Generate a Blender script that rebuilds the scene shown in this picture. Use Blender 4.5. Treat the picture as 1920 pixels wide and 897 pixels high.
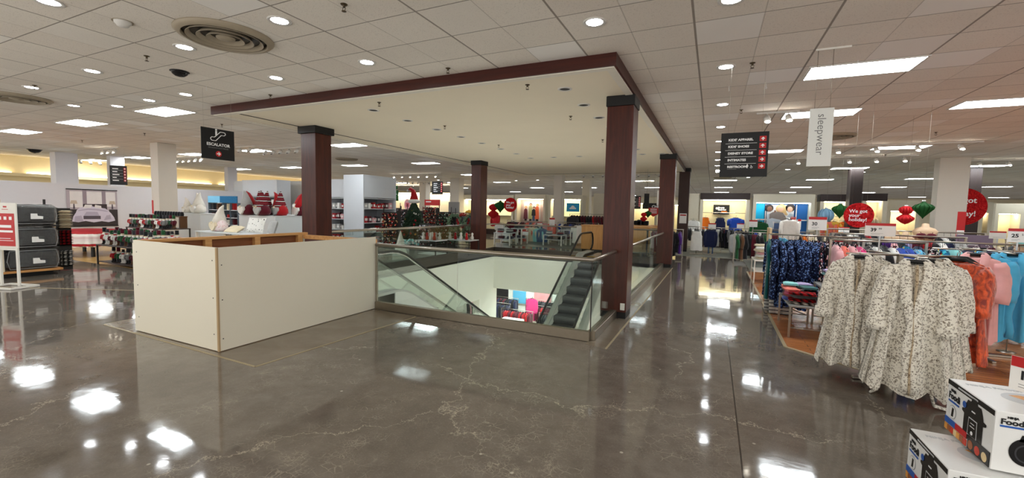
import bpy, math, random
from mathutils import Vector, Matrix
import numpy as np
for o in list(bpy.data.objects): bpy.data.objects.remove(o)
SC = bpy.context.scene
COL = SC.collection
PI = math.pi
random.seed(7)
# ---------------- camera (solved from the photograph's two vanishing points) ----------------
CX, CY, H = 960.0, 448.5, 1.7
V1 = np.array([377., -47.5]); V2 = np.array([-1719., -92.5])
FPX = float(np.sqrt(-V1 @ V2))
_y = np.array([V1[0], V1[1], FPX]); _y /= np.linalg.norm(_y)
_x = -np.array([V2[0], V2[1], FPX]); _x -= _x @ _y * _y; _x /= np.linalg.norm(_x)
_z = np.cross(_y, _x)
if _z[1] > 0: _z = -_z
RC = np.array([_x, _y, _z])
cam_d = bpy.data.cameras.new('camera'); cam = bpy.data.objects.new('camera', cam_d); COL.objects.link(cam)
cam_d.sensor_width = 36; cam_d.lens = FPX / 1920 * 36; cam_d.clip_start = .05; cam_d.clip_end = 300
M = Matrix.Identity(4)
for i in range(3):
    M[i][0] = RC[i][0]; M[i][1] = -RC[i][1]; M[i][2] = -RC[i][2]
M[0][3], M[1][3], M[2][3] = 0, 0, H
cam.matrix_world = M
SC.camera = cam
vs = SC.view_settings
vs.view_transform = 'Standard'; vs.look = 'None'; vs.gamma = 1; vs.use_curve_mapping = False
vs.exposure = 0.22
w = bpy.data.worlds.new('world'); SC.world = w; w.use_nodes = True
w.node_tree.nodes['Background'].inputs[0].default_value = (1, .96, .9, 1)
w.node_tree.nodes['Background'].inputs[1].default_value = 1.3  # uniform fill light added to lift the ceiling, enters behind the camera
SC.cycles.max_bounces = 8; SC.cycles.diffuse_bounces = 5; SC.cycles.glossy_bounces = 4
SC.cycles.transparent_max_bounces = 12; SC.cycles.transmission_bounces = 4
SC.cycles.sample_clamp_indirect = 6
SC.cycles.caustics_reflective = False; SC.cycles.caustics_refractive = False
try:
    SC.cycles.use_denoising = True; SC.cycles.denoiser = 'OPENIMAGEDENOISE'
except Exception: pass
PANEL_E = 24.0
CAN_E = 40.0
CEIL = 3.66
SC.cycles.use_fast_gi = True; SC.cycles.fast_gi_method = 'ADD'
w.light_settings.ao_factor = .22; w.light_settings.distance = 6.  # ambient term added on top of the lamps to brighten the ceiling
def F(px, py, z=0.):
    d = RC @ np.array([px-CX, py-CY, FPX]); t = (z-H)/d[2]; return float(d[0]*t), float(d[1]*t)
def P(px, py, Y):
    d = RC @ np.array([px-CX, py-CY, FPX]); t = Y/d[1]; return float(d[0]*t), float(H+d[2]*t)
def PX(px, py, X):
    d = RC @ np.array([px-CX, py-CY, FPX]); t = X/d[0]; return float(d[1]*t), float(H+d[2]*t)
def proj(X, Y, Z):
    c = np.array([X, Y, Z-H]) @ RC
    return (CX+FPX*c[0]/c[2], CY+FPX*c[1]/c[2]) if c[2] > .01 else (9e9, 9e9)
# ---------------- materials ----------------
MATS = {}
def lin(c):
    return tuple((v/12.92 if v <= .04045 else ((v+.055)/1.055)**2.4) for v in c)
def rgb(r, g, b): return lin((r/255, g/255, b/255)) + (1,)
class NT:
    def __init__(s, name):
        s.m = bpy.data.materials.new(name); s.m.use_nodes = True
        s.t = s.m.node_tree; s.b = s.t.nodes['Principled BSDF']; s.out = s.t.nodes['Material Output']
        s.tc = None
    def n(s, kind, **k):
        nd = s.t.nodes.new('ShaderNode'+kind)
        for a, v in k.items():
            if a.startswith('i_'):
                key = a[2:]; key = int(key) if key.isdigit() else key.replace('_', ' ')
                if isinstance(v, bpy.types.NodeSocket): s.t.links.new(v, nd.inputs[key])
                else: nd.inputs[key].default_value = v
            else: setattr(nd, a, v)
        return nd
    def co(s, which='Object'):
        if s.tc is None: s.tc = s.t.nodes.new('ShaderNodeTexCoord')
        return s.tc.outputs[which]
    def map(s, src, scale=(1, 1, 1), loc=(0, 0, 0), rot=(0, 0, 0)):
        return s.n('Mapping', i_Vector=src, i_Scale=scale, i_Location=loc, i_Rotation=rot).outputs[0]
    def noise(s, vec, scale, detail=3, rough=.55, dist=0):
        return s.n('TexNoise', i_Vector=vec, i_Scale=scale, i_Detail=detail, i_Roughness=rough, i_Distortion=dist).outputs[0]
    def vor(s, vec, scale, feature='F1', rand=1):
        return s.n('TexVoronoi', feature=feature, i_Vector=vec, i_Scale=scale, i_Randomness=rand)
    def math(s, op, a, b=0., c=None, clamp=False):
        nd = s.n('Math', operation=op, i_0=a, i_1=b, use_clamp=clamp)
        if c is not None:
            if isinstance(c, bpy.types.NodeSocket): s.t.links.new(c, nd.inputs[2])
            else: nd.inputs[2].default_value = c
        return nd.outputs[0]
    def step(s, v, lo, hi):
        return s.n('MapRange', i_Value=v, i_1=lo, i_2=hi, i_3=0., i_4=1.).outputs[0]
    def ramp(s, v, stops, const=False):
        nd = s.n('ValToRGB', i_Fac=v); cr = nd.color_ramp
        if const: cr.interpolation = 'CONSTANT'
        while len(cr.elements) < len(stops): cr.elements.new(.5)
        for e, (p, c) in zip(cr.elements, stops): e.position = p; e.color = c
        return nd.outputs[0]
    def mix(s, f, a, b):
        nd = s.n('Mix', data_type='RGBA')
        for i, v in ((0, f), (6, a), (7, b)):
            if isinstance(v, bpy.types.NodeSocket): s.t.links.new(v, nd.inputs[i])
            else: nd.inputs[i].default_value = v
        return nd.outputs[2]
    def set(s, **k):
        for a, v in k.items():
            key = a.replace('_', ' ')
            if isinstance(v, bpy.types.NodeSocket): s.t.links.new(v, s.b.inputs[key])
            else: s.b.inputs[key].default_value = v
        return s
    def bump(s, h, strength=.3, dist=.01):
        b = s.n('Bump', i_Strength=strength, i_Distance=dist, i_Height=h); s.t.links.new(b.outputs[0], s.b.inputs['Normal']); return s
    def xyz(s, v):
        return s.n('SeparateXYZ', i_0=v).outputs
def plain(name, c, rough=.6, metal=0., noise=.06, nscale=8., spec=.4, bump=0.):
    if name in MATS: return MATS[name]
    t = NT(name); v = t.noise(t.co(), nscale, 3)
    a = tuple(x*(1-noise) for x in c[:3])+(1,); b = tuple(min(1, x*(1+noise)) for x in c[:3])+(1,)
    t.set(Base_Color=t.mix(v, a, b), Roughness=rough, Metallic=metal, Specular_IOR_Level=spec)
    if bump: t.bump(t.noise(t.co(), nscale*12, 2), bump, .003)
    MATS[name] = t.m; return t.m
def emit(name, c, e, base=None):
    if name in MATS: return MATS[name]
    t = NT(name); t.set(Base_Color=base or c, Emission_Color=c, Emission_Strength=e, Roughness=.4)
    MATS[name] = t.m; return t.m
def glass_mat():
    t = NT('clear glass'); tr = t.n('BsdfTransparent', i_0=(.90, .955, .935, 1)).outputs[0]
    gl = t.n('BsdfGlossy', i_Roughness=.0, i_Color=(1, 1, 1, 1)).outputs[0]
    lw = t.n('Fresnel', i_IOR=1.45).outputs[0]
    lw = t.math('MULTIPLY', lw, .38)
    mx = t.n('MixShader', i_0=lw, i_1=tr, i_2=gl); t.t.links.new(mx.outputs[0], t.out.inputs[0]); MATS['glass'] = t.m; return t.m
def plastic_mat():
    t = NT('clear plastic wrap'); tr = t.n('BsdfTransparent', i_0=(.93, .94, .95, 1)).outputs[0]
    gl = t.n('BsdfGlossy', i_Roughness=.12, i_Color=(1, 1, 1, 1)).outputs[0]
    h = t.noise(t.map(t.co(), (3, 3, 9)), 3.5, 4, .6, 1.2)
    bp = t.n('Bump', i_Strength=.9, i_Distance=.05, i_Height=h).outputs[0]
    gln = gl.node; t.t.links.new(bp, gln.inputs['Normal'])
    lw = t.n('Fresnel', i_IOR=1.6).outputs[0]; fn = lw.node; t.t.links.new(bp, fn.inputs['Normal'])
    mx = t.n('MixShader', i_0=t.math('ADD', lw, .05), i_1=tr, i_2=gl); t.t.links.new(mx.outputs[0], t.out.inputs[0]); return t.m
# ---------------- mesh building ----------------
class MB:
    def __init__(s): s.v = []; s.f = []; s.mi = []; s.sm = []; s.cur = 0; s.T = None
    def add(s, vs, fs, smooth=False):
        b = len(s.v)
        for p in vs:
            s.v.append(tuple(s.T @ Vector(p)) if s.T else tuple(p))
        for f in fs: s.f.append([b+i for i in f]); s.mi.append(s.cur); s.sm.append(smooth)
        return s
    def m(s, i): s.cur = i; return s
    def box(s, x0, x1, y0, y1, z0, z1, bev=0.):
        if bev > 0:
            b = bev; vs = []; 
            for (zz, e) in ((z0, b), (z0+b, 0), (z1-b, 0), (z1, b)):
                X0, X1, Y0, Y1 = x0+e, x1-e, y0+e, y1-e; c = b if e == 0 else b*.6
                vs += [(X0+c, Y0, zz), (X1-c, Y0, zz), (X1, Y0+c, zz), (X1, Y1-c, zz), (X1-c, Y1, zz), (X0+c, Y1, zz), (X0, Y1-c, zz), (X0, Y0+c, zz)]
            fs = [list(range(7, -1, -1)), list(range(24, 32))]
            for r in range(3):
                for k in range(8): fs.append([r*8+k, r*8+(k+1) % 8, (r+1)*8+(k+1) % 8, (r+1)*8+k])
            return s.add(vs, fs)
        vs = [(x0, y0, z0), (x1, y0, z0), (x1, y1, z0), (x0, y1, z0), (x0, y0, z1), (x1, y0, z1), (x1, y1, z1), (x0, y1, z1)]
        return s.add(vs, [[3, 2, 1, 0], [4, 5, 6, 7], [0, 1, 5, 4], [1, 2, 6, 5], [2, 3, 7, 6], [3, 0, 4, 7]])
    def tube(s, pts, r, n=8, caps=True, smooth=True, flat=1.):
        pts = [Vector(p) for p in pts]; k = len(pts); rs = r if isinstance(r, (list, tuple)) else [r]*k
        vs = []; up0 = None
        for i, p in enumerate(pts):
            d = (pts[min(i+1, k-1)]-pts[max(i-1, 0)]).normalized()
            if up0 is None: up0 = Vector((0, 0, 1)) if abs(d.z) < .9 else Vector((1, 0, 0))
            sd = d.cross(up0)
            if sd.length < 1e-4: sd = d.cross(Vector((0, 1, .1)))
            sd.normalize(); up = sd.cross(d).normalized()
            if len(pts) > 2: up0 = up
            for j in range(n):
                a = 2*PI*j/n; vs.append(p+sd*math.cos(a)*rs[i]+up*math.sin(a)*rs[i]*flat)
        fs = [[i*n+j, i*n+(j+1) % n, (i+1)*n+(j+1) % n, (i+1)*n+j] for i in range(k-1) for j in range(n)]
        if caps: fs += [list(range(n-1, -1, -1)), list(range((k-1)*n, k*n))]
        return s.add(vs, fs, smooth)
    def cyl(s, x, y, z0, z1, r, n=16, r2=None): return s.tube([(x, y, z0), (x, y, z1)], [r, r if r2 is None else r2], n)
    def lathe(s, prof, n=20, x=0, y=0, z=0, sx=1, sy=1, smooth=True):
        vs = [(x+r*sx*math.cos(2*PI*j/n), y+r*sy*math.sin(2*PI*j/n), z+h) for r, h in prof for j in range(n)]
        fs = [[i*n+j, i*n+(j+1) % n, (i+1)*n+(j+1) % n, (i+1)*n+j] for i in range(len(prof)-1) for j in range(n)]
        return s.add(vs, fs, smooth)
    def ball(s, x, y, z, rx, ry=None, rz=None, n=12, m=8):
        ry = rx if ry is None else ry; rz = rx if rz is None else rz
        vs = [(x, y, z-rz)]+[(x+rx*math.sin(PI*i/m)*math.cos(2*PI*j/n), y+ry*math.sin(PI*i/m)*math.sin(2*PI*j/n), z-rz*math.cos(PI*i/m)) for i in range(1, m) for j in range(n)]+[(x, y, z+rz)]
        fs = [[0, 1+(j+1) % n, 1+j] for j in range(n)]
        for i in range(m-2):
            for j in range(n): a = 1+i*n; fs.append([a+j, a+(j+1) % n, a+n+(j+1) % n, a+n+j])
        a = 1+(m-2)*n; fs += [[a+j, a+(j+1) % n, len(vs)-1] for j in range(n)]
        return s.add(vs, fs, True)
    def poly(s, pts, y0, y1, axis='y'):
        """extrude 2-D outline (a,b) between y0 and y1. axis y: (x,z); axis x: (y,z); axis z: (x,y)"""
        n = len(pts)
        def q(a, b, c): return {'y': (a, c, b), 'x': (c, a, b), 'z': (a, b, c)}[axis]
        vs = [q(a, b, y0) for a, b in pts]+[q(a, b, y1) for a, b in pts]
        return s.add(vs, [list(range(n)), list(range(2*n-1, n-1, -1))]+[[i, (i+1) % n, n+(i+1) % n, n+i][::-1] for i in range(n)])
    def build(s, name, mats, parent=None, loc=None, rot=None, **tags):
        me = bpy.data.meshes.new(name); me.from_pydata(s.v, [], s.f)
        if not isinstance(mats, (list, tuple)): mats = [mats]
        for m in mats: me.materials.append(m)
        me.polygons.foreach_set('material_index', s.mi); me.polygons.foreach_set('use_smooth', s.sm); me.update()
        o = bpy.data.objects.new(name, me); COL.objects.link(o)
        if parent is not None: o.parent = parent
        if loc is not None: o.location = loc
        if rot is not None: o.rotation_euler = rot if isinstance(rot, tuple) else (0, 0, rot)
        return tag(o, **tags)
def tag(o, label=None, cat=None, group=None, kind=None):
    if label: o['label'] = label
    if cat: o['category'] = cat
    if group: o['group'] = group
    if kind: o['kind'] = kind
    return o
def thing(name, label, cat, loc=(0, 0, 0), rz=0., group=None):
    o = bpy.data.objects.new(name, None); COL.objects.link(o); o.empty_display_size = .1
    o.location = loc; o.rotation_euler = (0, 0, rz); return tag(o, label, cat, group)
def dup(o, loc=None, rz=None, parent=None, label=None, group=None, mat=None, scale=None):
    c = o.copy(); COL.objects.link(c)
    if parent is not None: c.parent = parent
    if loc is not None: c.location = loc
    if rz is not None: c.rotation_euler = (0, 0, rz)
    if scale is not None: c.scale = scale
    if label: c['label'] = label
    if group: c['group'] = group
    for ch in list(KIDS.get(o.name, o.children)): dup(ch, parent=c)
    return c
KIDS = {}
def struct(mb, name, mat, **k): return mb.build(name, mat, kind='structure', **k)
def txt(s, size, mat, parent, x=0, z=0, y=0, align='LEFT', name='lettering', bold=0., rot=(PI/2, 0, 0), sx=1., depth=.001, space=1.):
    """flat lettering turned into a mesh, standing in the parent's x-z plane"""
    cu = bpy.data.curves.new('tmp', 'FONT'); cu.body = s; cu.size = size; cu.align_x = align; cu.extrude = depth; cu.offset = bold; cu.space_character = space; cu.resolution_u = 3
    ob = bpy.data.objects.new('tmp', cu); COL.objects.link(ob)
    dg = bpy.context.evaluated_depsgraph_get(); me = bpy.data.meshes.new_from_object(ob.evaluated_get(dg))
    bpy.data.objects.remove(ob); bpy.data.curves.remove(cu)
    me.name = name; me.materials.clear(); me.materials.append(mat)
    o = bpy.data.objects.new(name, me); COL.objects.link(o); o.parent = parent
    o.location = (x, y, z); o.rotation_euler = rot; o.scale = (sx, 1, 1); return o
# ---------------- structural materials ----------------
def floor_mat():
    t = NT('polished concrete'); c = t.co()
    wob = t.n('VectorMath', operation='ADD', i_0=c, i_1=t.n('VectorMath', operation='SCALE', i_0=t.n('TexNoise', i_Vector=c, i_Scale=1.6, i_Detail=9, i_Roughness=.68).outputs[1], i_Scale=.9).outputs[0]).outputs[0]
    wob2 = t.n('VectorMath', operation='ADD', i_0=c, i_1=t.n('VectorMath', operation='SCALE', i_0=t.n('TexNoise', i_Vector=c, i_Scale=9., i_Detail=3).outputs[1], i_Scale=.06).outputs[0]).outputs[0]
    base = t.ramp(t.noise(c, .55, 5, .6, .3), [(.3, (.12, .10, .082, 1)), (.5, (.165, .14, .115, 1)), (.7, (.215, .19, .16, 1))])
    base = t.mix(t.step(t.noise(c, 5, 6, .7), .38, .7), base, t.mix(.5, base, (.07, .058, .048, 1)))
    base = t.mix(t.math('MULTIPLY', t.step(t.noise(c, 70, 2, .6), .55, .75), .35), base, (.26, .235, .2, 1))
    # crazing: fine network, only in worn patches
    v = t.vor(wob2, 13, 'DISTANCE_TO_EDGE').outputs[0]; v2 = t.vor(wob2, 30, 'DISTANCE_TO_EDGE').outputs[0]
    x, y, z = t.xyz(c)
    near = t.math('MULTIPLY', t.step(y, 8.5, 3.2), t.step(t.math('ABSOLUTE', t.math('ADD', x, 1.6)), 4.2, 1.6))
    patch = t.math('MULTIPLY', t.step(t.noise(c, 1.1, 4, .6), .42, .58), near)
    l1 = t.math('MULTIPLY', t.step(v, .035, .008), t.step(t.noise(c, 6, 3, .6), .45, .6))
    l2 = t.math('MULTIPLY', t.step(v2, .06, .015), t.step(t.noise(t.map(c, loc=(5, 2, 0)), 3.5, 3, .6), .48, .62))
    fine = t.math('MULTIPLY', t.math('MAXIMUM', l1, l2), patch)
    base = t.mix(t.math('MULTIPLY', fine, .55), base, (.42, .37, .29, 1))
    big = t.vor(wob, .42, 'DISTANCE_TO_EDGE').outputs[0]
    lb = t.math('MULTIPLY', t.step(big, .0028, .0008), t.math('MULTIPLY', t.step(y, 7., 5.5), t.step(t.noise(c, .7, 2), .42, .5)))
    base = t.mix(t.math('MULTIPLY', lb, .75), base, (.5, .44, .34, 1))
    # little pits and filler specks
    sp = t.vor(c, 3.1, 'F1'); sd = t.step(sp.outputs[0], .045, .03)
    base = t.mix(t.math('MULTIPLY', sd, t.math('MULTIPLY', near, .8)), base, (.5, .46, .38, 1))
    # saw-cut joint
    jt = t.step(t.math('ABSOLUTE', t.math('SUBTRACT', x, .26)), .007, .004)
    jt = t.math('MULTIPLY', jt, t.step(y, 15, 14.9))
    base = t.mix(jt, base, (.03, .025, .02, 1))
    hb = t.math('ADD', t.math('MULTIPLY', t.noise(c, 1.6, 2, .5), 1.), t.math('MULTIPLY', t.noise(t.map(c, (1, 2.2, 1)), 7, 2), .10))
    t.set(Base_Color=base, Roughness=t.n('MapRange', i_Value=t.noise(c, 3.5, 4, .6), i_1=.3, i_2=.75, i_3=.035, i_4=.11).outputs[0], Specular_IOR_Level=.62)
    t.bump(hb, .12, .02); return t.m
def slab_mat(name, c1, c2, joint=None, rough=.16):
    t = NT(name); c = t.co(); t.set(Base_Color=t.ramp(t.noise(c, 1.6, 6, .6, .5), [(.32, c1), (.68, c2)]), Roughness=rough, Specular_IOR_Level=.55)
    t.bump(t.noise(c, 1.6, 2), .1, .02); return t.m
def ceil_mat():
    t = NT('acoustic ceiling tile'); c = t.co(); x, y, z = t.xyz(c)
    def lines(v, per, off, w):
        f = t.math('ABSOLUTE', t.math('SUBTRACT', t.math('FRACT', t.math('ADD', t.math('DIVIDE', t.math('SUBTRACT', v, off), per), .5)), .5))
        return t.step(f, w/per, w/per*.6)
    gx = lines(x, 1.265, -.27, .014); gxm = lines(x, 1.265, .363, .006)
    gy = lines(y, .655, 2.28, .008)
    g = t.math('MAXIMUM', gy, gx)
    cell = t.n('Combine' + 'XYZ', i_0=t.math('FLOOR', t.math('DIVIDE', t.math('ADD', x, .27), .6325)), i_1=t.math('FLOOR', t.math('DIVIDE', t.math('SUBTRACT', y, 2.28), .655))).outputs[0]
    wn = t.n('TexWhiteNoise', i_Vector=cell).outputs[0]
    col = t.ramp(wn, [(0, (.76, .70, .62, 1)), (.5, (.82, .77, .69, 1)), (.82, (.78, .73, .65, 1)), (1, (.88, .86, .82, 1))])
    pit = t.step(t.noise(t.map(c, (1, 1.6, 1)), 75, 3, .6), .60, .66)
    col = t.mix(t.math('MULTIPLY', pit, t.math('MULTIPLY', t.step(wn, .9, .8), .45)), col, (.25, .21, .17, 1))
    col = t.mix(t.math('MULTIPLY', t.step(t.noise(c, .4, 4), .45, .7), .2), col, (.5, .43, .36, 1))
    col = t.mix(t.math('MULTIPLY', gxm, .4), col, (.25, .21, .17, 1))
    col = t.mix(t.math('MULTIPLY', g, .8), col, (.20, .17, .14, 1))
    t.set(Base_Color=col, Roughness=.9, Specular_IOR_Level=.15)
    t.bump(t.math('ADD', t.math('MULTIPLY', t.math('MAXIMUM', g, gxm), -1.), t.math('MULTIPLY', pit, -.3)), .5, .006); return t.m
def wood_mat(name, c1, c2, scale=1., rough=.35, axis=0, planks=0., spec=.4):
    t = NT(name); c = t.co(); s = (1, 14, 14) if axis == 0 else ((14, 1, 14) if axis == 1 else (14, 14, 1))
    g = t.noise(t.map(c, s), 1.8*scale, 5, .6, .6)
    col = t.ramp(g, [(.3, c1), (.7, c2)])
    if planks:
        br = t.n('TexBrick', i_Vector=t.map(c, rot=(0, 0, PI/2 if axis == 1 else 0)), i_Scale=1., i_Color1=(1, 1, 1, 1), i_Color2=(.72, .72, .72, 1), i_Mortar=(.2, .2, .2, 1))
        for k, v in (('Brick Width', 1.2), ('Row Height', planks), ('Mortar Size', .003)): br.inputs[k].default_value = v
        mx = t.n('Mix', data_type='RGBA', blend_type='MULTIPLY'); mx.inputs[0].default_value = .8
        t.t.links.new(col, mx.inputs[6]); t.t.links.new(br.outputs[0], mx.inputs[7]); col = mx.outputs[2]
    t.set(Base_Color=col, Roughness=rough, Specular_IOR_Level=spec); MATS[name] = t.m; return t.m
M_floor = floor_mat(); M_ceil = ceil_mat()
M_patch = slab_mat('concrete patch', (.15, .118, .085, 1), (.24, .20, .152, 1))
M_tan = plain('tan joint filler', rgb(160, 145, 115), .4)
M_maroon = wood_mat('dark maroon wood laminate', rgb(52, 18, 11), rgb(82, 33, 21), .9, .35, 2)
M_maroonx = wood_mat('dark maroon wood trim', rgb(52, 18, 12), rgb(76, 30, 20), .6, .4, 0)
M_black = plain('matte black', (.006, .006, .007, 1), .5, noise=.2)
M_white = plain('painted white', rgb(225, 222, 214), .45)
M_plaster = plain('cream plaster', rgb(238, 228, 206), .8, noise=.03, nscale=1.2)
M_wellwall = plain('well wall paint', rgb(248, 246, 236), .7, noise=.02, nscale=1.)
M_wallL = plain('lavender white wall paint', rgb(214, 211, 214), .7, noise=.02)
M_yellow = plain('warm yellow wall paint', rgb(238, 222, 178), .7, noise=.03)
M_steel = plain('brushed stainless steel', rgb(178, 170, 158), .28, 1., nscale=30)
M_steeld = plain('curb metal', rgb(150, 140, 124), .38, .9, nscale=18)
M_chrome = plain('chrome', rgb(215, 215, 215), .12, 1.)
M_glass = glass_mat()
M_rubber = plain('black rubber handrail', (.012, .012, .013, 1), .35)
M_woodfl = wood_mat('orange oak laminate floor', rgb(166, 98, 52), rgb(196, 128, 76), 1., .22, 0, .09, .5)
M_woodflL = wood_mat('honey laminate floor', rgb(190, 145, 80), rgb(214, 172, 104), 1., .25, 1, .09, .5)
M_carpet = plain('grey green carpet tile', rgb(104, 106, 96), .35, noise=.15, nscale=3.)
M_ply = wood_mat('raw plywood edge', rgb(196, 140, 84), rgb(222, 172, 112), 1., .6, 1)
M_boxpaint = plain('off white painted plywood', rgb(224, 218, 200), .5, noise=.02, nscale=1.5)
M_far = plain('far beige wall paint', rgb(226, 214, 186), .75, noise=.02)
M_stdark = plain('dark grey metal', rgb(58, 56, 54), .45, .6)
XL, XR, YB, YF = -34., 30., -1.6, 58.
WX0, WX1, WY0, WY1 = -8.3, -1.40, 5.44, 16.0      # the escalator well
# ---------------- floor, ceiling, outer walls ----------------
f = MB()
for a in ((XL, WX0, YB, YF), (WX1, XR, YB, YF), (WX0, WX1, YB, WY0), (WX0, WX1, WY1, YF)): f.box(*a, -.3, 0)
struct(f, 'floor', M_floor)
struct(MB().box(XL, XR, -9, YF, CEIL, CEIL+.2), 'ceiling', M_ceil)
struct(MB().box(XL, XR, YF, YF+.2, 0, CEIL), 'wall_far', M_far)
struct(MB().box(XL-.2, XL, YB, YF, 0, CEIL), 'wall_left', M_yellow)
struct(MB().box(XR, XR+.2, YB, YF, 0, CEIL), 'wall_right', M_far)
# lighter slab patches round the boarded escalator and along the curb
struct(MB().poly([(-7.5, 2.88), (-4.25, 2.84), (-4.1, 5.3), (-7.5, 5.6)], 0, .003, 'z').poly([(-1.40, 5.27), (-1.12, 5.2), (-1.05, 14.), (-1.30, 14.)], 0, .003, 'z'), 'floor', M_patch)
b = MB().box(-7.52, -7.5, 2.88, 5.6, 0, .004)
for p, q in (((-7.5, 2.87), (-4.25, 2.83)), ((-4.25, 2.83), (-4.1, 5.3)), ((-1.12, 5.2), (-1.05, 14)), ((-12.8, 3.0), (-9.95, 4.26)), ((-9.95, 4.26), (-8.4, 6.8))):
    d = Vector((q[0]-p[0], q[1]-p[1], 0)).normalized(); n = Vector((-d.y, d.x, 0))*.012
    b.poly([(p[0]-n.x, p[1]-n.y), (q[0]-n.x, q[1]-n.y), (q[0]+n.x, q[1]+n.y), (p[0]+n.x, p[1]+n.y)], 0, .0045, 'z')
struct(b, 'floor', M_tan)
# wood and carpet areas
struct(MB().poly([(.93, 6.42), (2.15, 5.36), (3.4, 4.2), (14, 4.2), (14, 14.4), (1.0, 14.4)], 0, .006, 'z'), 'floor', M_woodfl)
b = MB()
for p, q in (((.93, 6.42), (2.15, 5.36)), ((2.15, 5.36), (3.4, 4.2)), ((.93, 6.42), (1., 14.4))):
    d = Vector((q[0]-p[0], q[1]-p[1], 0)).normalized(); n = Vector((-d.y, d.x, 0))*.02
    b.poly([(p[0]-n.x, p[1]-n.y), (q[0]-n.x, q[1]-n.y), (q[0]+n.x, q[1]+n.y), (p[0]+n.x, p[1]+n.y)], 0, .009, 'z')
struct(b, 'floor', M_tan)
struct(MB().poly([(-22, 6.9), (-16.6, 5.65), (-11.5, 5.65), (-11.5, 9.4), (-22, 12)], 0, .006, 'z'), 'floor', M_woodflL)
struct(MB().box(-9., 14, 18.2, 30, 0, .005).box(1.1, 14, 14.5, 18.2, 0, .005), 'floor', M_carpet)
# ---------------- the well: walls, lower storey ----------------
LZ = -4.5; LC = -1.65
w_ = MB()
w_.box(WX0-.3, WX0, WY0-.3, WY1+.3, LC, -.001).box(WX1, WX1+.3, WY0-.3, WY1+.3, LC, -.001)
w_.box(WX0, WX1, WY1, WY1+.3, LC, -.001).box(WX0, WX1, WY0-.3, WY0, LC, -.001)
w_.box(WX0-.3, WX0, WY0-.3, 13.1, LZ, LC).box(WX0-.3, WX0, 14.8, WY1+.3, LZ, LC).box(WX0-.3, WX0, 13.1, 14.8, -1.92, LC)
struct(w_, 'wall_well', M_wellwall)
c_ = MB()
for a in ((-16, WX0-.3, -2, 27), (WX1+.3, 5, -2, 27), (WX0-.3, WX1+.3, WY1+.3, 27), (WX0-.3, WX1+.3, -2, WY0-.3)): c_.box(*a, LC, LC+.15)
struct(c_, 'ceiling', plain('lower ceiling', rgb(228, 220, 200), .8))
struct(MB().box(-16, 5, -2, 27, LZ-.2, LZ), 'floor', plain('lower floor tile', rgb(228, 222, 210), .35))
struct(MB().box(-16, 5, 22, 22.2, LZ, LC), 'wall_far', M_wellwall)
struct(MB().box(-16.2, -16, -2, 27, LZ, LC), 'wall_left', M_wellwall)
struct(MB().box(5, 5.2, -2, 27, LZ, LC), 'wall_right', M_wellwall)
struct(MB().box(-16, 5, -2.2, -2, LZ, LC), 'wall_back', M_wellwall)
# metal curb and dark slab edges
def curb(mb, x0, x1, y0, y1, h=.13): mb.box(x0, x1, y0, y1, 0, h, .006)
b = MB(); curb(b, -5.0, WX1+.02, WY0-.06, WY0+.02); curb(b, WX1-.02, WX1+.08, WY0+.02, WY1); struct(b, 'trim_1', M_steeld)
b = MB(); curb(b, WX0-.08, WX0+.02, 7.2, WY1+.08, .1); curb(b, WX0, -4.5, WY1-.02, WY1+.08, .1); curb(b, -3.05, WX1, WY1-.02, WY1+.08, .1)
b.box(WX0, WX0+.015, WY0, WY1, -.22, 0).box(WX0, WX1, WY1-.015, WY1, -.16, 0)
struct(b, 'trim_2', plain('dark bronze curb', rgb(72, 66, 60), .4, .6))
# ---------------- dropped soffit over the well ----------------
SX0, SX1, SY0, SY1 = -9.38, -1.17, 5.42, 21.0
b = MB(); t_ = .03
b.box(SX0, SX1, SY0, SY0+t_, 3.5, CEIL).box(SX0, SX1, SY1-t_, SY1, 3.5, CEIL)
b.box(SX0, SX0+t_, SY0+t_, SY1-t_, 3.5, CEIL).box(SX1-t_, SX1, SY0+t_, SY1-t_, 3.5, CEIL)
struct(b, 'trim_3', M_maroonx)
b = MB(); i_ = .6
b.box(SX0+t_, SX1-t_, SY0+t_, SY0+.14, 3.488, 3.56).box(SX1-.14, SX1-t_, SY0+.14, SY1-t_, 3.488, 3.56)
b.box(SX0+t_, SX0+.14, SY0+.14, SY1-t_, 3.488, 3.56).box(SX0+.14, SX1-.14, SY1-.14, SY1-t_, 3.488, 3.56)
struct(b, 'trim_4', plain('cream soffit lip', rgb(232, 226, 212), .6))
b = MB().box(SX0+.14, SX1-.14, SY0+.14, SY1-.14, 3.50, 3.58)
struct(b, 'ceiling', M_plaster)
b = MB().box(SX0+.66, SX0+.69, SY0+.14, SY1-.75, 3.492, 3.5).box(SX0+.66, SX1-.14, SY1-.75, SY1-.71, 3.492, 3.5)
struct(b, 'trim_5', plain('groove shadow gap', rgb(60, 54, 46), .8))
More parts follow.
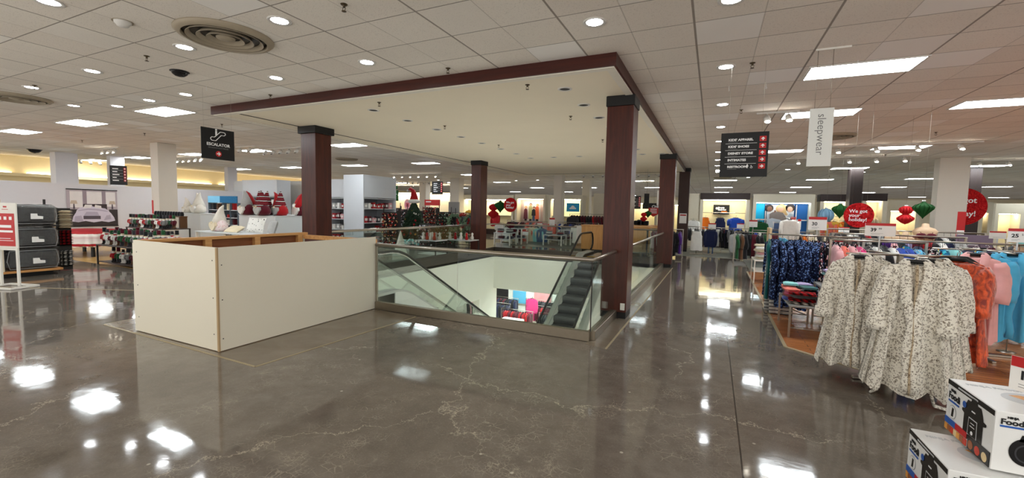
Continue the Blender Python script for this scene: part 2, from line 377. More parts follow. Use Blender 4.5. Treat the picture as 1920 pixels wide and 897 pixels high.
# ---------------- maroon columns ----------------
def column(x0, x1, y0, y1, label, mat=None, capw=.02, top=3.5, capz=.16, plate=False):
    cx, cy = (x0+x1)/2, (y0+y1)/2
    r = thing('column', label, 'column', (cx, cy, 0)); a, c = (x1-x0)/2, (y1-y0)/2
    b = MB().box(-a, a, -c, c, .1, top-capz, .006)
    b.box(-a-.004, -a, -c*.1, c*.1, .1, top-capz)
    b.build('shaft', mat or M_maroon, r)
    MB().box(-a-capw, a+capw, -c-capw, c+capw, top-capz, top, .006).build('capital', M_black, r)
    MB().box(-a+.004, a-.004, -c+.004, c-.004, 0, .1).build('plinth', M_black, r)
    if plate: MB().box(a-.09, a-.02, -c-.008, -c, .14, .25, .002).build('outlet_plate', M_white, r)
    return r
column(-1.585, -1.175, 6.82, 7.25, 'dark maroon wood column at the right corner of the escalator well, nearest the camera', plate=True, capw=.015)
column(-8.72, -8.25, 7.0, 7.45, 'dark maroon wood column standing behind the white boarded box', capw=.05)
column(-8.35, -7.93, 14.1, 14.6, 'dark maroon wood column at the left side of the escalator well, far one')
column(-1.55, -1.1, 14.0, 14.42, 'dark maroon wood column further down the right glass railing')
cE = column(-1.42, -.98, 20.2, 20.65, 'dark brown column with a small white notice, beyond the railing', mat=plain('dark brown laminate', rgb(52, 32, 28), .5), top=CEIL-.001)
MB().box(-.13, .16, -.245, -.226, 1.25, 1.68).build('notice', plain('notice paper', rgb(220, 216, 210), .6), cE)
MB().box(-.11, .14, -.247, -.245, 1.58, 1.64).build('notice_header', plain('notice red', rgb(170, 40, 40), .6), cE)
# ---------------- white boarded box round the down escalator ----------------
r = thing('plywood_enclosure', 'white painted plywood box closing off the escalator entrance, raw wood top edge', 'enclosure')
def panel_bm(mb, x0, x1, y0, y1, z1=1.19): mb.box(x0, x1, y0, y1, .012, z1)
b = MB(); panel_bm(b, -6.78, -5.03, 2.92, 2.94, 1.2)
for z in (.2, .62, 1.05):
    for x in (-5.1, -6.7): b.m(1).box(x-.006, x+.006, 2.917, 2.92, z-.006, z+.006).m(0)
b.build('panel', [M_boxpaint, M_stdark], r)
b = MB(); panel_bm(b, -5.03, -5.01, 2.92, 5.42, 1.2)
for z in (.15, .6, 1.0): b.m(1).box(-5.01, -5.008, 2.96, 2.972, z-.006, z+.006).m(0)
b.build('panel', [M_boxpaint, M_stdark], r)
b = MB(); panel_bm(b, -6.80, -6.78, 2.92, 5.5, 1.16); b.build('panel', M_boxpaint, r)
b = MB(); b.box(-6.80, -6.70, 2.94, 5.5, 1.16, 1.2); b.build('top_plate', M_ply, r)
MB().box(-6.7, -5.03, 5.40, 5.47, 1.09, 1.16).build('top_plate', M_ply, r)
for y in (3.0, 3.75, 4.5, 5.3): MB().box(-6.78, -6.7, y, y+.09, 0.012, 1.16).build('stud', M_ply, r)
MB().box(-6.775, -6.77, 2.95, 5.45, .02, 1.155).build('backing_board', wood_mat('brown hardboard', rgb(120, 70, 40), rgb(150, 92, 55), 1., .6, 1), r)
MB().box(-5.032, -5.004, 2.912, 2.93, .01, 1.2).build('corner_seam', plain('raw corner edge', rgb(176, 150, 112), .7), r)
# ---------------- glass railing ----------------
r = thing('glass_railing', 'glass balustrade with a steel tube handrail along the front and right of the well', 'railing')
zr = 1.07
MB().tube([(-5.0, WY0-.02, zr), (WX1+.03, WY0-.02, zr), (WX1+.03, 6.80, zr)], .03, 12).build('handrail', M_steel, r)
MB().tube([(WX1+.03, 7.27, zr), (WX1+.03, 13.98, zr)], .028, 10).build('handrail', M_steel, r)
for x0, x1 in ((-5.0, -3.43), (-3.42, WX1)):
    MB().box(x0, x1, WY0-.026, WY0-.014, .13, zr).build('glass_pane', M_glass, r)
for y0, y1 in ((WY0-.01, 6.78), (7.27, 9.4), (9.41, 11.6), (11.61, 13.96)):
    MB().box(WX1+.024, WX1+.036, y0, y1, .13, zr).build('glass_pane', M_glass, r)
MB().box(WX1+.018, WX1+.03, WY0-.03, WY0-.012, .13, zr).build('corner_post', M_stdark, r)
for x in (-4.99,): MB().box(x-.015, x+.015, WY0-.035, WY0-.005, .13, zr).build('post', M_steel, r)
r = thing('glass_railing', 'far glass balustrade with a steel handrail on the opposite sides of the well', 'railing')
for y0, y1 in ((7.5, 10.7), (10.71, 14.05)):
    MB().box(WX0-.035, WX0-.025, y0, y1, .1, zr).build('glass_pane', M_glass, r)
for x0, x1 in ((-7.9, -6.3), (-6.29, -4.75), (-2.95, -1.6)):
    MB().box(x0, x1, WY1+.025, WY1+.035, .1, zr).build('glass_pane', M_glass, r)
MB().tube([(WX0-.03, 7.5, zr), (WX0-.03, 14.05, zr)], .03, 8).build('handrail', M_steel, r)
MB().tube([(WX0-.03, 14.6, zr), (WX0-.03, WY1+.03, zr), (-4.75, WY1+.03, zr)], .03, 8).build('handrail', M_steel, r)
MB().tube([(-2.95, WY1+.03, zr), (-1.4, WY1+.03, zr), (-1.4, 14.5, zr)], .03, 8).build('handrail', M_steel, r)
# ---------------- escalators ----------------
M_tread = None
def tread_mat():
    t = NT('ribbed escalator step'); c = t.co(); x, y, z = t.xyz(c)
    g = t.math('ABSOLUTE', t.math('SUBTRACT', t.math('FRACT', t.math('MULTIPLY', x, 60.)), .5))
    t.set(Base_Color=t.mix(t.step(g, .15, .35), (.055, .057, .06, 1), (.16, .165, .17, 1)), Roughness=.45, Metallic=.5); t.bump(g, .5, .004); return t.m
M_tread = tread_mat()
M_deck = plain('escalator deck aluminium', rgb(200, 202, 200), .35, .45)
M_clad = plain('escalator truss cladding', rgb(228, 228, 224), .5)
def escalator(xc, y0, sgn, label, hw=.525):
    """y0 = top landing edge; descends in direction sgn along Y; local u = distance from landing edge"""
    r = thing('escalator', label, 'escalator', (xc, y0, 0), 0 if sgn > 0 else PI)
    k = math.tan(math.radians(30.)); rise = -LZ; L = rise/k
    ub, ut = 1.0, 1.0+L                         # incline starts / ends
    def zinc(u): return -(u-ub)*k
    for s in (-1, 1):
        x = s*hw
        def prof(h, n0=6):
            """smooth line h above the pitch line, flat ends joined by curves"""
            pts = []
            for i in range(n0+1):
                a = math.radians(30.)*i/n0; pts.append((ub-.295+1.1*math.sin(a), h-1.1*(1-math.cos(a))))
            e = (ut-.2, zinc(ut-.2)+h); pts.append(e); pts.append((ut+.9, LZ+h)); return pts
        hp = prof(.885); u_end = hp[0][0]
        newel = [(-1.15+u_end, .18), (-1.33+u_end, .25), (-1.47+u_end, .4), (-1.47+u_end, .62), (-1.36+u_end, .81), (-1.15+u_end, .885)]
        pth = newel+hp
        MB().tube([(x, u, z) for u, z in pth], .038, 8, flat=.7).build('handrail', M_rubber, r)
        MB().tube([(x, u, z-.035 if z > .8 or u > 0 else z) for u, z in pth[5:]], .02, 6).build('handrail_guide', M_chrome, r)
        dk = [(-1.2+u_end, .17)]+[(u, z) for u, z in prof(.17)]
        # glass between deck and handrail
        top = [(-1.3+u_end, .45), (-1.25+u_end, .78)]+[(u, z-.04) for u, z in hp]
        bot = [(-1.2+u_end, .17)]+[(u, z) for u, z in prof(.17)]
        us = [q[0] for q in hp][:-1]+[ut-.2+.001]; us = [-1.25+u_end]+us
        def zi(ln, u):
            for (a, za), (c, zc) in zip(ln, ln[1:]):
                if a <= u <= c: return za+(zc-za)*(u-a)/(c-a+1e-9)
            return ln[0][1] if u < ln[0][0] else ln[-1][1]
        lo = prof(.17); vs = []
        for u in us: vs += [(x-.005, u, zi(lo, u)), (x+.005, u, zi(lo, u)), (x+.005, u, zi(hp, u)-.03), (x-.005, u, zi(hp, u)-.03)]
        n_ = len(us); fs = [[4*i+j, 4*i+(j+1) % 4, 4*i+4+(j+1) % 4, 4*i+4+j] for i in range(n_-1) for j in range(4)]
        MB().add(vs, fs).build('glass_balustrade', M_glass, r)
        # deck: inner and outer aluminium capping, then skirt, then cladding
        for q, (o0, o1, mt) in enumerate(((-.03, .13, M_deck), (-.13, -.03, M_deck))):
            xa, xb = sorted((x+s*o0, x+s*o1)); b = MB(); ins = [(u, z) for u, z in dk]
            dz = 0. if q == 0 else -.02
            b.poly([(u, z+dz) for u, z in ins]+[(u, z-.05+dz) for u, z in ins[::-1]], xa, xb, 'x'); b.build('deck', mt, r)
        xa, xb = sorted((x-s*.13, x-s*.115)); MB().poly([(u, z-.05) for u, z in dk]+[(u, z-.35) for u, z in dk[::-1]], xa, xb, 'x').build('skirt', M_stdark, r)
        xa, xb = sorted((x+s*.115, x+s*.135)); MB().poly([(u, z-.04) for u, z in dk if u > 0]+[(u, z-.95) for u, z in dk[::-1] if u > 0], xa, xb, 'x').build('cladding', M_clad, r)
    # steps
    sd, sr = .4, .4*k; W = hw-.12; i = 0; u = ub-.55; z = 0.
    lp = MB().box(-W, W, -1.2, u, -.02, .012); lp.build('landing_plate', M_deck, r)
    MB().box(-W, W, u, u+.06, .0, .016).build('comb', plain('yellow comb', rgb(210, 170, 40), .5), r)
    while z > LZ+.1 and i < 26:
        b = MB(); riser = sr if i > 2 else sr*(.15, .4, .75)[i]
        zn = z-riser; prof_ = [(u, z-.03), (u, z), (u+sd, z)]
        for j in range(5): a = j/4; prof_.append((u+sd+.03*math.sin(a*PI)*.6-.02*a, z-riser*a))
        prof_ += [(u+sd-.04, zn-.03)]
        b.poly(prof_[::-1], -W, W, 'x'); b.build('step', M_tread, r)
        u += sd; z = zn; i += 1
    # underside
    b = MB(); ln = [(0, -.3), (ub, -.42), (ut, LZ-.25+.12)]
    b.poly([(a, c-.55) for a, c in ln]+[(a, c-.5) for a, c in ln[::-1]], -hw-.12, hw+.12, 'x'); b.build('soffit', M_clad, r)
    return r
escalator(-5.875, WY0, 1, 'down escalator dropping away behind the white boarded box')
escalator(-3.775, WY1+.05, -1, 'up escalator with dark ribbed steps rising to the far side of the well')
# ---------------- ceiling fittings ----------------
def diff_mat():
    t = NT('troffer diffuser'); c = t.co(); x, y, z = t.xyz(c)
    def ln(v, n, w): return t.step(t.math('ABSOLUTE', t.math('SUBTRACT', t.math('FRACT', t.math('MULTIPLY', v, n)), .5)), w, w*.5)
    g = t.math('MAXIMUM', ln(x, 1/.2, .035), ln(y, 1/.2, .035))
    t.set(Base_Color=(.8, .8, .8, 1), Emission_Color=t.mix(g, (.90, .97, 1, 1), (.62, .70, .76, 1)), Emission_Strength=PANEL_E); return t.m
M_diff = diff_mat(); M_can = emit('lit can lamp', (.93, .97, 1, 1), CAN_E); M_trimw = plain('fitting white', rgb(215, 212, 206), .5)
tr0 = None
def troffer(x, y, label, grp):
    global tr0
    if tr0 is None:
        tr0 = thing('ceiling_light', label, 'light', (x, y, CEIL), 0, grp)
        a, c = .61, .315
        MB().box(-a, a, -c, -c+.025, -.014, 0).box(-a, a, c-.025, c, -.014, 0).box(-a, -a+.025, -c+.025, c-.025, -.014, 0).box(a-.025, a, -c+.025, c-.025, -.014, 0).build('frame', M_trimw, tr0)
        MB().box(-a+.025, a-.025, -c+.025, c-.025, -.009, 0).build('diffuser', M_diff, tr0); KIDS[tr0.name] = list(tr0.children); return tr0
    return dup(tr0, (x, y, CEIL), label=label, group=grp)
rows = [
 ('over the left aisle nearest the camera', 'L', 5.34, [-10.87, -14.62, -18.4, -22.2, -26]),
 ('in the right near pair over sleepwear', 'R', 7.2, [1.67]),
 ('in the second row on the right', 'R', 10.05, [1.75, 4.3, 8.2, 12]),
 ('in the next row over the holiday goods', 'L', 10.4, [-10.8, -15.4, -19.2, -23.4, -27.4]),
 ('in the third row on the right', 'R', 15.5, [1.75, 4.62, 8.8, 13]),
 ('in the third row, behind the soffit left end', 'L', 15.65, [-11.6, -15.8, -20.2, -24.5]),
 ('in the fourth row', 'C', 21.6, [-20.6, -12.75, 8.9, 13, -25, 4.9, .6]),
 ('in the fifth row', 'C', 28.0, [-23.1, -18., -14., -8.6, -4., .55, 5.1, 9.3, 13.7, 18]),
 ('in the sixth row', 'C', 35.4, [-22, -14.2, -9.5, -4.4, .6, 5.4, 10.4, 15.2, 20]),
 ('in the seventh row', 'C', 43.4, [-20, -14, -8.5, -4, .6, 5.7, 11, 16.5, 22]),
 ('in the last row at the back', 'C', 52.5, [-16, -9, -3, .7, 6.1, 11.5, 17.2, 22.7]),
]
for nm, sd_, Y, xs in rows:
    for x in xs: troffer(x, Y, 'bright square troffer '+nm, 'ceiling troffers '+nm)
for Y in (-4.5, 0.): # rows above and behind the camera
    for x in (-22, -15, -8.5, 3.6, 8, 12.5): troffer(x, Y if x < 0 else Y+.3, 'bright square troffer in the row above the near aisle', 'ceiling troffers above the near aisle')
cn0 = None
def can(x, y, label, grp, r=.085):
    global cn0
    if cn0 is None:
        cn0 = thing('recessed_light', label, 'light', (x, y, CEIL), 0, grp)
        MB().lathe([(r, -.004), (r+.03, -.012), (r+.036, -.006), (r+.036, 0)], 20).build('trim_ring', M_trimw, cn0)
        MB().lathe([(0, -.006), (r, -.005), (r, -.002)], 20).build('lamp', M_can, cn0); KIDS[cn0.name] = list(cn0.children); return cn0
    return dup(cn0, (x, y, CEIL), label=label, group=grp)
g = 'lit recessed cans over the right aisle'
for y in (-2, .1, 2.2, 4.5, 6.49, 8.67, 10.87, 13., 15.2, 17.4, 19.5): can(.06, y, 'small round lit recessed light over the right aisle', g)
g = 'lit recessed cans in front of the soffit'
for x, y in ((-1.21, 4.5), (-4.37, 4.56), (-6.24, 4.58), (-8.78, 4.65), (-9.99, 4.65), (-11.27, 4.68), (-12.14, 4.32)): can(x, y, 'small round lit recessed light in the row before the maroon soffit', g)
g = 'lit recessed cans over the near left ceiling'
for x, y in ((-4.29, 3.2), (-6.15, 3.26), (-8.63, 3.3), (-10.94, 3.35), (-6.07, 2.01), (-1.2, 1.), (-3.6, -.8), (-9, -.8), (-12, 1.2)): can(x, y, 'small round lit recessed light in the near left ceiling', g)
g = 'small far recessed cans'
for px, py in ((1477, 318), (1403, 333), (1344, 334), (1345, 323), (1618, 323), (745, 340), (822, 376-38), (775, 349), (968, 339), (1008, 338), (1010, 352)):
    can(*F(px, py, CEIL), 'tiny round lit recessed light far down the ceiling', g)
# unlit cans in the soffit
dk0 = None
M_candark = plain('unlit can interior', (.012, .011, .01, 1), .4)
sp = [(-2.08, y) for y in (6.19, 7.22, 8.28, 9.35, 10.45, 11.6, 12.75, 13.9)]+[(-5.85, y) for y in (6.27, 7.26, 8.3, 9.35, 10.42, 11.58, 12.71, 13.9)]+[(x, 13.9) for x in (-5.0, -4.1, -3.1)]+[(-.9-.6, 13.9)]
for x, y in sp:
    if dk0 is None:
        dk0 = thing('soffit_downlight', 'dark unlit round downlight in the cream soffit', 'light', (x, y, 3.5), 0, 'unlit downlights in the soffit')
        MB().lathe([(.075, -.002), (.08, -.01), (.105, -.008), (.11, 0)], 20).build('trim_ring', M_trimw, dk0)
        MB().lathe([(0, -.001), (.075, -.003)], 20).build('lamp', M_candark, dk0)
    else: dup(dk0, (x, y, 3.5))
# ---------------- fabrics ----------------
def fab(name, c, rough=.9, nz=.12, sc=14.):
    if name in MATS: return MATS[name]
    t = NT(name); co = t.co(); v = t.noise(co, sc, 3)
    t.set(Base_Color=t.mix(v, tuple(x*(1-nz) for x in c[:3])+(1,), tuple(min(1, x*(1+nz)) for x in c[:3])+(1,)), Roughness=rough, Specular_IOR_Level=.15, Sheen_Weight=.25, Sheen_Roughness=.5)
    MATS[name] = t.m; return t.m
def leopard(name='leopard print fleece', base=rgb(238, 232, 218), spot=rgb(98, 82, 64), sc=60.):
    t = NT(name); c = t.co(); wv = t.n('VectorMath', operation='ADD', i_0=c, i_1=t.n('VectorMath', operation='SCALE', i_0=t.n('TexNoise', i_Vector=c, i_Scale=26., i_Detail=2).outputs[1], i_Scale=.022).outputs[0]).outputs[0]
    d = t.vor(t.map(wv, (1, .6, 1)), sc, 'F1', .85).outputs[0]
    ring = t.math('MULTIPLY', t.step(d, .22, .30), t.step(d, .52, .42))
    ring = t.math('MULTIPLY', ring, t.step(t.noise(c, 42, 2, .5), .42, .5))
    ctr = t.math('MULTIPLY', t.step(d, .26, .18), .35)
    col = t.mix(t.noise(c, 18, 3), base, tuple(x*.86 for x in base[:3])+(1,))
    col = t.mix(t.math('MAXIMUM', t.math('MULTIPLY', ring, .92), ctr), col, spot)
    t.set(Base_Color=col, Roughness=1., Specular_IOR_Level=.05, Sheen_Weight=.4)
    t.bump(t.noise(c, 90, 4, .7), .5, .006); MATS[name] = t.m; return t.m
def printed(name, base, cols, sc=40., dens=.5, rand=1., warp=.02):
    """scattered motif print: voronoi cells coloured at random over a base cloth"""
    if name in MATS: return MATS[name]
    t = NT(name); c = t.co(); wv = t.n('VectorMath', operation='ADD', i_0=c, i_1=t.n('VectorMath', operation='SCALE', i_0=t.n('TexNoise', i_Vector=c, i_Scale=30., i_Detail=2).outputs[1], i_Scale=warp).outputs[0]).outputs[0]
    v = t.vor(wv, sc, 'F1', rand); cell = t.xyz(v.outputs[1])[0]
    st = [(i/len(cols), q) for i, q in enumerate(cols)]
    col = t.mix(t.math('MULTIPLY', t.step(v.outputs[0], dens, dens*.8), 1.), base, t.ramp(cell, st, True))
    t.set(Base_Color=col, Roughness=.9, Specular_IOR_Level=.15); MATS[name] = t.m; return t.m
def stripes(name, cols, per=.1, axis=2, warp=0.):
    if name in MATS: return MATS[name]
    t = NT(name); c = t.co(); v = t.xyz(c)[axis]
    if warp: v = t.math('ADD', v, t.math('MULTIPLY', t.noise(c, 6), warp))
    fr = t.math('FRACT', t.math('DIVIDE', v, per))
    t.set(Base_Color=t.ramp(fr, [(i/len(cols), q) for i, q in enumerate(cols)], True), Roughness=.9, Specular_IOR_Level=.15); MATS[name] = t.m; return t.m
def plaid(name, a, b, k, per=.09):
    if name in MATS: return MATS[name]
    t = NT(name); c = t.co(); x, y, z = t.xyz(c)
    def ln(v): return t.step(t.math('FRACT', t.math('DIVIDE', v, per)), .5, .51)
    col = t.mix(ln(t.math('ADD', x, y)), a, b); col = t.mix(t.math('MULTIPLY', ln(z), .6), col, k)
    t.set(Base_Color=col, Roughness=.95, Specular_IOR_Level=.1); MATS[name] = t.m; return t.m
def velvet(name, c1, c2):
    t = NT(name); c = t.co(); n = t.noise(t.map(c, (1, 1, .5)), 16, 4, .6, 1.5)
    t.set(Base_Color=t.ramp(n, [(.35, c1), (.62, c2)]), Roughness=.45, Specular_IOR_Level=.4, Sheen_Weight=.6); t.bump(n, .7, .02); MATS[name] = t.m; return t.m
W_ = (1, 1, 1, 1)
PAL = {k: fab(k+' cloth', rgb(*v)) for k, v in dict(black=(24, 24, 27), charcoal=(52, 52, 56), grey=(120, 120, 120), lightgrey=(172, 172, 170), white=(226, 224, 218), cream=(222, 208, 178), navy=(28, 34, 66), royal=(34, 72, 168), sky=(96, 178, 214), denim=(70, 96, 132), teal=(24, 92, 92), green=(34, 84, 48), olive=(84, 84, 50), pink=(224, 168, 172), hotpink=(208, 60, 120), red=(168, 26, 32), burgundy=(86, 20, 34), orange=(232, 118, 34), mustard=(206, 160, 60), purple=(70, 34, 110), lilac=(176, 160, 204), taupe=(116, 106, 96), brown=(96, 66, 44), aqua=(140, 206, 206), coral=(222, 110, 92)).items()}
M_leo = leopard()
M_leo_shaded = leopard('brown leopard lining', rgb(196, 176, 146), rgb(92, 70, 48), 48.)  # browner inside print, tone also darkened for shade between the lapels
M_navyp = printed('navy motif print', rgb(22, 28, 52), [rgb(88, 116, 172), rgb(26, 34, 60), rgb(112, 140, 190), rgb(44, 62, 108)], 34., .5)
M_floral = printed('dark floral print', rgb(16, 14, 18), [rgb(222, 170, 170), rgb(30, 26, 30), rgb(200, 190, 190), rgb(150, 60, 60), rgb(24, 24, 28)], 22., .48)
M_floralw = printed('white and dark floral print', rgb(20, 18, 24), [rgb(230, 214, 214), rgb(190, 110, 120), rgb(36, 34, 40), rgb(210, 200, 206)], 26., .5)
M_colorp = printed('bright character print', rgb(40, 110, 150), [rgb(230, 200, 60), rgb(220, 60, 50), rgb(70, 180, 200), rgb(40, 40, 60), rgb(90, 170, 90)], 16., .5)
M_gridp = stripes('white and black grid', [rgb(222, 220, 216), rgb(222, 220, 216), rgb(222, 220, 216), rgb(60, 60, 66)], .06)
M_velvet = velvet('crushed orange velvet', rgb(140, 34, 8), rgb(240, 96, 42))
M_plaidr = plaid('red buffalo plaid', rgb(160, 26, 30), rgb(40, 14, 16), rgb(26, 10, 12), .09)
M_plaidw = plaid('black and white plaid', rgb(206, 200, 190), rgb(40, 38, 38), rgb(30, 28, 28), .10)
M_sgrad = PAL['sky']
# ---------------- garments ----------------
def garment(W=.42, L=.65, D=.1, sleeve='short', flare=1., k=5, amp=.12, seed=0, n=22, rows=10, lapel=False, belt=False, neck=.075, spread=.0, hook=True, hem=.012):
    rnd = random.Random(seed); mb = MB(); p1, p2 = rnd.uniform(0, 6), rnd.uniform(0, 6)
    R_ = [(-.062, neck, .03), (-.078, neck+.02, .036), (-.095, W*.32, .04), (-.12, W*.46, .044), (-.165, W*.50, .05), (-.24, W*.46, D*.42), (-.33, W*.455, D*.46)]
    for i in range(1, rows+1):
        v = i/rows; R_.append((-.33-(L-.25)*v, W*(.455+(.5*flare-.455)*v), D*(.46+.1*v*flare)))
    if sleeve == 'none': R_[3] = (-.12, W*.36, .04); R_[4] = (-.165, W*.36, .045)
    vs = []; m = len(R_)
    for i, (z, hw, hd) in enumerate(R_):
        v = max(0, (i-4)/(m-5)); 
        for j in range(n):
            a = 2*PI*j/n; ca, sa = math.cos(a), math.sin(a)
            x = hw*math.copysign(abs(ca)**.8, ca); y = hd*math.copysign(abs(sa)**.7, sa)
            f = amp*(v**.6)*(math.sin(k*a+p1+v*.7)+.5*math.sin((2*k+1)*a+p2-v*.9))
            y += f*(D*.9 if abs(sa) > .15 else .0)*(1 if sa >= 0 else 1); x += f*hw*.18*ca
            zz = z+(hem*math.sin(k*a+p1+1)+rnd.uniform(-.004, .004) if i == m-1 else 0)
            if i < 2 and sa < 0: zz -= .035*abs(sa)
            vs.append((x, y, zz))
    mb.add(vs, [[i*n+j, (i+1)*n+j, (i+1)*n+(j+1) % n, i*n+(j+1) % n] for i in range(m-1) for j in range(n)], True)
    if sleeve != 'none':
        SL, r0, r1 = {'short': (.19, .068, .082), 'long': (.56, .062, .052), 'wide': (.44, .07, .088), 'robe': (.56, .056, .072)}[sleeve]
        for s in (-1, 1):
            sp = spread+rnd.uniform(0, .02); q = []
            for i in range(9):
                t = i/8; q.append((s*(W*.43+sp*t*SL/.5+.02*math.sin(t*PI)), (-.05*t if sleeve in ('robe', 'wide') else 0)+.02*math.sin(t*5+p1)-.02*t, -.14-SL*t))
            rr = [(r0+(r1-r0)*i/8)*(1+.06*math.sin(i*2.1+p2*s)) for i in range(9)]; rr[0] *= .75
            mb.tube(q, rr, 12 if n > 16 else 8, True, True, min(1., D/.16+.35))
            if sleeve in ('robe',):
                e = q[-1]; mb.tube([(e[0], e[1], e[2]+.09), (e[0]+s*.004, e[1], e[2]-.003)], [rr[-1]*1.06, rr[-1]*1.12], 14, True, True, min(1, D/.16+.4))
    def front(x, z):
        for (z0, w0, d0), (z1, w1, d1) in zip(R_, R_[1:]):
            if z1 <= z <= z0:
                t = (z0-z)/(z0-z1+1e-9); w = w0+(w1-w0)*t; d = d0+(d1-d0)*t
                return -d*max(0, 1-(x/w)**2)**.35-amp*D*.9*max(0, (-.2-z)/L)**.6*.9
        return -D*.5
    mb.front = front
    if lapel:
        for s in (-1, 1):
            q = [(s*.02, .035, -.055), (s*.062, .02, -.05), (s*.082, -.025, -.075)]
            for i in range(12):
                t = (i+1)/12; z = -.1-(L-.04)*t; x = s*(.085-.07*min(1, t*2.2)+.012*math.sin(i*1.3+s)+(.03*max(0, t-.5)))
                q.append((x, front(x, z)-.012, z))
            mb.tube(q, [.022, .034, .04]+[.044-.012*t/12 for t in range(12)], 8, True, True, .42)
    if belt:
        z = -.55; y = front(0, z)-.02
        mb.tube([(-W*.47, 0, z), (-W*.3, y*.85, z-.01), (0, y-.01, z-.02), (W*.3, y*.85, z-.01), (W*.47, 0, z)], .02, 6, True, True, .5)
        for s in (-1, 1):
            mb.tube([(s*.02, y-.02, z-.02), (s*.05, y-.03, z-.2), (s*.03, y-.02, z-.45), (s*.06, y-.015, z-.62)], [.016, .02, .02, .024], 6, True, True, .4)
    if hook:
        mb.m(1).tube([(0, 0, -.07), (0, 0, -.02), (.02, 0, .0), (.008, 0, .022), (-.012, 0, .018)], .003, 5)
        mb.tube([(-W*.4, 0, -.11), (-.03, 0, -.07), (.03, 0, -.07), (W*.4, 0, -.11)], .007, 6); mb.m(0)
    return mb
def pants(W=.36, L=.95, D=.07, seed=0, hook=True):
    mb = MB(); rnd = random.Random(seed)
    for s in (-1, 1):
        mb.tube([(s*W*.22, 0, -.06), (s*W*.25, 0, -.22), (s*W*.27, .01, -.5), (s*W*.26, 0, -.06-L)], [W*.26, W*.29, W*.24, W*.22], 14, True, True, D/W*2)
    mb.tube([(0, 0, -.05), (0, 0, -.12), (0, 0, -.26)], [W*.46, W*.48, W*.46], 16, True, True, D/W*1.15) if False else mb.lathe([(W*.45, -.26), (W*.49, -.2), (W*.46, -.1), (W*.44, -.055), (0, -.055)], 18, sx=1, sy=D/W*1.1)
    if hook: mb.m(1).tube([(0, 0, -.06), (0, 0, .0), (.015, 0, .02)], .003, 5).tube([(-W*.4, 0, -.05), (W*.4, 0, -.05)], .006, 5).m(0)
    return mb
GM = {}
SPEC = dict(
 shirt=dict(W=.44, L=.66, D=.085, sleeve='short'), longshirt=dict(W=.44, L=.68, D=.09, sleeve='long'), tank=dict(W=.36, L=.62, D=.07, sleeve='none', neck=.09),
 sweater=dict(W=.48, L=.64, D=.11, sleeve='long', amp=.08), dress=dict(W=.42, L=.98, D=.1, sleeve='short', flare=1.15), gown=dict(W=.46, L=1.05, D=.12, sleeve='long', flare=1.1, k=6),
 kids=dict(W=.3, L=.42, D=.06, sleeve='short'), robeshort=dict(W=.46, L=.92, D=.11, sleeve='wide', lapel=True, k=6, flare=1.1), hoodie=dict(W=.5, L=.66, D=.13, sleeve='long', amp=.06), bra=dict(W=.3, L=.22, D=.08, sleeve='none'))
def gmesh(kind, mat, var=0, hookmat=None):
    key = (kind, mat.name, var)
    if key not in GM:
        low = dict(n=14, rows=5)
        mb = pants(seed=var) if kind == 'pants' else garment(seed=var*7+len(kind), **{**low, **SPEC[kind]})
        me = bpy.data.meshes.new(kind); me.from_pydata(mb.v, [], mb.f)
        me.materials.append(mat); me.materials.append(hookmat or M_black)
        me.polygons.foreach_set('material_index', mb.mi); me.polygons.foreach_set('use_smooth', mb.sm); me.update(); GM[key] = me
    return GM[key]
NAMEK = dict(shirt='shirt', longshirt='long_sleeve_shirt', tank='tank_top', sweater='sweater', dress='dress', gown='nightgown', kids='kids_shirt', robeshort='robe', hoodie='hoodie', pants='trousers', bra='bra')
NOUN = dict(shirt='short sleeve top', longshirt='long sleeve top', tank='tank top', sweater='sweater', dress='dress', gown='long nightgown', kids='small top', robeshort='robe', hoodie='hoodie', pants='pair of trousers', bra='bra')
def hang(kind, mat, x, y, z, rz, label, group=None, var=0, s=1.):
    o = bpy.data.objects.new(NAMEK[kind], gmesh(kind, mat, var)); COL.objects.link(o)
    o.location = (x, y, z); o.rotation_euler = (0, 0, rz)
    if s != 1.: o.scale = (s, s, s)
    return tag(o, label, 'clothing', group)
RK = {}
def straight_rack(x, y, rz, ln, z, label, two=False, mat=None, group=None):
    key = (round(ln, 2), round(z, 2), two, (mat or M_steel).name)
    if key in RK: return dup(RK[key], (x, y, 0), rz, label=label, group=group)
    r = thing('clothing_rack', label, 'rack', (x, y, 0), rz, group); m = mat or M_steel; RK[key] = r
    MB().tube([(-ln/2, 0, z), (ln/2, 0, z)], .014, 8).build('rail', m, r)
    for s in (-1, 1):
        MB().box(s*(ln/2-.02)-.014, s*(ln/2-.02)+.014, -.014, .014, .03, z).build('post', m, r)
        MB().box(s*(ln/2-.02)-.02, s*(ln/2-.02)+.02, -.25, .25, 0.006, .035, .004).build('foot', m, r)
    MB().box(-ln/2+.02, ln/2-.02, -.012, .012, .12, .15).build('crossbar', m, r)
    KIDS[r.name] = list(r.children); return r
def four_way(x, y, rz, z, label, arm=.42, group=None, lens=(1, 1, 1, 1)):
    r = thing('four_way_rack', label, 'rack', (x, y, 0), rz, group)
    MB().box(-.02, .02, -.02, .02, .03, z).build('post', M_steel, r)
    for i in range(4):
        a = i*PI/2; c, s = math.cos(a), math.sin(a); q = arm*lens[i]
        MB().tube([(0, 0, z-.01), (c*q, s*q, z-.01)], .011, 8).build('arm', M_steel, r)
        b = MB(); b.T = Matrix.Rotation(a, 4, 'Z'); b.box(0.01, .36, -.02, .02, 0.006, .034, .004); b.build('foot', M_steel, r)
    return r
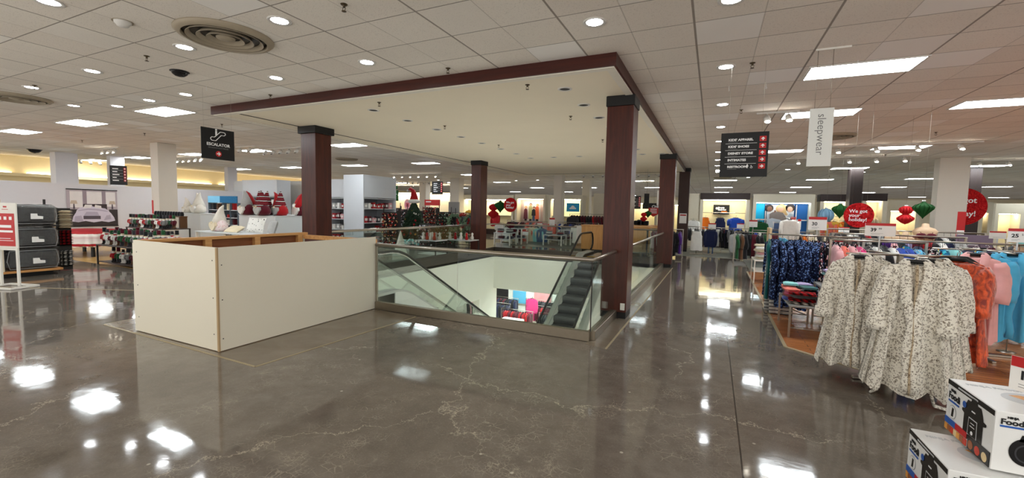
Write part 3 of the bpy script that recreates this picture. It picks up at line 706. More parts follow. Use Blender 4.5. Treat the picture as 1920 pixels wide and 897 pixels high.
def row(x, y, rz, ln, z, items, where, group, rnd=None, kindlab=None, jit=.05, sv=1.):
    """garments hung edge-on along a rail centred on (x,y)"""
    n = len(items); c, s = math.cos(rz), math.sin(rz); rnd = rnd or random.Random(int(x*31+y*17))
    th = min(1., .95*ln/max(1, n)/.105)
    for i, (k, mn) in enumerate(items):
        t = -ln/2+ln*(i+.5)/n; m = PAL[mn] if isinstance(mn, str) else mn
        nm = mn if isinstance(mn, str) else m.name.replace(' cloth', '')
        o = hang(k, m, x+c*t, y+s*t, z, rz+PI/2+rnd.uniform(-jit, jit), '%s %s hanging %s' % (nm, NOUN[k], where), group, i % 3); o.scale = (rnd.uniform(.92, 1.03), th, sv*rnd.uniform(.9, 1.05))
def rackful(x, y, rz, ln, z, items, where, group, adj='metal', sv=1.):
    straight_rack(x, y, rz, ln, z+.02, '%s clothing rack %s' % (adj, where)); row(x, y, rz, ln-.12, z-.005, items, where, group, sv=sv)
def soft(mb, w, d, h, seed=0, n=7, x=0, y=0, z=0, p=4., amp=.15):
    """a soft folded or stuffed slab resting on z"""
    rnd = random.Random(seed); N = n+1; vs = []
    for lvl in (0, 1):
        for i in range(N):
            for j in range(N):
                u, v = -1+2*i/n, -1+2*j/n; e = (max(0, 1-abs(u)**p)*max(0, 1-abs(v)**p))**.5
                k = .97+.03*math.sin(3*v+seed)
                hh = h*(.5+.5*e*(1+rnd.uniform(-amp, amp))) if lvl else h*(.5-.5*e)
                if not lvl: hh = max(0, h*.5-h*.5*e*1.0)
                vs.append((x+u*w/2*k, y+v*d/2*(.97+.03*math.cos(3*u+seed)), z+hh))
    fs = []
    for lvl in (0, 1):
        o = lvl*N*N
        for i in range(n):
            for j in range(n):
                q = [o+i*N+j, o+(i+1)*N+j, o+(i+1)*N+j+1, o+i*N+j+1]; fs.append(q if lvl else q[::-1])
    for i in range(n):
        for a, b in ((i*N, (i+1)*N), ((i+1)*N+n, i*N+n), ((i+1), i), (n*N+i, n*N+i+1)):
            fs.append([a, b, N*N+b, N*N+a])
    return mb.add(vs, fs, True)
FD = {}
def folded(x, y, z, rz, mat, label, group, w=.3, d=.24, h=.045, seed=0):
    key = (mat.name, round(w, 2), round(h, 3), seed % 3)
    if key not in FD:
        b = MB(); soft(b, w, d, h*.55, seed, 6, p=6., amp=.3); soft(b, w*.97, d*.96, h*.5, seed+5, 6, z=h*.46, y=.005, p=5., amp=.4); o = b.build('folded_garment', mat, loc=(x, y, z), rot=rz); FD[key] = o
    else: o = dup(FD[key], (x, y, z), rz)
    return tag(o, label, 'folded clothing', group)
def pillow(mb, w, h, d, n=9):
    N = n+1; vs = []
    for s in (-1, 1):
        for i in range(N):
            for j in range(N):
                u, v = -1+2*i/n, -1+2*j/n; e = (max(0, 1-u**4)*max(0, 1-v**4))**.5; pin = 1-.08*(abs(u)*abs(v))**.5*0-.06*(1-abs(v))*abs(u)**3
                vs.append((u*w/2*(1-.05*(1-v*v)), s*d/2*e, h/2+v*h/2*(1-.05*(1-u*u))))
    fs = []
    for s in (0, 1):
        o = s*N*N
        for i in range(n):
            for j in range(n):
                q = [o+i*N+j, o+(i+1)*N+j, o+(i+1)*N+j+1, o+i*N+j+1]; fs.append(q if not s else q[::-1])
    return mb.add(vs, fs, True)
# ---------------- small fixtures ----------------
M_red = plain('signal red', rgb(186, 34, 36), .45); M_paper = plain('sign paper', rgb(236, 234, 230), .5, noise=.02)
M_ink = plain('black ink', rgb(24, 24, 26), .6); M_greyink = plain('grey ink', rgb(120, 120, 120), .6); M_whiteink = plain('white ink', rgb(240, 240, 240), .5, noise=.01)
M_acryl = plain('frosted acrylic', rgb(200, 204, 206), .2)
def price_sign(x, y, z, rz, s, w, h, label, post=.12, sup=None, red=.2):
    """a price card: red header, price, clear post below; z = bottom of the card"""
    r = thing('price_sign', label, 'sign', (x, y, z-post), rz)
    MB().box(-w/2, w/2, -.003, .003, post, post+h).build('card', M_paper, r)
    MB().box(-w/2*.98, w/2*.98, -.005, -.003, post+h*(1-red), post+h).build('red_header', M_red, r)
    MB().box(-.008, .008, -.006, .006, 0, post).build('stem', M_acryl, r)
    if post > .05: MB().tube([(0, .004, 0), (0, .004, -(z-post)+.012)], .006, 6).build('pole', M_steel, r); MB().cyl(0, 0, -(z-post)+.002, -(z-post)+.012, .09, 12).build('base', M_steel, r)
    if s:
        txt(s, h*.36, M_ink, r, -w*.32, post+h*.36, -.004, bold=.002)
        if sup: txt(sup, h*.2, M_ink, r, -w*.32+len(s)*h*.24, post+h*.5, -.004)
    for k in range(2): MB().box(-w*.3, w*(.1-k*.1), -.004, -.003, post+h*(.2-.08*k), post+h*(.215-.08*k)).build('small_print', M_greyink, r)
    return r
def table(name, x0, x1, y0, y1, z, label, legmat, topmat, th=.03, leg=.02, shelf=None, brace=False, cat='table', rz=0, group=None):
    r = thing(name, label, cat, ((x0+x1)/2, (y0+y1)/2, 0), rz, group); a, c = (x1-x0)/2, (y1-y0)/2
    MB().box(-a, a, -c, c, z-th, z, .004).build('tabletop', topmat, r)
    for sx in (-1, 1):
        for sy in (-1, 1): MB().box(sx*(a-leg)-leg*.8, sx*(a-leg)+leg*.8, sy*(c-leg)-leg*.8, sy*(c-leg)+leg*.8, 0.006, z-th).build('leg', legmat, r)
    if shelf: MB().box(-a+leg, a-leg, -c+leg, c-leg, shelf-.02, shelf).build('shelf', topmat, r)
    if brace:
        for sy in (-1, 1): MB().tube([(-a+.03, sy*(c-leg), .14), (a-.03, sy*(c-leg), .14)], .008, 6).build('stretcher', legmat, r)
        MB().tube([(-a+.03, -c+leg, z-.06), (a-.03, c-leg, .14)], .008, 6).build('brace', legmat, r)
    return r
def disc(mb, x, z, r, y0, y1, n=32, sx=1.): return mb.poly([(x+r*sx*math.cos(2*PI*i/n), z+r*math.sin(2*PI*i/n)) for i in range(n)][::-1], y0, y1)
# ---------------- hanging signs ----------------
def cords(r, xs, z0, z1, mat=None, w=.0012):
    for x in xs: MB().tube([(x, 0, z0), (x, 0, z1)], w, 5).build('hanger_wire', mat or M_steel, r)
def arrow(mb, x, z, s, d, y):
    q = [(-.12, -.42), (.12, -.42), (.12, .05), (.3, -.13), (.45, .02), (0, .47), (-.45, .02), (-.3, -.13), (-.12, .05)]
    if d == 'r': q = [(b, -a) for a, b in q]
    mb.poly([(x+a*s, z+b*s) for a, b in q], y-.002, y)
def directory(x, y, z0, w, h, rz, lines, dirs, label, detail=True):
    r = thing('directory_sign', label, 'sign', (x, y, z0), rz)
    MB().box(-w/2, w/2, -.01, .01, 0, h, .002).build('panel', M_black, r)
    cords(r, (-w*.35, w*.35), h, CEIL-z0); n = len(lines)
    st = h*.152; top = h*.815
    for i, (s, d) in enumerate(zip(lines, dirs)):
        zz = top-i*st
        if detail: txt(s, h*.068, M_whiteink, r, -w*.34, zz, -.0112, bold=.0016, sx=1.12)
        else: MB().box(-w*.34, -w*.34+w*(.34, .28, .4, .24, .36)[i], -.0125, -.01, zz, zz+h*.045).build('lettering_line', M_whiteink, r)
        if detail: MB().box(-w*.34, -w*.14, -.0115, -.01, zz-h*.033, zz-h*.026).build('small_text_line', M_greyink, r)
        MB().box(w*.31, w*.45, -.0118, -.01, zz-h*.028, zz+h*.087).build('arrow_tile', M_red, r)
        b = MB(); arrow(b, w*.38, zz+h*.028, h*.085, d, -.012); b.build('arrow', M_whiteink, r)
        if i < n-1: MB().box(-w*.4, w*.26, -.0115, -.01, zz-h*.062, zz-h*.056).build('divider', M_whiteink, r)
    if 'RESTROOM' in lines:
        zz = top-(n-1)*st; b = MB(); disc(b, w*.085, zz+h*.066, h*.012, -.0125, -.011, 12)
        b.poly([(w*.062, zz+h*.02), (w*.108, zz+h*.02), (w*.104, zz+h*.052), (w*.066, zz+h*.052)][::-1], -.0125, -.011).box(w*.074, w*.083, -.0125, -.011, zz-h*.012, zz+h*.02).box(w*.087, w*.096, -.0125, -.011, zz-h*.012, zz+h*.02)
        b.build('person_symbol', M_whiteink, r)
        b = MB(); disc(b, w*.165, zz+h*.045, h*.009, -.0125, -.011, 10); b.box(w*.16, w*.168, -.0125, -.011, zz+h*.012, zz+h*.038)
        b.tube([(w*.172+h*.02*math.cos(a), -.0118, zz+h*.006+h*.02*math.sin(a)) for a in [i*PI/7 for i in range(-8, 4)]], h*.004, 5); b.box(w*.165, w*.2, -.0125, -.011, zz+h*.014, zz+h*.02)
        b.build('wheelchair_symbol', M_whiteink, r)
    return r
x0, z0 = P(1348, 334, 6.4)
directory(.325, 6.4, 2.19, .55, .575, 0, ["KIDS' APPAREL", "KIDS' SHOES", "DISNEY STORE", "INTIMATES", "RESTROOM"], 'uuurr', 'black hanging directory sign listing five departments with a red arrow each, nearest the camera')
x, z = P(820, 365, 17.0)
directory(x, 17.0, z, .62, .62, -.0, [""]*5, 'uuurr', 'black hanging directory sign over the holiday decoration area behind the well', False)
x, z = P(1193, 392, 17.0); directory(x-.05, 17.0, z, .42, .5, 0, [""]*5, 'uuurr', 'black hanging directory sign half hidden by the near maroon column', False)
x, z = P(223, 347, 8.4); directory(x, 8.4, z, .5, .72, .9, [""]*5, 'uuurr', 'black hanging directory sign high in front of the pale bedding wall', False)
# escalator sign
yS = 5.0
r = thing('escalator_sign', 'black hanging sign reading ESCALATOR with an escalator symbol and red arrow', 'sign', (-8.0, (PX(377, 266, -8.)[0]+PX(439, 274, -8.)[0])/2, PX(377, 296, -8.)[1]), PI/2)
w = PX(439, 274, -8.)[0]-PX(377, 266, -8.)[0]; h = PX(377, 237, -8.)[1]-PX(377, 296, -8.)[1]; print('ESC', w, h)
MB().box(-w/2, w/2, -.008, .008, 0, h, .002).build('panel', M_black, r)
cords(r, (-w*.42, w*.42), h, CEIL-r.location.z)
txt('ESCALATOR', .07, M_whiteink, r, 0, .235, -.009, 'CENTER', bold=.0016, sx=1.02)
txt('ESCALERAS ELECTRICAS', .03, M_greyink, r, 0, .19, -.009, 'CENTER', sx=1.05)
b = MB()
q = [(-.13, .345), (-.11, .325), (-.045, .325), (.05, .43), (.10, .43), (.125, .455), (.115, .48), (.09, .487), (.035, .487), (-.065, .385), (-.11, .385), (-.13, .365), (-.13, .345)]
b.tube([(a, -.011, c) for a, c in q], .0065, 6); b.build('escalator_symbol', M_whiteink, r)
b = MB(); disc(b, -.035, .515, .017, -.0125, -.009, 14); b.box(-.05, -.02, -.0125, -.009, .42, .495); b.build('rider_symbol', M_whiteink, r)
b = MB(); disc(b, 0, .1, .05, -.010, -.008, 20); b.build('arrow_disc', M_red, r)
b = MB(); arrow(b, 0, .1, .075, 'r', -.0105); b.build('arrow', M_whiteink, r)
# sleepwear sign
r = thing('sleepwear_sign', 'white hanging banner sign reading sleepwear in vertical grey letters', 'sign', (1.105, 6.2, 2.29), 0)
MB().box(-.12, .12, -.006, .006, 0, .68, .002).build('panel', plain('sign white', rgb(228, 230, 226), .5, noise=.01), r)
MB().box(-.10, .24, -.006, .006, CEIL-2.29-.02, CEIL-2.29).build('track', M_white, r)
for x in (-.075, .075): MB().tube([(x, 0, .68), (x, 0, CEIL-2.29-.02)], .003, 6).build('hanger_rod', M_steel, r)
txt('sleepwear', .118, M_greyink, r, -.035, .615, -.0065, rot=(PI/2, PI/2, 0), sx=1., bold=-.0006)
# round holiday signs
def round_sign(x, y, z, R_, label, mat=None, ink=None, size=.2, rz=0):
    r = thing('round_sign', label, 'sign', (x, y, z), rz)
    b = MB(); disc(b, 0, 0, R_, -.008, .008, 48); b.build('disc', mat or M_redg, r)
    b = MB(); b.tube([(R_*math.cos(a), 0, R_*math.sin(a)) for a in [i*PI/24 for i in range(49)]], .01, 6, False); b.build('rim', M_whiteink if mat is None and R_ > .5 else (mat or M_red), r)
    cords(r, (-R_*.5, R_*.5), R_*.87, CEIL-z)
    for i, s in enumerate(('We got', 'your', 'holiday!')): txt(s, R_*size*2, M_whiteink, r, -R_*.68, R_*(.22-i*.36), -.0095, bold=.006*R_)
    return r
M_redg = printed('glittery red board', rgb(170, 24, 28), [rgb(200, 40, 40), rgb(140, 16, 20), rgb(176, 28, 30)], 30, .6)
x, z = P(1610, 404, 9.3); round_sign(x, 9.3, z, .205, 'round red hanging sign reading We got your holiday over the sleepwear racks', mat=M_redg)
x, z = P(1804, 388, 19.6); round_sign(x, 19.6, z, .62, 'large glittery red round holiday sign half hidden behind the white column', mat=M_redg)
x, z = P(957, 384.5, 18.8); round_sign(x, 18.8, z, .34, 'round red sign reading We got your holiday with a white rim beyond the well')
# paper ornaments hanging
def ornament(x, y, z, kind, mat, label, s=1.):
    """honeycomb paper ornament: vanes round a spindle"""
    r = thing('paper_ornament', label, 'ornament', (x, y, z)); b = MB()
    pr_ = {'ball': [(0, -1), (.55, -.84), (.9, -.45), (1, 0), (.9, .45), (.55, .84), (0, 1)],
           'onion': [(0, -1.05), (.12, -.85), (.55, -.35), (.95, .1), (1, .35), (.75, .6), (.3, .78), (.12, 1), (0, 1)],
           'double': [(0, -1.15), (.35, -.98), (.8, -.6), (.82, -.35), (.5, -.1), (.28, .08), (.55, .25), (.68, .5), (.62, .8), (.3, 1.), (0, 1.05)]}[kind]
    N = 14
    for i in range(N):
        a = 2*PI*i/N; ca, sa = math.cos(a)*s, math.sin(a)*s
        vs = []
        for u, v in pr_: vs += [(u*ca-.004*sa/s, u*sa+.004*ca/s, v*s), (u*ca+.004*sa/s, u*sa-.004*ca/s, v*s)]
        k = len(pr_); b.add(vs+[(0, 0, v*s) for u, v in pr_], [[2*j, 2*j+2, 2*k+j+1, 2*k+j] for j in range(k-1)]+[[2*j+1, 2*j+3, 2*k+j+1, 2*k+j] for j in range(k-1)])
    b.lathe([(u*s*.93, v*s) for u, v in pr_], 28); b.build('paper_body', mat, r)
    MB().cyl(0, 0, s*.98, s*1.14, s*.16, 10).build('cap', M_whiteink, r)
    MB().tube([(0, 0, s*1.1), (0, 0, CEIL-z)], .0015, 4).build('string', M_steel, r); return r
M_og = plain('green tissue paper', rgb(24, 84, 34), .8); M_or = plain('red tissue paper', rgb(190, 22, 30), .8); M_ob = plain('dusty blue tissue paper', rgb(120, 158, 184), .8)
def orn(px, py, Y, kind, mat, label, s): x, z = P(px, py, Y); ornament(x, Y, z, kind, mat, label, s)
orn(1548.5, 404, 12.5, 'ball', M_ob, 'dusty blue round paper ornament hanging beside the blue display', .17)
orn(1575, 396, 12.0, 'onion', M_og, 'dark green paper ornament hanging left of the round red sign', .165)
orn(1698, 403, 10.9, 'double', M_or, 'red double-bulb paper ornament hanging left of the white column', .165)
orn(1731, 394, 9.9, 'onion', M_og, 'large dark green paper ornament hanging against the white column edge', .15)
orn(938, 388, 19.2, 'onion', M_og, 'green paper ornament hanging beside the far round red sign', .3)
orn(925, 396, 20.6, 'double', M_or, 'red paper ornament half behind the far left maroon column', .36)
orn(1207, 407, 19.5, 'double', M_or, 'small red paper ornament near the checkout counter', .18)
orn(1215, 402, 19.8, 'onion', M_og, 'small green paper ornament near the checkout counter', .16)
# ---------------- ceiling hardware ----------------
M_vent = plain('beige enamel grille', rgb(160, 148, 128), .5)
def vent(x, y, R_, label):
    r = thing('ceiling_vent', label, 'vent', (x, y, CEIL))
    MB().lathe([(R_*.86, -.05), (R_*.93, -.045), (R_, -.012), (R_, 0), (R_*.84, 0), (R_*.84, -.03), (R_*.86, -.05)], 48).build('outer_ring', M_vent, r)
    for q in (.66, .46, .27):
        MB().lathe([(R_*(q+.03), -.005), (R_*(q+.1), -.045), (R_*(q+.115), -.05), (R_*(q+.11), -.04), (R_*(q+.04), 0)], 48).build('cone_ring', M_vent, r)
    MB().lathe([(0, -.05), (R_*.1, -.05), (R_*.19, -.035), (R_*.2, -.02), (R_*.1, 0)], 32).build('centre_cone', M_vent, r)
    MB().lathe([(0, -.0015), (R_*.86, -.0015)], 32).build('duct_opening', M_candark, r)
vent(-5.28, 3.24, .50, 'large round beige ceiling air vent with concentric rings')
vent(-12.3, 3.55, .5, 'round ceiling air vent with concentric rings at the left edge of the picture')
x, y = F(1560, 255, CEIL); vent(x, y, .5, 'round ceiling air vent behind the sleepwear sign')
for px, py, l in ((650, 298, 'far round ceiling air vent right of the first maroon column'), (1355, 333, 'far round ceiling air vent below the directory sign'), (1215, 340, 'far round ceiling air vent between the maroon columns')):
    x, y = F(px, py, CEIL); vent(x, y, .45, l)
x, y = -5.95, 2.55
r = thing('smoke_detector', 'round off-white smoke detector left of the big round vent', 'detector', (x, y, CEIL))
MB().lathe([(0, -.055), (.05, -.053), (.062, -.03), (.075, -.022), (.078, 0)], 24).build('body', M_trimw, r); MB().lathe([(.078, 0), (.095, -.006), (.095, 0)], 24).build('base_ring', M_vent, r)
def dome(x, y, label, R_=.11):
    r = thing('camera_dome', label, 'camera', (x, y, CEIL))
    MB().lathe([(0, -R_*.75), (R_*.5, -R_*.66), (R_*.85, -R_*.4), (R_, -.012)], 24).build('dome', plain('smoked dome', (.01, .01, .012, 1), .08), r); MB().lathe([(R_, -.014), (R_*1.12, -.008), (R_*1.12, 0)], 24).build('ring', M_black, r)
dome(-7.35, 3.82, 'black security camera dome on the ceiling before the maroon soffit'); 
x, y = F(65, 283, CEIL-.05); dome(x, y, 'black security camera dome far left over the bedding wall', .2)
x, y = F(362, 321, CEIL); dome(x, y, 'small black security camera dome over the white gnome pedestal', .17)
M_brass = plain('dull brass', rgb(96, 84, 66), .35, .8)
sk0 = None
def sprinkler(x, y, z=CEIL):
    global sk0
    lab = 'small brass fire sprinkler head under the ceiling'
    if sk0 is None:
        sk0 = thing('sprinkler_head', lab, 'sprinkler', (x, y, z), 0, 'fire sprinkler heads')
        MB().lathe([(.035, 0), (.03, -.008), (.012, -.012), (.012, -.03)], 14).tube([(-.012, 0, -.025), (-.02, 0, -.045), (0, 0, -.068)], .003, 5).tube([(.012, 0, -.025), (.02, 0, -.045), (0, 0, -.068)], .003, 5).build('body', M_brass, sk0)
        MB().lathe([(0, -.07), (.022, -.07), (.024, -.066), (0, -.066)], 12).build('deflector', M_brass, sk0); KIDS[sk0.name] = list(sk0.children)
    else: dup(sk0, (x, y, z))
for px, py in ((275, 105), (645, 8), (840, 128), (1411, 118), (1390, 206), (507, 178), (65, 160), (416, 233), (271, 250), (154, 263), (1755, 248), (1660, 290), (245, 297), (610, 300), (1555, 330)):
    sprinkler(*F(px, py, CEIL))
for px, py in ((989, 159), (1070, 218), (711, 192), (834, 236), (935, 272), (1130, 262)): sprinkler(*F(px, py, 3.5), 3.5)
# little hook hangers in the ceiling
hk = None
for px, py in ((1367, 162), (1437, 157), (387, 162), (335, 225), (1609, 113)):
    x, y = F(px, py, CEIL); b = MB().tube([(0, 0, 0), (0, 0, -.05), (.012, 0, -.062), (0, 0, -.072), (-.01, 0, -.062)], .003, 5)
    if hk is None: hk = b.build('ceiling_hook', M_whiteink, loc=(x, y, CEIL), label='tiny white sign hook hanging from the ceiling grid', cat='hook', group='ceiling hooks')
    else: dup(hk, (x, y, CEIL))
# track lights
th0 = None
M_th = plain('track head white', rgb(220, 218, 212), .4); M_lamp = emit('track lamp', (1, .93, .8, 1), 45.)
def track(px, py, Y, n, sp, label, lit=True, rz=0., off=0.):
    x, z = P(px, py, Y) if Y else (0, 0)
    if not Y: x, Y = F(px, py, CEIL-.2)
    r = thing('track_light', label, 'light', (x, Y, CEIL), rz); ln = sp*n
    MB().box(-ln/2, ln/2, -.018, .018, -.03, -.001).build('track', M_th, r)
    for i in range(n):
        u = -ln/2+sp*(i+.5); h = MB().tube([(u, 0, -.03), (u, 0, -.11)], .009, 6).tube([(u, .02, -.09), (u+.01, -.07, -.19)], [.05, .06], 14).build('lamp_head', M_th, r)
        l = MB().lathe([(0, 0), (.05, 0)], 14).build('lamp_lens', M_lamp if lit else M_candark, h)
        l.location = (u+.0105, -.072, -.193); l.rotation_euler = (PI+.73, 0, 0)
    return r
track(205, 262, 8.2, 3, .42, 'white track light with three heads over the left aisle')
track(352, 314, 11.0, 6, .42, 'row of bright track lamps over the gnome pedestals')
track(178, 312, 10.4, 6, .36, 'row of small unlit track lamps in front of the yellow clerestory', False, PI/2)
track(527, 268, 10.2, 5, .4, 'white track light with five unlit heads left of the first maroon column', False)
track(1456, 246, 9.6, 2, .35, 'white track light beside the directory sign')
track(1680, 283, 14.8, 4, .85, 'row of track lamps under the troffer over the right racks')
track(1590, 319, 17.5, 5, .7, 'row of bright track lamps under the far right troffers')
track(1890, 309, 19.5, 3, .7, 'row of track lamps at the right edge of the picture')
track(778, 332, 20.5, 6, .6, 'cluster of bright track lamps over the holiday area')
track(340, 318, 17, 5, .5, 'far row of track lamps behind the white left column')
for px, py, Y, n, l in ((1112, 343, 21.9, 3, 'track lamps left of the near maroon column'), (1215, 367, 22, 5, 'track lamps over the checkout'), (730, 362, 25, 6, 'far track lamps over the holiday wall'), (800, 360, 26, 8, 'far track lamps behind the holiday directory sign'), (460, 285, 9.5, 2, 'two track lamps beside the escalator sign')):
    track(px, py, Y, n, .5, 'row of small '+l, False)
# ================= foreground right: robes =================
def robe(x, y, z, rz, L, seed, label, mat, W=.52, sleeve='robe', spread=.08, D=.18, amp=.34, k=8, flare=1.25, lapel=True, belt=True, s=1.):
    r = thing('robe', label, 'clothing', (x, y, z), rz); r.scale = (s, s, s)
    g = garment(W, L, D, sleeve, flare, k, amp, seed, 56, 34, False, False, .085, spread, False, .02); g.build('robe_body', mat, r)
    if lapel or belt:
        a = garment(W, L, D, 'none', flare, k, amp, seed, 56, 34, lapel, belt, .085, spread, False, .02)
        nb = 41*56; m = MB(); m.v = a.v[nb:]; m.f = [[i-nb for i in q] for q in a.f if q[0] >= nb]; m.mi = [0]*len(m.f); m.sm = [True]*len(m.f)
        m.build('shawl_collar', mat, r)
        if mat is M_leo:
            q = [(.004*math.sin(i), a.front(.02, -.09-(L-.02)*i/14)-.006, -.09-(L-.02)*i/14) for i in range(15)]; tag(MB().tube(q, [.045, .05, .045, .036]+[.026+.001*i for i in range(11)], 8, True, True, .3).build('shaded_lining', M_leo_shaded, r), 'browner leopard print inside, shade of the opening painted in')
    h = MB().tube([(-W*.38, 0, -.12), (-.06, .0, -.062), (.06, 0, -.062), (W*.38, 0, -.12)], [.012, .02, .02, .012], 10)
    h.build('hanger', M_black, r)
    MB().tube([(0, 0, -.05), (0, 0, -.0), (.022, 0, .02), (.0, 0, .042), (-.018, 0, .03)], .003, 6).build('hanger_hook', M_chrome, r)
    return r
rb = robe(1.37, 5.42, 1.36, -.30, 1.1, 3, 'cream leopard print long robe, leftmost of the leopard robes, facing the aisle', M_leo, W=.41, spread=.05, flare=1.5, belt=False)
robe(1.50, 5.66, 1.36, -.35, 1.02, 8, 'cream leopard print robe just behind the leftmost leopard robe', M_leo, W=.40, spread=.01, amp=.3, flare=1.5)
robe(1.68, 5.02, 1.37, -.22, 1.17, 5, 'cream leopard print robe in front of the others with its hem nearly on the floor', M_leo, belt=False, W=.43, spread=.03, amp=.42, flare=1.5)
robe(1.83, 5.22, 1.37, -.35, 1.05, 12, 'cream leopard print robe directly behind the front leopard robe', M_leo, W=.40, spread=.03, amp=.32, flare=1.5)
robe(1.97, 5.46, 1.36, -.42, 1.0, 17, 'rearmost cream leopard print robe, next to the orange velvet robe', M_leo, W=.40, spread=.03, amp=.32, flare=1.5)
b = MB().tube([(0, 0, .12), (.03, .02, .03), (.10, .03, .012), (.2, .0, .013), (.34, .05, .013)], [.03, .03, .028, .026, .024], 8, True, True, .35)
b.build('robe_belt', M_leo, loc=(1.83, 4.93, .008), label='loose end of a leopard print belt trailing on the wood floor', cat='belt')
b = MB().tube([(0, 0, .22), (.01, .0, .1), (-.01, -.01, .03), (-.06, -.04, .012)], [.022, .024, .03, .03], 8, True, True, .4)
b.build('robe_belt', M_leo, loc=(1.52, 5.16, .01), label='leopard print belt end hanging to the floor between two robes', cat='belt')
four_way(1.75, 5.62, .3, 1.33, 'steel four way rack carrying the leopard print robes', .5)
robe(2.22, 5.72, 1.36, -.75, .98, 21, 'crushed orange velvet robe beside the leopard robes', M_velvet, W=.44, sleeve='wide', spread=.02, D=.14, lapel=False, belt=False)
robe(2.34, 5.98, 1.36, -.8, .96, 22, 'second crushed orange velvet robe, partly behind the first', M_velvet, W=.42, sleeve='wide', spread=.02, D=.13, lapel=False, belt=False)
M_pinkf = fab('pale pink fleece', rgb(228, 172, 170), 1.); M_bluef = fab('bright sky blue fleece', rgb(84, 176, 216), 1.)
robe(2.74, 6.66, 1.36, -.5, .96, 31, 'pale pink fleece robe with its belt hanging to the floor', M_pinkf, W=.42, sleeve='wide', spread=.03, D=.14, k=5, flare=1.0)
robe(2.93, 6.9, 1.36, -.6, .96, 32, 'sky blue robe squeezed between the pink robe and the front blue robe', M_bluef, W=.42, sleeve='wide', spread=.02, D=.12, k=5, belt=False, flare=1.0)
robe(3.14, 6.88, 1.37, -.45, .95, 33, 'bright sky blue fleece robe, widest one right of the pink robe', M_bluef, W=.46, sleeve='wide', spread=.05, D=.15, k=5, flare=1.02, belt=False)
robe(3.54, 6.95, 1.34, -.5, .9, 34, 'bright cartoon-coloured print nightgown at the right edge of the picture', M_colorp, W=.42, sleeve='wide', spread=.06, D=.13, lapel=False, belt=False)
four_way(3.05, 7.25, .1, 1.33, 'steel four way rack behind the pink and blue robes', .5)
straight_rack(3.1, 8.25, 0, 2.0, 1.36, 'long clothing rack behind the blue robes')
row(3.1, 8.25, 0, 1.85, 1.34, [('gown', m) for m in ('black', 'black', M_floral, M_colorp, 'navy', M_floral, M_colorp, 'aqua', 'navy', M_colorp, 'purple', M_floral, 'white', M_colorp)], 'behind the blue robes', 'nightgowns behind the blue robes')
straight_rack(2.1, 7.6, 0, 1.1, 1.36, 'clothing rack behind the leopard robes')
row(2.1, 7.6, 0, 1.0, 1.34, [('longshirt', m) for m in ('pink', 'coral', 'pink', 'hotpink', 'black', 'white', 'black', 'white', 'royal', 'royal', 'sky')], 'behind the leopard robes', 'tops behind the leopard robes')
price_sign(1.93, 6.9, 1.46, -.15, '39', .30, .165, 'white price card reading 39.99 with red header, above the leopard robes', .16, '99')
price_sign(3.50, 7.6, 1.42, -.3, '25', .175, .175, 'white price card reading 25 with red header, above the blue robes', .16, '5')
price_sign(1.874, 10.2, 1.42, -.1, '30', .30, .26, 'white price card reading 30 above the dark floral pajamas', .1)
# ---- pajama rack ----
straight_rack(1.55, 8.75, 0, 1.3, 1.36, 'steel clothing rack holding navy and floral pajamas beside the aisle')
its = [('gown', PAL['teal']), ('gown', M_navyp), ('gown', M_navyp), ('robeshort', PAL['sky']), ('gown', M_navyp), ('gown', M_navyp), ('longshirt', M_navyp), ('longshirt', M_navyp), ('longshirt', M_navyp), ('longshirt', M_floral), ('longshirt', M_floralw), ('longshirt', M_floral), ('longshirt', M_floralw), ('longshirt', M_floral), ('longshirt', M_floralw), ('longshirt', M_floral)]
row(1.42, 8.75, 0, 1.05, 1.34, its, 'on the rack by the aisle', 'pajamas on the aisle rack', jit=.5)
for i, (x, m) in enumerate(((1.0, M_gridp), (1.1, M_gridp), (1.2, M_gridp))): hang('pants', m, x, 8.6, .98, PI/2+.3, 'white and black grid print pajama bottoms under the navy pajamas', 'grid print pajama bottoms', i)
def big(kind, mat, x, y, z, rz, label, group=None, hi=True, s=1.):
    sp = dict(SPEC[kind]); sp['D'] = sp['D']*1.3; g = garment(seed=int(x*97) % 50, n=28, rows=14, **sp)
    r = g.build(NAMEK[kind], [mat, M_black], loc=(x, y, z), rot=rz, label=label, cat='clothing', group=group); r.scale = (s, s, s); return r
row(1.3, 8.42, .12, .75, 1.33, [('gown', M_navyp)]*8, 'in the front rank of the aisle rack', 'navy gowns in the front rank', jit=.3)
row(1.86, 8.42, .0, .5, 1.33, [('gown', M_floralw), ('gown', M_floral)]*4, 'in the front rank beside the navy gowns', 'floral gowns in the front rank', jit=.3)
big('shirt', PAL['pink'], 2.2, 8.2, 1.29, -.2, 'pale pink short sleeve pajama top facing the aisle')
big('longshirt', PAL['black'], 2.36, 8.5, 1.3, -.2, 'black top behind the pale pink pajama top')
MB().box(-.02, .02, -.22, .22, 0.006, 1.45, .004).build('wooden_end_panel', wood_mat('pale birch panel', rgb(206, 176, 134), rgb(224, 196, 156), .8, .5, 2), loc=(1.02, 9.75, 0), label='tall pale wood end panel beside the pajama rack', cat='panel')
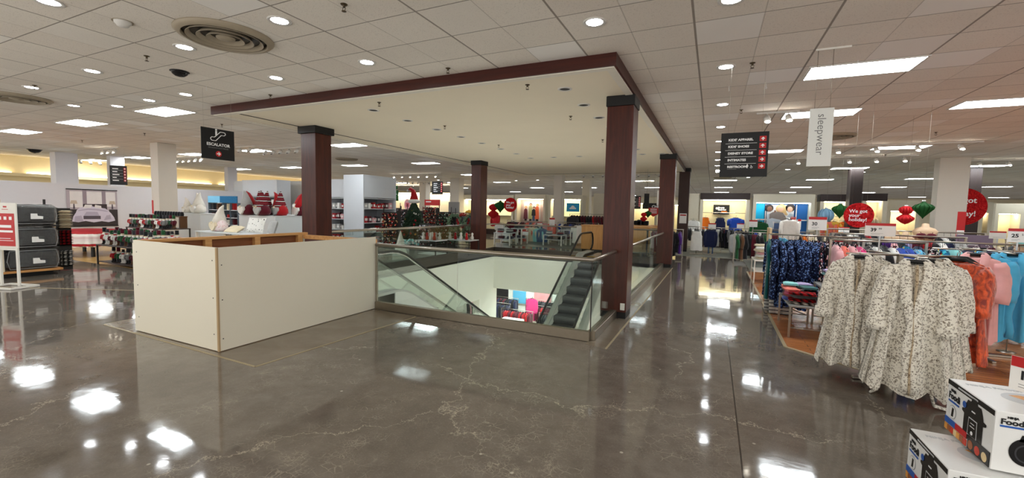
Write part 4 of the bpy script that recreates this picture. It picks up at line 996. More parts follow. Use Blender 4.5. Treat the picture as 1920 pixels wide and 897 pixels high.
# tables with folded sleepwear
table('display_table', 1.02, 1.44, 6.95, 8.0, .46, 'low steel framed table piled with folded sleepwear beside the aisle', M_steel, plain('grey table top', rgb(150, 150, 148), .35), .03, .016, brace=True)
table('display_table', 1.47, 2.25, 6.95, 8.0, .68, 'taller steel framed table piled with folded sleepwear behind the leopard robes', M_steel, MATS['grey table top'], .03, .016, brace=True)
rnd = random.Random(4)
ms = [M_plaidr, PAL['black'], PAL['red'], M_plaidw, PAL['royal'], M_floral, PAL['burgundy'], PAL['coral'], PAL['aqua'], PAL['black'], PAL['teal'], PAL['lilac'], PAL['pink']]
def pile(x, y, z, n, mats, where, grp, w=.27, d=.24, h=.042, rz=0):
    for i in range(n):
        m = mats[i % len(mats)]; nm = m.name.replace(' cloth', '')
        folded(x+rnd.uniform(-.02, .02), y+rnd.uniform(-.02, .02), z+i*h, rz+rnd.uniform(-.25, .25), m, 'folded %s garment in the pile %s' % (nm, where), grp, w, d, h, i)
G1 = 'folded sleepwear on the steel tables'
pile(1.2, 7.12, .462, 4, [M_plaidw, M_plaidr, PAL['black'], M_plaidr], 'front right of the low table', G1, .33)
pile(1.1, 7.42, .462, 4, [PAL['royal'], PAL['red'], PAL['hotpink'], PAL['coral']], 'left side of the low table', G1, .2)
pile(1.3, 7.45, .462, 5, [PAL['black'], M_plaidr, PAL['burgundy'], M_floral, PAL['teal']], 'middle of the low table', G1, .2)
pile(1.13, 7.75, .462, 5, [PAL['black'], PAL['burgundy'], PAL['black'], PAL['coral'], PAL['aqua']], 'back left of the low table', G1, .2)
pile(1.33, 7.8, .462, 5, [PAL['navy'], PAL['black'], PAL['white'], PAL['teal'], PAL['lilac']], 'back right of the low table', G1, .2)
pile(1.66, 7.14, .682, 5, [PAL['black'], PAL['white'], PAL['aqua']], 'front left of the tall table', G1)
pile(2.0, 7.14, .682, 5, [PAL['aqua'], PAL['black'], PAL['lilac']], 'front right of the tall table', G1)
pile(1.64, 7.5, .682, 6, [PAL['black'], PAL['lilac'], PAL['lilac'], PAL['pink']], 'middle left of the tall table', G1)
pile(2.0, 7.5, .682, 3, [PAL['pink'], PAL['teal'], M_floral], 'middle right of the tall table', G1)
pile(1.7, 7.8, .682, 5, [PAL['black'], PAL['teal'], PAL['coral'], PAL['aqua'], PAL['teal']], 'back of the tall table', G1)
# white small table farther along with cream sweaters
table('display_table', .98, 1.42, 12.1, 13.0, .58, 'small white metal table stacked with cream folded sweaters by the aisle', M_white, M_white, .03, .016, shelf=.3)
pile(1.2, 12.4, .582, 5, [PAL['cream'], PAL['white'], PAL['pink']], 'nearer stack on the small white table', 'cream folded sweaters', .36, .3, .06)
pile(1.2, 12.75, .582, 6, [PAL['white'], PAL['cream']], 'farther stack on the small white table', 'cream folded sweaters', .36, .26, .06)
# taupe trousers and more rails behind
G = 'clothes on the inner sleepwear rails'
rackful(3.0, 9.9, 0, 1.9, 1.36, [(k, m) for k, m in zip(['pants', 'pants', 'longshirt', 'longshirt', 'tank']*4, ['taupe', 'taupe', 'black', 'charcoal', 'white', 'black', 'purple', 'pink', 'black', 'lilac', 'burgundy', 'red', 'black', 'white', 'navy', 'lightgrey'])], 'second rail behind the leopard robes', G)
for k, m, x in (('pants', 'taupe', 2.2), ('pants', 'charcoal', 2.5)): big('tank', PAL[m], x, 9.55, 1.28, -.2, '%s trousers folded over a hanger behind the pink pajama top' % m, None, s=1.05)
rackful(5.2, 9.2, 0, 2.2, 1.38, [(k, m) for k, m in zip(['gown', 'gown', 'longshirt']*7, ['black', 'white', 'olive', 'black', 'green', M_colorp, 'royal', 'black', 'aqua', 'navy', M_floral, 'grey', 'black', 'burgundy'])], 'on the rail at the right picture edge', G)
rackful(3.6, 11.6, 0, 2.6, 1.4, [('longshirt', m) for m in ['black', 'charcoal', 'black', 'white', 'lightgrey', 'black', 'red', 'black', 'grey', 'black', 'white', 'black', 'charcoal', 'pink', 'black', 'aqua', 'black', 'black', 'white', 'black', 'charcoal', 'black', 'white', 'black']], 'third rail behind the leopard robes', G)
rackful(7.2, 11.2, 0, 2.6, 1.4, [('longshirt', m) for m in ['black', 'olive', 'black', 'white', 'burgundy', 'black', 'grey', 'navy', 'royal', 'royal', 'black', 'cream', 'black', 'aqua']], 'far rail at the right picture edge', G)
for px, py, Y, s, w_, h_, l in ((1572, 455, 8.9, '', .12, .1, 'tiny white price card left of the leopard robes'), (1582, 428, 12, '', .2, .12, 'small white price card under the round red sign'), (1870, 440, 9.5, '', .2, .12, 'white price card with red top left of the 25 card')):
    x, z = P(px, py+8, Y); price_sign(x, Y, z, 0, s, w_, h_, l, .1)
# lingerie busts and a lilac banner
M_skin = plain('beige mannequin', rgb(206, 176, 144), .5)
def bust(x, y, z, label, bra, s=1.):
    r = thing('mannequin_bust', label, 'mannequin', (x, y, z), -.1)
    MB().lathe([(0, 0), (.13, 0), (.125, .06), (.11, .16), (.125, .26), (.15, .36), (.165, .42), (.12, .47), (.055, .5), (.045, .56), (0, .57)], 24, sx=1.05, sy=.68).ball(-.065, -.08, .33, .065, .05, .065).ball(.065, -.08, .33, .065, .05, .065).build('torso', M_skin, r)
    MB().ball(-.065, -.087, .328, .072, .052, .06).ball(.065, -.087, .328, .072, .052, .06).lathe([(.148, .285), (.152, .31), (.15, .315)], 24, sx=1.05, sy=.7).tube([(-.075, -.1, .38), (-.09, -.06, .45), (-.1, .0, .47)], .007, 5).tube([(.075, -.1, .38), (.09, -.06, .45), (.1, .0, .47)], .007, 5).build('bra', bra, r)
    MB().cyl(0, 0, -z+.03, 0, .012, 8).build('pole', M_steel, r); MB().cyl(0, 0, -z+.006, -z+.03, .14, 16).build('base', M_steel, r); r.scale = (s, s, 1); return r
x, z = P(1733, 450, 10.9); bust(x, 10.9, z-.25, 'beige torso mannequin in a dark red bra beside the white column', PAL['burgundy'], 1.1)
x, z = P(1678, 450, 11.0); bust(x, 11.0, z-.38, 'beige torso mannequin in a nude bra, left one', PAL['cream'], 1.)
x, z = P(1697, 450, 11.2); bust(x, 11.2, z-.4, 'beige torso mannequin in a nude bra, next to the bright price card', PAL['lightgrey'], 1.)
x, z = P(1916, 470, 8.6); bust(x+.08, 8.6, z-.22, 'pale torso mannequin with an aqua bra at the right picture edge', PAL['aqua'], 1.2)
x, z = P(1826, 458, 10.4)
r = thing('banner', 'wide lilac grey banner frame standing over the lingerie rails', 'sign', (x, 10.4, z-.06)); MB().box(-.24, .24, -.01, .01, 0, .22).build('panel', plain('lilac board', rgb(120, 104, 122), .5), r); MB().box(-.18, .18, -.013, -.01, .07, .08).box(-.18, .05, -.013, -.01, .04, .05).build('lettering_line', M_whiteink, r); MB().tube([(0, 0, 0), (0, 0, -z+.07)], .01, 6).build('post', M_steel, r)
x, z = P(1800, 440, 16.5); r = thing('price_sign', 'narrow tall red and white sign strip at the foot of the white column', 'sign', (x+.0, 16.5, z-.3)); MB().box(-.09, .09, -.004, .004, 0, .95).build('card', M_red, r); MB().box(-.08, .08, -.006, -.004, .02, .42).build('white_panel', M_paper, r); MB().tube([(0, 0, 0), (0, 0, -z+.11)], .006, 6).build('post', M_steel, r)
# columns on the right
x, y = F(1757, 295, CEIL); x2 = F(1808, 300, CEIL)[0]
def plain_col(x0, x1, y0, y1, label, mat, top=CEIL-.001, z0=0.):
    r = MB().box(x0, x1, y0, y1, z0, top, .008).build('column', mat, label=label, cat='column'); return r
M_colw = plain('column off white', rgb(206, 198, 186), .6, noise=.02)
def colpx(pxl, pxr, Y, label, mat, dep=.55, top=CEIL-.001):
    x0 = P(pxl, 400, Y)[0]; x1 = P(pxr, 400, Y)[0]; plain_col(x0, x1, Y, Y+dep, label, mat, top)
plain_col(6.56, 7.3, 18.5, 18.9, 'white square column rising out of the lingerie racks', M_colw)
M_dk = plain('dark brown wood column', rgb(46, 36, 34), .5)
colpx(1591, 1614, 21.6, 'dark brown square column behind the round red sign', M_dk)
colpx(1812, 1836, 22., 'dark column behind the large glittery round sign', M_dk)
colpx(1037, 1052, 22.2, 'off-white square column between the far wall displays', M_colw)
colpx(1090, 1104, 26.5, 'off-white column behind the shoe display', M_colw)
colpx(843, 860, 24., 'off-white column left of the second maroon column', M_colw, .6)
colpx(786, 798, 27., 'off-white column behind the holiday directory sign', M_colw, .6)
# ================= cooker boxes bottom right =================
M_card = plain('white printed carton', rgb(232, 232, 230), .3, noise=.01); M_blue = plain('print blue', rgb(36, 88, 170), .35); M_gloss = plain('print black', rgb(18, 18, 20), .25, noise=.1); M_dkg = plain('print dark grey', rgb(58, 58, 62), .3)
M_food = [plain('print orange food', rgb(216, 150, 70), .4, noise=.3, nscale=40), plain('print brown food', rgb(150, 88, 50), .4, noise=.3, nscale=40), plain('print tomato', rgb(196, 60, 40), .4, noise=.3, nscale=40), plain('print pale food', rgb(226, 200, 150), .4, noise=.25, nscale=40)]
M_lg = plain('print light grey', rgb(196, 198, 200), .4)
def cooker_box(x, y, z, label, w=.52, d=.5, h=.33):
    """x,y = near left corner; left face looks -X, front face looks -Y"""
    r = thing('cooker_box', label, 'box', (x, y, z)); MB().box(0, w, 0, d, 0.001, h, .003).build('carton', M_card, r)
    def grp(ox, oy, rz, name): e = MB().box(.001, (d if rz else w)-.001, 0, .001, .004, h-.004).build(name, M_card, r); e.location = (ox, oy, 0); e.rotation_euler = (0, 0, rz); return e
    def pot(b, cx, z0, sc):
        def q(l): return [(cx+a*sc, z0+c*sc) for a, c in l]
        b.m(0).poly(q([(-.085, 0), (.085, 0), (.1, .03), (.1, .17), (.09, .2), (.07, .235), (-.07, .235), (-.09, .2), (-.1, .17), (-.1, .03)]), -.003, -.0015)
        b.poly(q([(-.125, .15), (-.1, .14), (-.1, .17), (-.125, .165)]), -.003, -.0015).poly(q([(.1, .14), (.13, .15), (.13, .165), (.1, .17)]), -.003, -.0015).poly(q([(-.035, .235), (.035, .235), (.025, .262), (-.025, .262)]), -.003, -.0015)
        b.m(1).poly(q([(-.05, .03), (.05, .03), (.045, .14), (-.045, .14)]), -.0036, -.003)
        b.m(0).poly(q([(-.044, .036), (.044, .036), (.04, .134), (-.04, .134)]), -.0042, -.0036)
        b.m(2); disc(b, cx, z0+.055*sc, .012*sc, -.0048, -.0042, 12); b.poly(q([(-.025, .09), (.025, .09), (.025, .094), (-.025, .094)]), -.0048, -.0042).poly(q([(-.02, .11), (.02, .11), (.02, .113), (-.02, .113)]), -.0048, -.0042).poly(q([(-.018, .18), (.018, .18), (.018, .187), (-.018, .187)]), -.0048, -.003); b.m(0)
    # left face
    f_ = grp(-.0012, d, -PI/2, 'printed_side'); b = MB()
    b.box(0, d, -.002, -.001, h-.032, h-.002).build('black_band', M_gloss, f_)
    MB().box(d*.25, d*.68, -.003, -.002, h-.022, h-.012).build('band_lettering', M_lg, f_)
    txt('NINJA', .022, M_ink, f_, d*.09, h*.8, -.0025, bold=.0008); txt('Foodi', .058, M_ink, f_, d*.045, h*.66, -.0025, bold=.0012, sx=1.)
    MB().box(d*.045, d*.3, -.0025, -.0012, h*.59, h*.625).build('blue_bar', M_blue, f_)
    b = MB().m(1); disc(b, d*.16, h*.42, .042, -.0022, -.0012, 28); b.m(0); disc(b, d*.16, h*.42, .04, -.0026, -.0022, 28); b.m(2).poly([(d*.16-.012, h*.33), (d*.16+.014, h*.34), (d*.16+.018, h*.5), (d*.16-.004, h*.51)], -.003, -.0026); b.build('round_inset_picture', [M_card, M_greyink, M_gloss], f_)
    b = MB(); pot(b, d*.62, .055, .98); b.build('cooker_picture', [M_gloss, M_lg, M_whiteink], f_)
    b = MB(); disc(b, d*.425, h*.74, .02, -.0052, -.0045, 20); b.build('blue_badge', M_blue, f_)
    MB().box(0.003, d*.26, -.0045, -.0012, h*.155, h*.27).build('blue_strip', M_blue, f_); MB().box(d*.26, d*.52, -.0045, -.0012, h*.155, h*.27).build('red_strip', M_red, f_)
    MB().box(d*.55, d*.99, -.0045, -.0012, .006, h*.27).build('black_strip', M_gloss, f_)
    b = MB()
    for i in range(7): b.m(i % 4).box(.006+i*.037, .04+i*.037, -.005, -.0012, .008, h*.14)
    for i in range(3): b.m((i+1) % 4); disc(b, d*.62+i*.07, h*.12, .026, -.0055, -.0045, 16)
    b.build('food_pictures', M_food, f_)
    # front face
    f_ = grp(0, -.0012, 0, 'printed_front')
    txt('NINJA', .016, M_ink, f_, w*.09, h*.9, -.0025, bold=.0008); txt('Foodi', .042, M_ink, f_, w*.04, h*.8, -.0025, bold=.0012, sx=1.05); MB().box(w*.04, w*.24, -.0025, -.0012, h*.75, h*.78).build('blue_bar', M_blue, f_)
    b = MB(); disc(b, w*.25, h*.38, .075, -.0028, -.0012, 32, .9); b.m(1); disc(b, w*.25, h*.36, .05, -.0034, -.0028, 32, .9); b.m(0); disc(b, w*.25, h*.36, .042, -.004, -.0034, 32, .9); b.poly([(w*.19, h*.55), (w*.31, h*.55), (w*.29, h*.66), (w*.21, h*.66)], -.0028, -.0012)
    b.poly([(w*.36, h*.3), (w*.62, h*.3), (w*.62, h*.42), (w*.36, h*.42)], -.0028, -.0012); b.build('lid_picture', [M_gloss, M_dkg], f_)
    b = MB(); b.poly([(w*.3, .03), (w*.86, .03), (w*.9, h*.3), (w*.26, h*.3)], -.0046, -.003); b.m(1).poly([(w*.4, .05), (w*.66, .05), (w*.66, h*.24), (w*.4, h*.24)], -.005, -.0046); b.m(0).poly([(w*.41, .055), (w*.65, .055), (w*.65, h*.23), (w*.41, h*.23)], -.0054, -.005)
    b.m(2); disc(b, w*.53, .075, .01, -.006, -.0054, 12); b.box(w*.45, w*.61, -.006, -.0054, h*.19, h*.2); b.m(0).poly([(w*.42, h*.62), (w*.8, h*.62), (w*.74, h*.74), (w*.48, h*.74)], -.0028, -.0012).poly([(w*.55, h*.74), (w*.67, h*.74), (w*.66, h*.8), (w*.56, h*.8)], -.0028, -.0012)
    b.build('cooker_picture', [M_gloss, M_dkg, M_whiteink], f_)
    # top
    t_ = MB().box(.004, w-.004, .004, d-.004, h, h+.0008).build('printed_top', M_card, r)
    o = txt('NINJA FOODI', .04, M_lg, t_, .05, .0, 0, bold=.001, rot=(0, 0, 0)); o.location = (.045, d-.1, h+.0014)
    b = MB(); b.poly([(w*.52+.13*math.cos(a), d*.52+.11*math.sin(a)) for a in [i*PI/16 for i in range(32)]], h+.0008, h+.0016, 'z'); b.build('plate_picture', M_lg, t_)
    b = MB(); b.poly([(w*.36, d*.62), (w*.45, d*.66), (w*.56, d*.64), (w*.7, d*.56), (w*.74, d*.46), (w*.62, d*.4), (w*.55, d*.48), (w*.44, d*.5)], h+.0016, h+.0022, 'z'); b.build('food_picture', M_food[0], t_)
    return r
cooker_box(1.43, 3.14, .345, 'upper large white electric cooker carton with a pot picture on its sides')
cooker_box(1.235, 3.06, .0, 'lower white electric cooker carton on the floor, front left of the upper one', h=.345) if False else cooker_box(1.235, 3.065, .0, 'lower white electric cooker carton nearest the left, partly out of the picture')
cooker_box(1.77, 3.08, .0, 'lower white electric cooker carton under the upper one, out of the picture edge')
r = price_sign(1.70, 3.42, .676+.03, -.9, '169.9', .2, .2, 'price card reading 169.9 with red header on top of the upper cooker carton', .03, None, .3)
# ================= left: bedding wall =================
WX = -21.3
b = MB().box(WX-.12, WX, 0, 16.5, 0, 2.3); struct(b, 'wall_left', M_wallL)
struct(MB().box(WX, WX+.015, 0, 16.5, 0, .1), 'baseboard_left', M_white)
b = MB()
for y in (-1, 4.6, 9.6, 14.6): b.box(-24.2, -23.9, y, y+.5, 0, CEIL)
struct(b, 'trim_6', M_wallL)
struct(MB().box(-29, -28.8, -1, 26, 0, CEIL), 'wall_left', M_yellow)
b = MB().box(-28.8, -28.3, -1, 26, 2.72, 2.86).box(-28.8, -28.5, -1, 26, 1.9, 1.98); struct(b, 'trim_7', plain('cream ledge', rgb(226, 208, 164), .7))
for i, (y0, y1) in enumerate(((0, 8), (8.5, 16.5), (17, 25))):
    MB().box(-28.78, -28.66, y0, y1, 2.861, 2.9).build('cove_light', emit('warm cove lamp', (1, .88, .66, 1), 6.), label='warm cove light strip on the ledge of the yellow back wall', cat='light', group='cove lights on the yellow wall')
# bedding poster
r = thing('bedding_poster', 'large hanging poster of a white bed with grey headboard on the pale wall', 'poster', (WX+.02, 7.98, .72), PI/2)
pw, ph = 1.46, 1.36; a = pw/2
cm = [plain('poster '+n, rgb(*c), .5, noise=.1, nscale=5) for n, c in (('wall grey', (178, 166, 172)), ('window light', (226, 220, 218)), ('curtain', (150, 136, 144)), ('headboard', (58, 46, 48)), ('duvet', (206, 198, 212)), ('duvet shade', (176, 166, 184)), ('floor', (56, 48, 48)), ('lamp shade', (196, 178, 160)), ('bench', (86, 76, 84)))]
b = MB(); b.m(0).box(-a, a, -.006, 0, .02, ph)
def pq(m, pts, d): b.m(m).poly([(-a+u*pw, v*ph) for u, v in pts], -d-.002, -d)
pq(6, [(0, .01), (1, .01), (1, .22), (0, .22)], .006); pq(6, [(0, .22), (.2, .22), (.2, .47), (0, .47)], .006); pq(6, [(.82, .22), (1, .22), (1, .47), (.82, .47)], .006)
pq(1, [(.06, .52), (.3, .52), (.3, .96), (.06, .96)], .006); pq(1, [(.38, .62), (.68, .62), (.68, .96), (.38, .96)], .006); pq(1, [(.76, .55), (.96, .55), (.96, .96), (.76, .96)], .006)
pq(2, [(.3, .5), (.38, .5), (.38, 1), (.3, 1)], .007); pq(2, [(.68, .5), (.76, .5), (.76, 1), (.68, 1)], .007)
pq(3, [(.3, .45), (.78, .45), (.78, .62), (.3, .62)], .008)
pq(4, [(.08, .14), (.2, .12), (.34, .15), (.5, .11), (.66, .14), (.8, .11), (.94, .15), (.92, .24), (.86, .36), (.8, .44), (.74, .5), (.68, .51), (.62, .55), (.52, .54), (.44, .58), (.36, .56), (.3, .53), (.24, .52), (.18, .45), (.16, .38), (.11, .28)], .009); pq(1, [(.3, .5), (.46, .52), (.48, .6), (.34, .6)], .0115); pq(1, [(.52, .52), (.66, .5), (.66, .57), (.54, .6)], .0115); pq(5, [(.2, .42), (.4, .46), (.6, .44), (.8, .4), (.78, .43), (.6, .475), (.4, .49), (.22, .45)], .0115); pq(5, [(.7, .16), (.86, .2), (.84, .32), (.76, .3)], .0115)
pq(5, [(.3, .28), (.62, .28), (.58, .4), (.36, .4)], .011); pq(5, [(.12, .13), (.3, .14), (.26, .3), (.14, .28)], .011); pq(8, [(.3, .2), (.64, .2), (.64, .29), (.3, .29)], .012)
pq(7, [(.06, .62), (.2, .62), (.18, .71), (.08, .71)], .009); pq(7, [(.82, .62), (.96, .62), (.94, .71), (.84, .71)], .009); pq(8, [(.11, .48), (.15, .48), (.14, .62), (.12, .62)], .009); pq(8, [(.87, .48), (.91, .48), (.9, .62), (.88, .62)], .009)
b.build('print', cm, r); MB().box(-a-.01, a+.01, -.02, 0.0, ph, ph+.035).build('top_bar', M_black, r); MB().box(-a-.01, a+.01, -.02, 0.0, -.005, .022).build('bottom_bar', M_black, r)
# comforter shelf
M_wrap = plastic_mat(); M_comf = fab('charcoal comforter', rgb(74, 76, 80), .8); M_comf2 = fab('slate comforter', rgb(60, 62, 68), .8); M_beech = wood_mat('beech platform', rgb(176, 120, 66), rgb(196, 144, 88), .8, .4, 1)
fx0, fx1, fy0, fy1 = -14.15, -13.5, 3.42, 4.45
r = thing('shelf_unit', 'open shelf unit holding plastic-wrapped charcoal comforters at the left', 'shelf', ((fx0+fx1)/2, 0, 0))
hx = (fx1-fx0)/2
MB().box(-hx-.02, hx+.03, 2.3, fy1+.03, .1, .15, .004).build('platform', M_beech, r)
MB().box(-hx+.05, hx-.08, 2.4, fy1-.1, 0.001, .1).build('plinth', M_black, r)
for z in (.62, 1.13): MB().box(-hx, hx, 2.3, fy1, z-.035, z).build('shelf', M_stdark, r)
for y in (2.3, 3.55, 4.43): MB().box(-hx, -hx+.03, y-.02, y+.02, .15, 1.7).build('back_post', M_stdark, r)
MB().box(hx-.01, hx+.03, 3.52, 3.58, .15, 1.68).build('front_post', plain('cream post', rgb(206, 196, 172), .5), r)
cf = None
lv = [('bottom', .155), ('middle', .625), ('top', 1.135)]
for cx, yc, ww in (('right', 4.02, .82), ('left', 3.08, .84)):
    for l, z in lv:
        o = thing('wrapped_comforter', 'charcoal comforter in clear plastic on the %s shelf, %s column' % (l, cx), 'comforter', (fx0+.36, yc, z), 0, 'wrapped comforters on the left shelf')
        b = MB().box(-.30, .31, -ww/2, ww/2, 0.01, .435, .06); b.build('folded_comforter', M_comf if cx == 'right' else M_comf2, o)
        b = MB().box(-.312, .325, -ww/2-.012, ww/2+.012, 0.0, .45, .07); b.build('plastic_wrap', M_wrap, o)
        MB().tube([(.31, -ww/2+.05, .03), (.31, ww/2-.05, .03), (.31, ww/2-.01, .2), (.31, ww/2-.05, .42), (.31, -ww/2+.05, .42), (.31, -ww/2+.01, .2), (.31, -ww/2+.05, .03)], .007, 5).build('piping', plain('clear piping', rgb(150, 150, 150), .3), o)
        MB().poly([(-.02, .13), (.17, .13), (.17, .19), (.09, .2), (.08, .25), (-.02, .25)], .328, .332, 'x').build('paper_tag', M_paper, o)
MB().box(-.25, .25, -.35, .35, 0, .1, .03).build('folded_bedding', PAL['white'], loc=(fx0+.5, 2.75, 1.6), label='white folded bedding set lying on top of the comforter shelf', cat='bedding') if False else None
# towels stack behind
r = thing('towel_shelf', 'narrow shelf stacked with tan towels and red plaid throws behind the comforters', 'shelf', (-14.45, 4.72, 0))
for z in (.12, .62, 1.02): MB().box(-.35, .35, -.12, .14, z-.02, z).build('shelf', M_stdark, r)
for s in (-.34, .34): MB().box(s-.01, s+.01, -.12, .14, 0.006, 1.5).build('side', M_stdark, r)
for i in range(7): folded(-14.2, 4.74, 1.022+i*.06, .1, PAL['cream'] if i % 2 else fab('tan towel', rgb(190, 166, 130)), 'folded tan towel stacked behind the top comforter', 'tan towels', .42, .24, .06, i)
for i in range(5): folded(-14.2, 4.74, .622+i*.07, .1, M_plaidr, 'folded red plaid throw behind the middle comforter', 'red plaid throws', .42, .24, .07, i)
for i in range(4): folded(-14.2, 4.74, .122+i*.09, .1, M_plaidw, 'folded black and white plaid throw on the bottom of the towel shelf', 'grey plaid throws', .42, .24, .09, i)
# white sign stand
r = thing('sign_stand', 'white metal floor stand with a red sale poster at the left picture edge', 'sign', (-12.1, 3.28, 0), .3)
MB().box(-.34, .34, -.22, -.18, .006, .04).box(-.34, .34, .18, .22, .006, .04).box(-.34, -.29, -.18, .18, .006, .04).box(.29, .34, -.18, .18, .006, .04).build('base', M_white, r)
for s in (-1, 1): MB().box(s*.2-.022, s*.2+.022, -.014, .014, .04, 1.1).build('upright', M_white, r)
MB().box(-.2, .2, -.012, .012, .72, .76).build('crossbar', M_white, r)
MB().box(-.25, .25, -.02, .0, .76, 1.62, .003).build('sign_holder', M_white, r)
MB().box(-.2, .2, -.024, -.02, .80, 1.42).build('red_poster', M_red, r)
MB().box(-.07, .07, -.022, -.02, 1.49, 1.5).box(-.04, .04, -.022, -.02, 1.53, 1.56).build('small_red_mark', M_red, r)
for i in range(3): MB().box(-.15+i*.12, -.09+i*.12, -.027, -.024, 1.3, 1.36).build('white_mark', M_whiteink, r)
MB().box(-.14, .13, -.026, -.024, 1.15, 1.2).box(-.16, .16, -.026, -.024, 1.06, 1.1).build('lettering_line', M_whiteink, r)
MB().box(-.16, .16, -.026, -.024, .9, .91).box(-.16, .1, -.026, -.024, .94, .95).build('text_line', M_whiteink, r)
# quilted bed
M_quilt = stripes('red and white holiday quilt', [rgb(196, 120, 112), rgb(226, 218, 208), rgb(222, 206, 198), rgb(206, 150, 144), rgb(226, 216, 206), rgb(160, 36, 40), rgb(226, 218, 208), rgb(220, 206, 200), rgb(214, 190, 184), rgb(226, 218, 208), rgb(170, 50, 52), rgb(150, 30, 36)], .85, 2, .03)
r = thing('display_bed', 'low display bed with a red and white snowflake quilt draped over it', 'bed', (-17.75, 6.5, 0), .5); r.scale = (.85, .85, 1)
b = MB(); N_ = 26; vs = []
prof = [(0, .80), (.5, .80), (.85, .78), (1., .72), (1.06, .6), (1.1, .48), (1.16, .34)]
for q, z in prof:
    for j in range(N_*2):
        aa = PI*j/N_; ca, sa = math.cos(aa), math.sin(aa); u = math.copysign(abs(ca)**.35, ca); v = math.copysign(abs(sa)**.35, sa); wv = (1+.04*math.sin(j*1.9)) if q > 1.05 else 1
        vs.append((u*q*1.05*wv, v*q*1.0*wv, z+(.03*math.sin(j*2.3) if q > 1.1 else 0)))
k = N_*2; b.add(vs, [[i*k+j, i*k+(j+1) % k, (i+1)*k+(j+1) % k, (i+1)*k+j] for i in range(len(prof)-1) for j in range(k)], True); b.build('quilt', M_quilt, r)
MB().box(-.95, .95, -.9, .9, .3, .74, .05).build('mattress', PAL['white'], r)
for sx in (-1, 1):
    for sy in (-1, 1): MB().box(sx*.85-.04, sx*.85+.04, sy*.8-.04, sy*.8+.04, .008, .3).build('leg', M_black, r)
# wire etagere
x, z = P(271, 419, 11.5)
r = thing('wire_shelf', 'thin black wire shelf with an arched top against the pale wall', 'shelf', (x, 11.5, 0), .6)
for s in (-1, 1):
    for t in (-1, 1): MB().tube([(s*.3, t*.15, 0), (s*.3, t*.15, 1.75)], .012, 6).build('post', M_black, r)
MB().tube([(-.3, -.15, 1.75), (-.2, -.15, 1.88), (0, -.15, 1.95), (.2, -.15, 1.88), (.3, -.15, 1.75)], .012, 6).build('arch', M_black, r)
for zz in (.4, .85, 1.25, 1.6): MB().box(-.3, .3, -.15, .15, zz-.01, zz).build('shelf', M_black, r)
for zz, m in ((1.25, 'grey'), (1.6, 'brown'), (.85, 'white')):
    for i in range(3): o = MB().lathe([(0, 0), (.05, 0), (.07, .06), (.05, .14), (.055, .16)], 12).build('vase', PAL[m], loc=(x-.18+i*.17, 11.5+(-.1+i*.1), zz+.002), label='small %s bowl on the thin black wire shelf' % m, cat='decoration', group='ornaments on the wire shelf')
# white column with small red notice
r = plain_col(-17.15, -16.7, 7.95, 8.5, 'wide white square column behind the holiday figurines', M_colw)
MB().box(.012, .1, -.008, -.001, 1.3, 1.75).build('notice', M_red, r, loc=(-17.15, 7.95, 0)); MB().box(.451, .463, .2, .3, 1.15, 1.3).build('thermostat', M_white, r, loc=(-17.15, 7.95, 0))
plain_col(-25.1, -24.6, 8.1, 8.8, 'white square column rising behind the bedding wall', M_wallL)
# ---- figurine tables ----
def figure(b, kind):
    h = .3
    b.m(0).lathe([(0, 0), (.035, 0), (.034, .02), (.02, .03), (.022, .09)], 10, x=-.022).lathe([(0, 0), (.035, 0), (.034, .02), (.02, .03), (.022, .09)], 10, x=.022)
    b.m(1).lathe([(.03, .08), (.048, .09), (.05, .13), (.04, .17), (.05, .2), (.03, .215)], 12)
    b.m(2).ball(0, 0, .24, .032, .03, .034, 10, 6).m(3).lathe([(.01, .17), (.026, .19), (.03, .23), (.026, .235)], 8, y=-.014)
    for s in (-1, 1): b.m(1).tube([(s*.05, 0, .2), (s*.068, -.01, .15), (s*.055, -.03, .11)], [.018, .016, .014], 7)
    b.m(4).lathe([(.034, .262), (.036, .268), (.034, .34), (.037, .352), (0, .354)], 12) if kind != 'snow' else b.m(4).lathe([(.05, .262), (.05, .268), (.028, .27), (.028, .32), (0, .322)], 12)
FC = {'red': ['black', 'red', 'cream', 'white', 'black'], 'green': ['charcoal', 'green', 'cream', 'white', 'burgundy'], 'snow': ['white', 'white', 'white', 'red', 'black'], 'grey': ['black', 'grey', 'cream', 'white', 'charcoal'], 'navy': ['brown', 'burgundy', 'cream', 'white', 'green']}
FG = {}
FN = dict(red='red coated nutcracker figurine', green='green coated nutcracker figurine', snow='white snowman figurine in a black hat', grey='grey coated nutcracker figurine', navy='burgundy figurine in a green hat')
def fig(kind, x, y, z, s, where, grp):
    if kind not in FG:
        b = MB(); figure(b, kind); FG[kind] = o = b.build('holiday_figurine', [PAL[q] for q in FC[kind]], loc=(x, y, z))
    else: o = dup(FG[kind], (x, y, z))
    o.scale = (s, s, s); o.rotation_euler = (0, 0, rnd.uniform(.4, 1.1)); tag(o, FN[kind]+' '+where, 'figurine', grp)
table('display_table', -14.75, -12.2, 5.55, 6.45, .55, 'long dark metal table crowded with holiday figurines behind the white box', M_stdark, plain('dark table top', rgb(66, 52, 46), .4), .03, .02, shelf=.1)
kk = list(FC)
for j, y in enumerate((5.68, 5.95, 6.25)):
    for i in range(13): fig(kk[(i*2+j+i//3) % 5], -14.6+i*.185+rnd.uniform(-.02, .02), y, .552, 1.15+rnd.uniform(-.1, .1), 'on the low table, %s row' % ('front', 'middle', 'back')[j], 'figurines on the low dark table')
for j, y in enumerate((5.7, 6.1)):
    for i in range(8): fig(kk[(i+j*2) % 5], -14.2+i*.24, y, .102, 1.1, 'on the bottom shelf of the low table, %s row' % ('front', 'back')[j], 'figurines on the lower shelf')
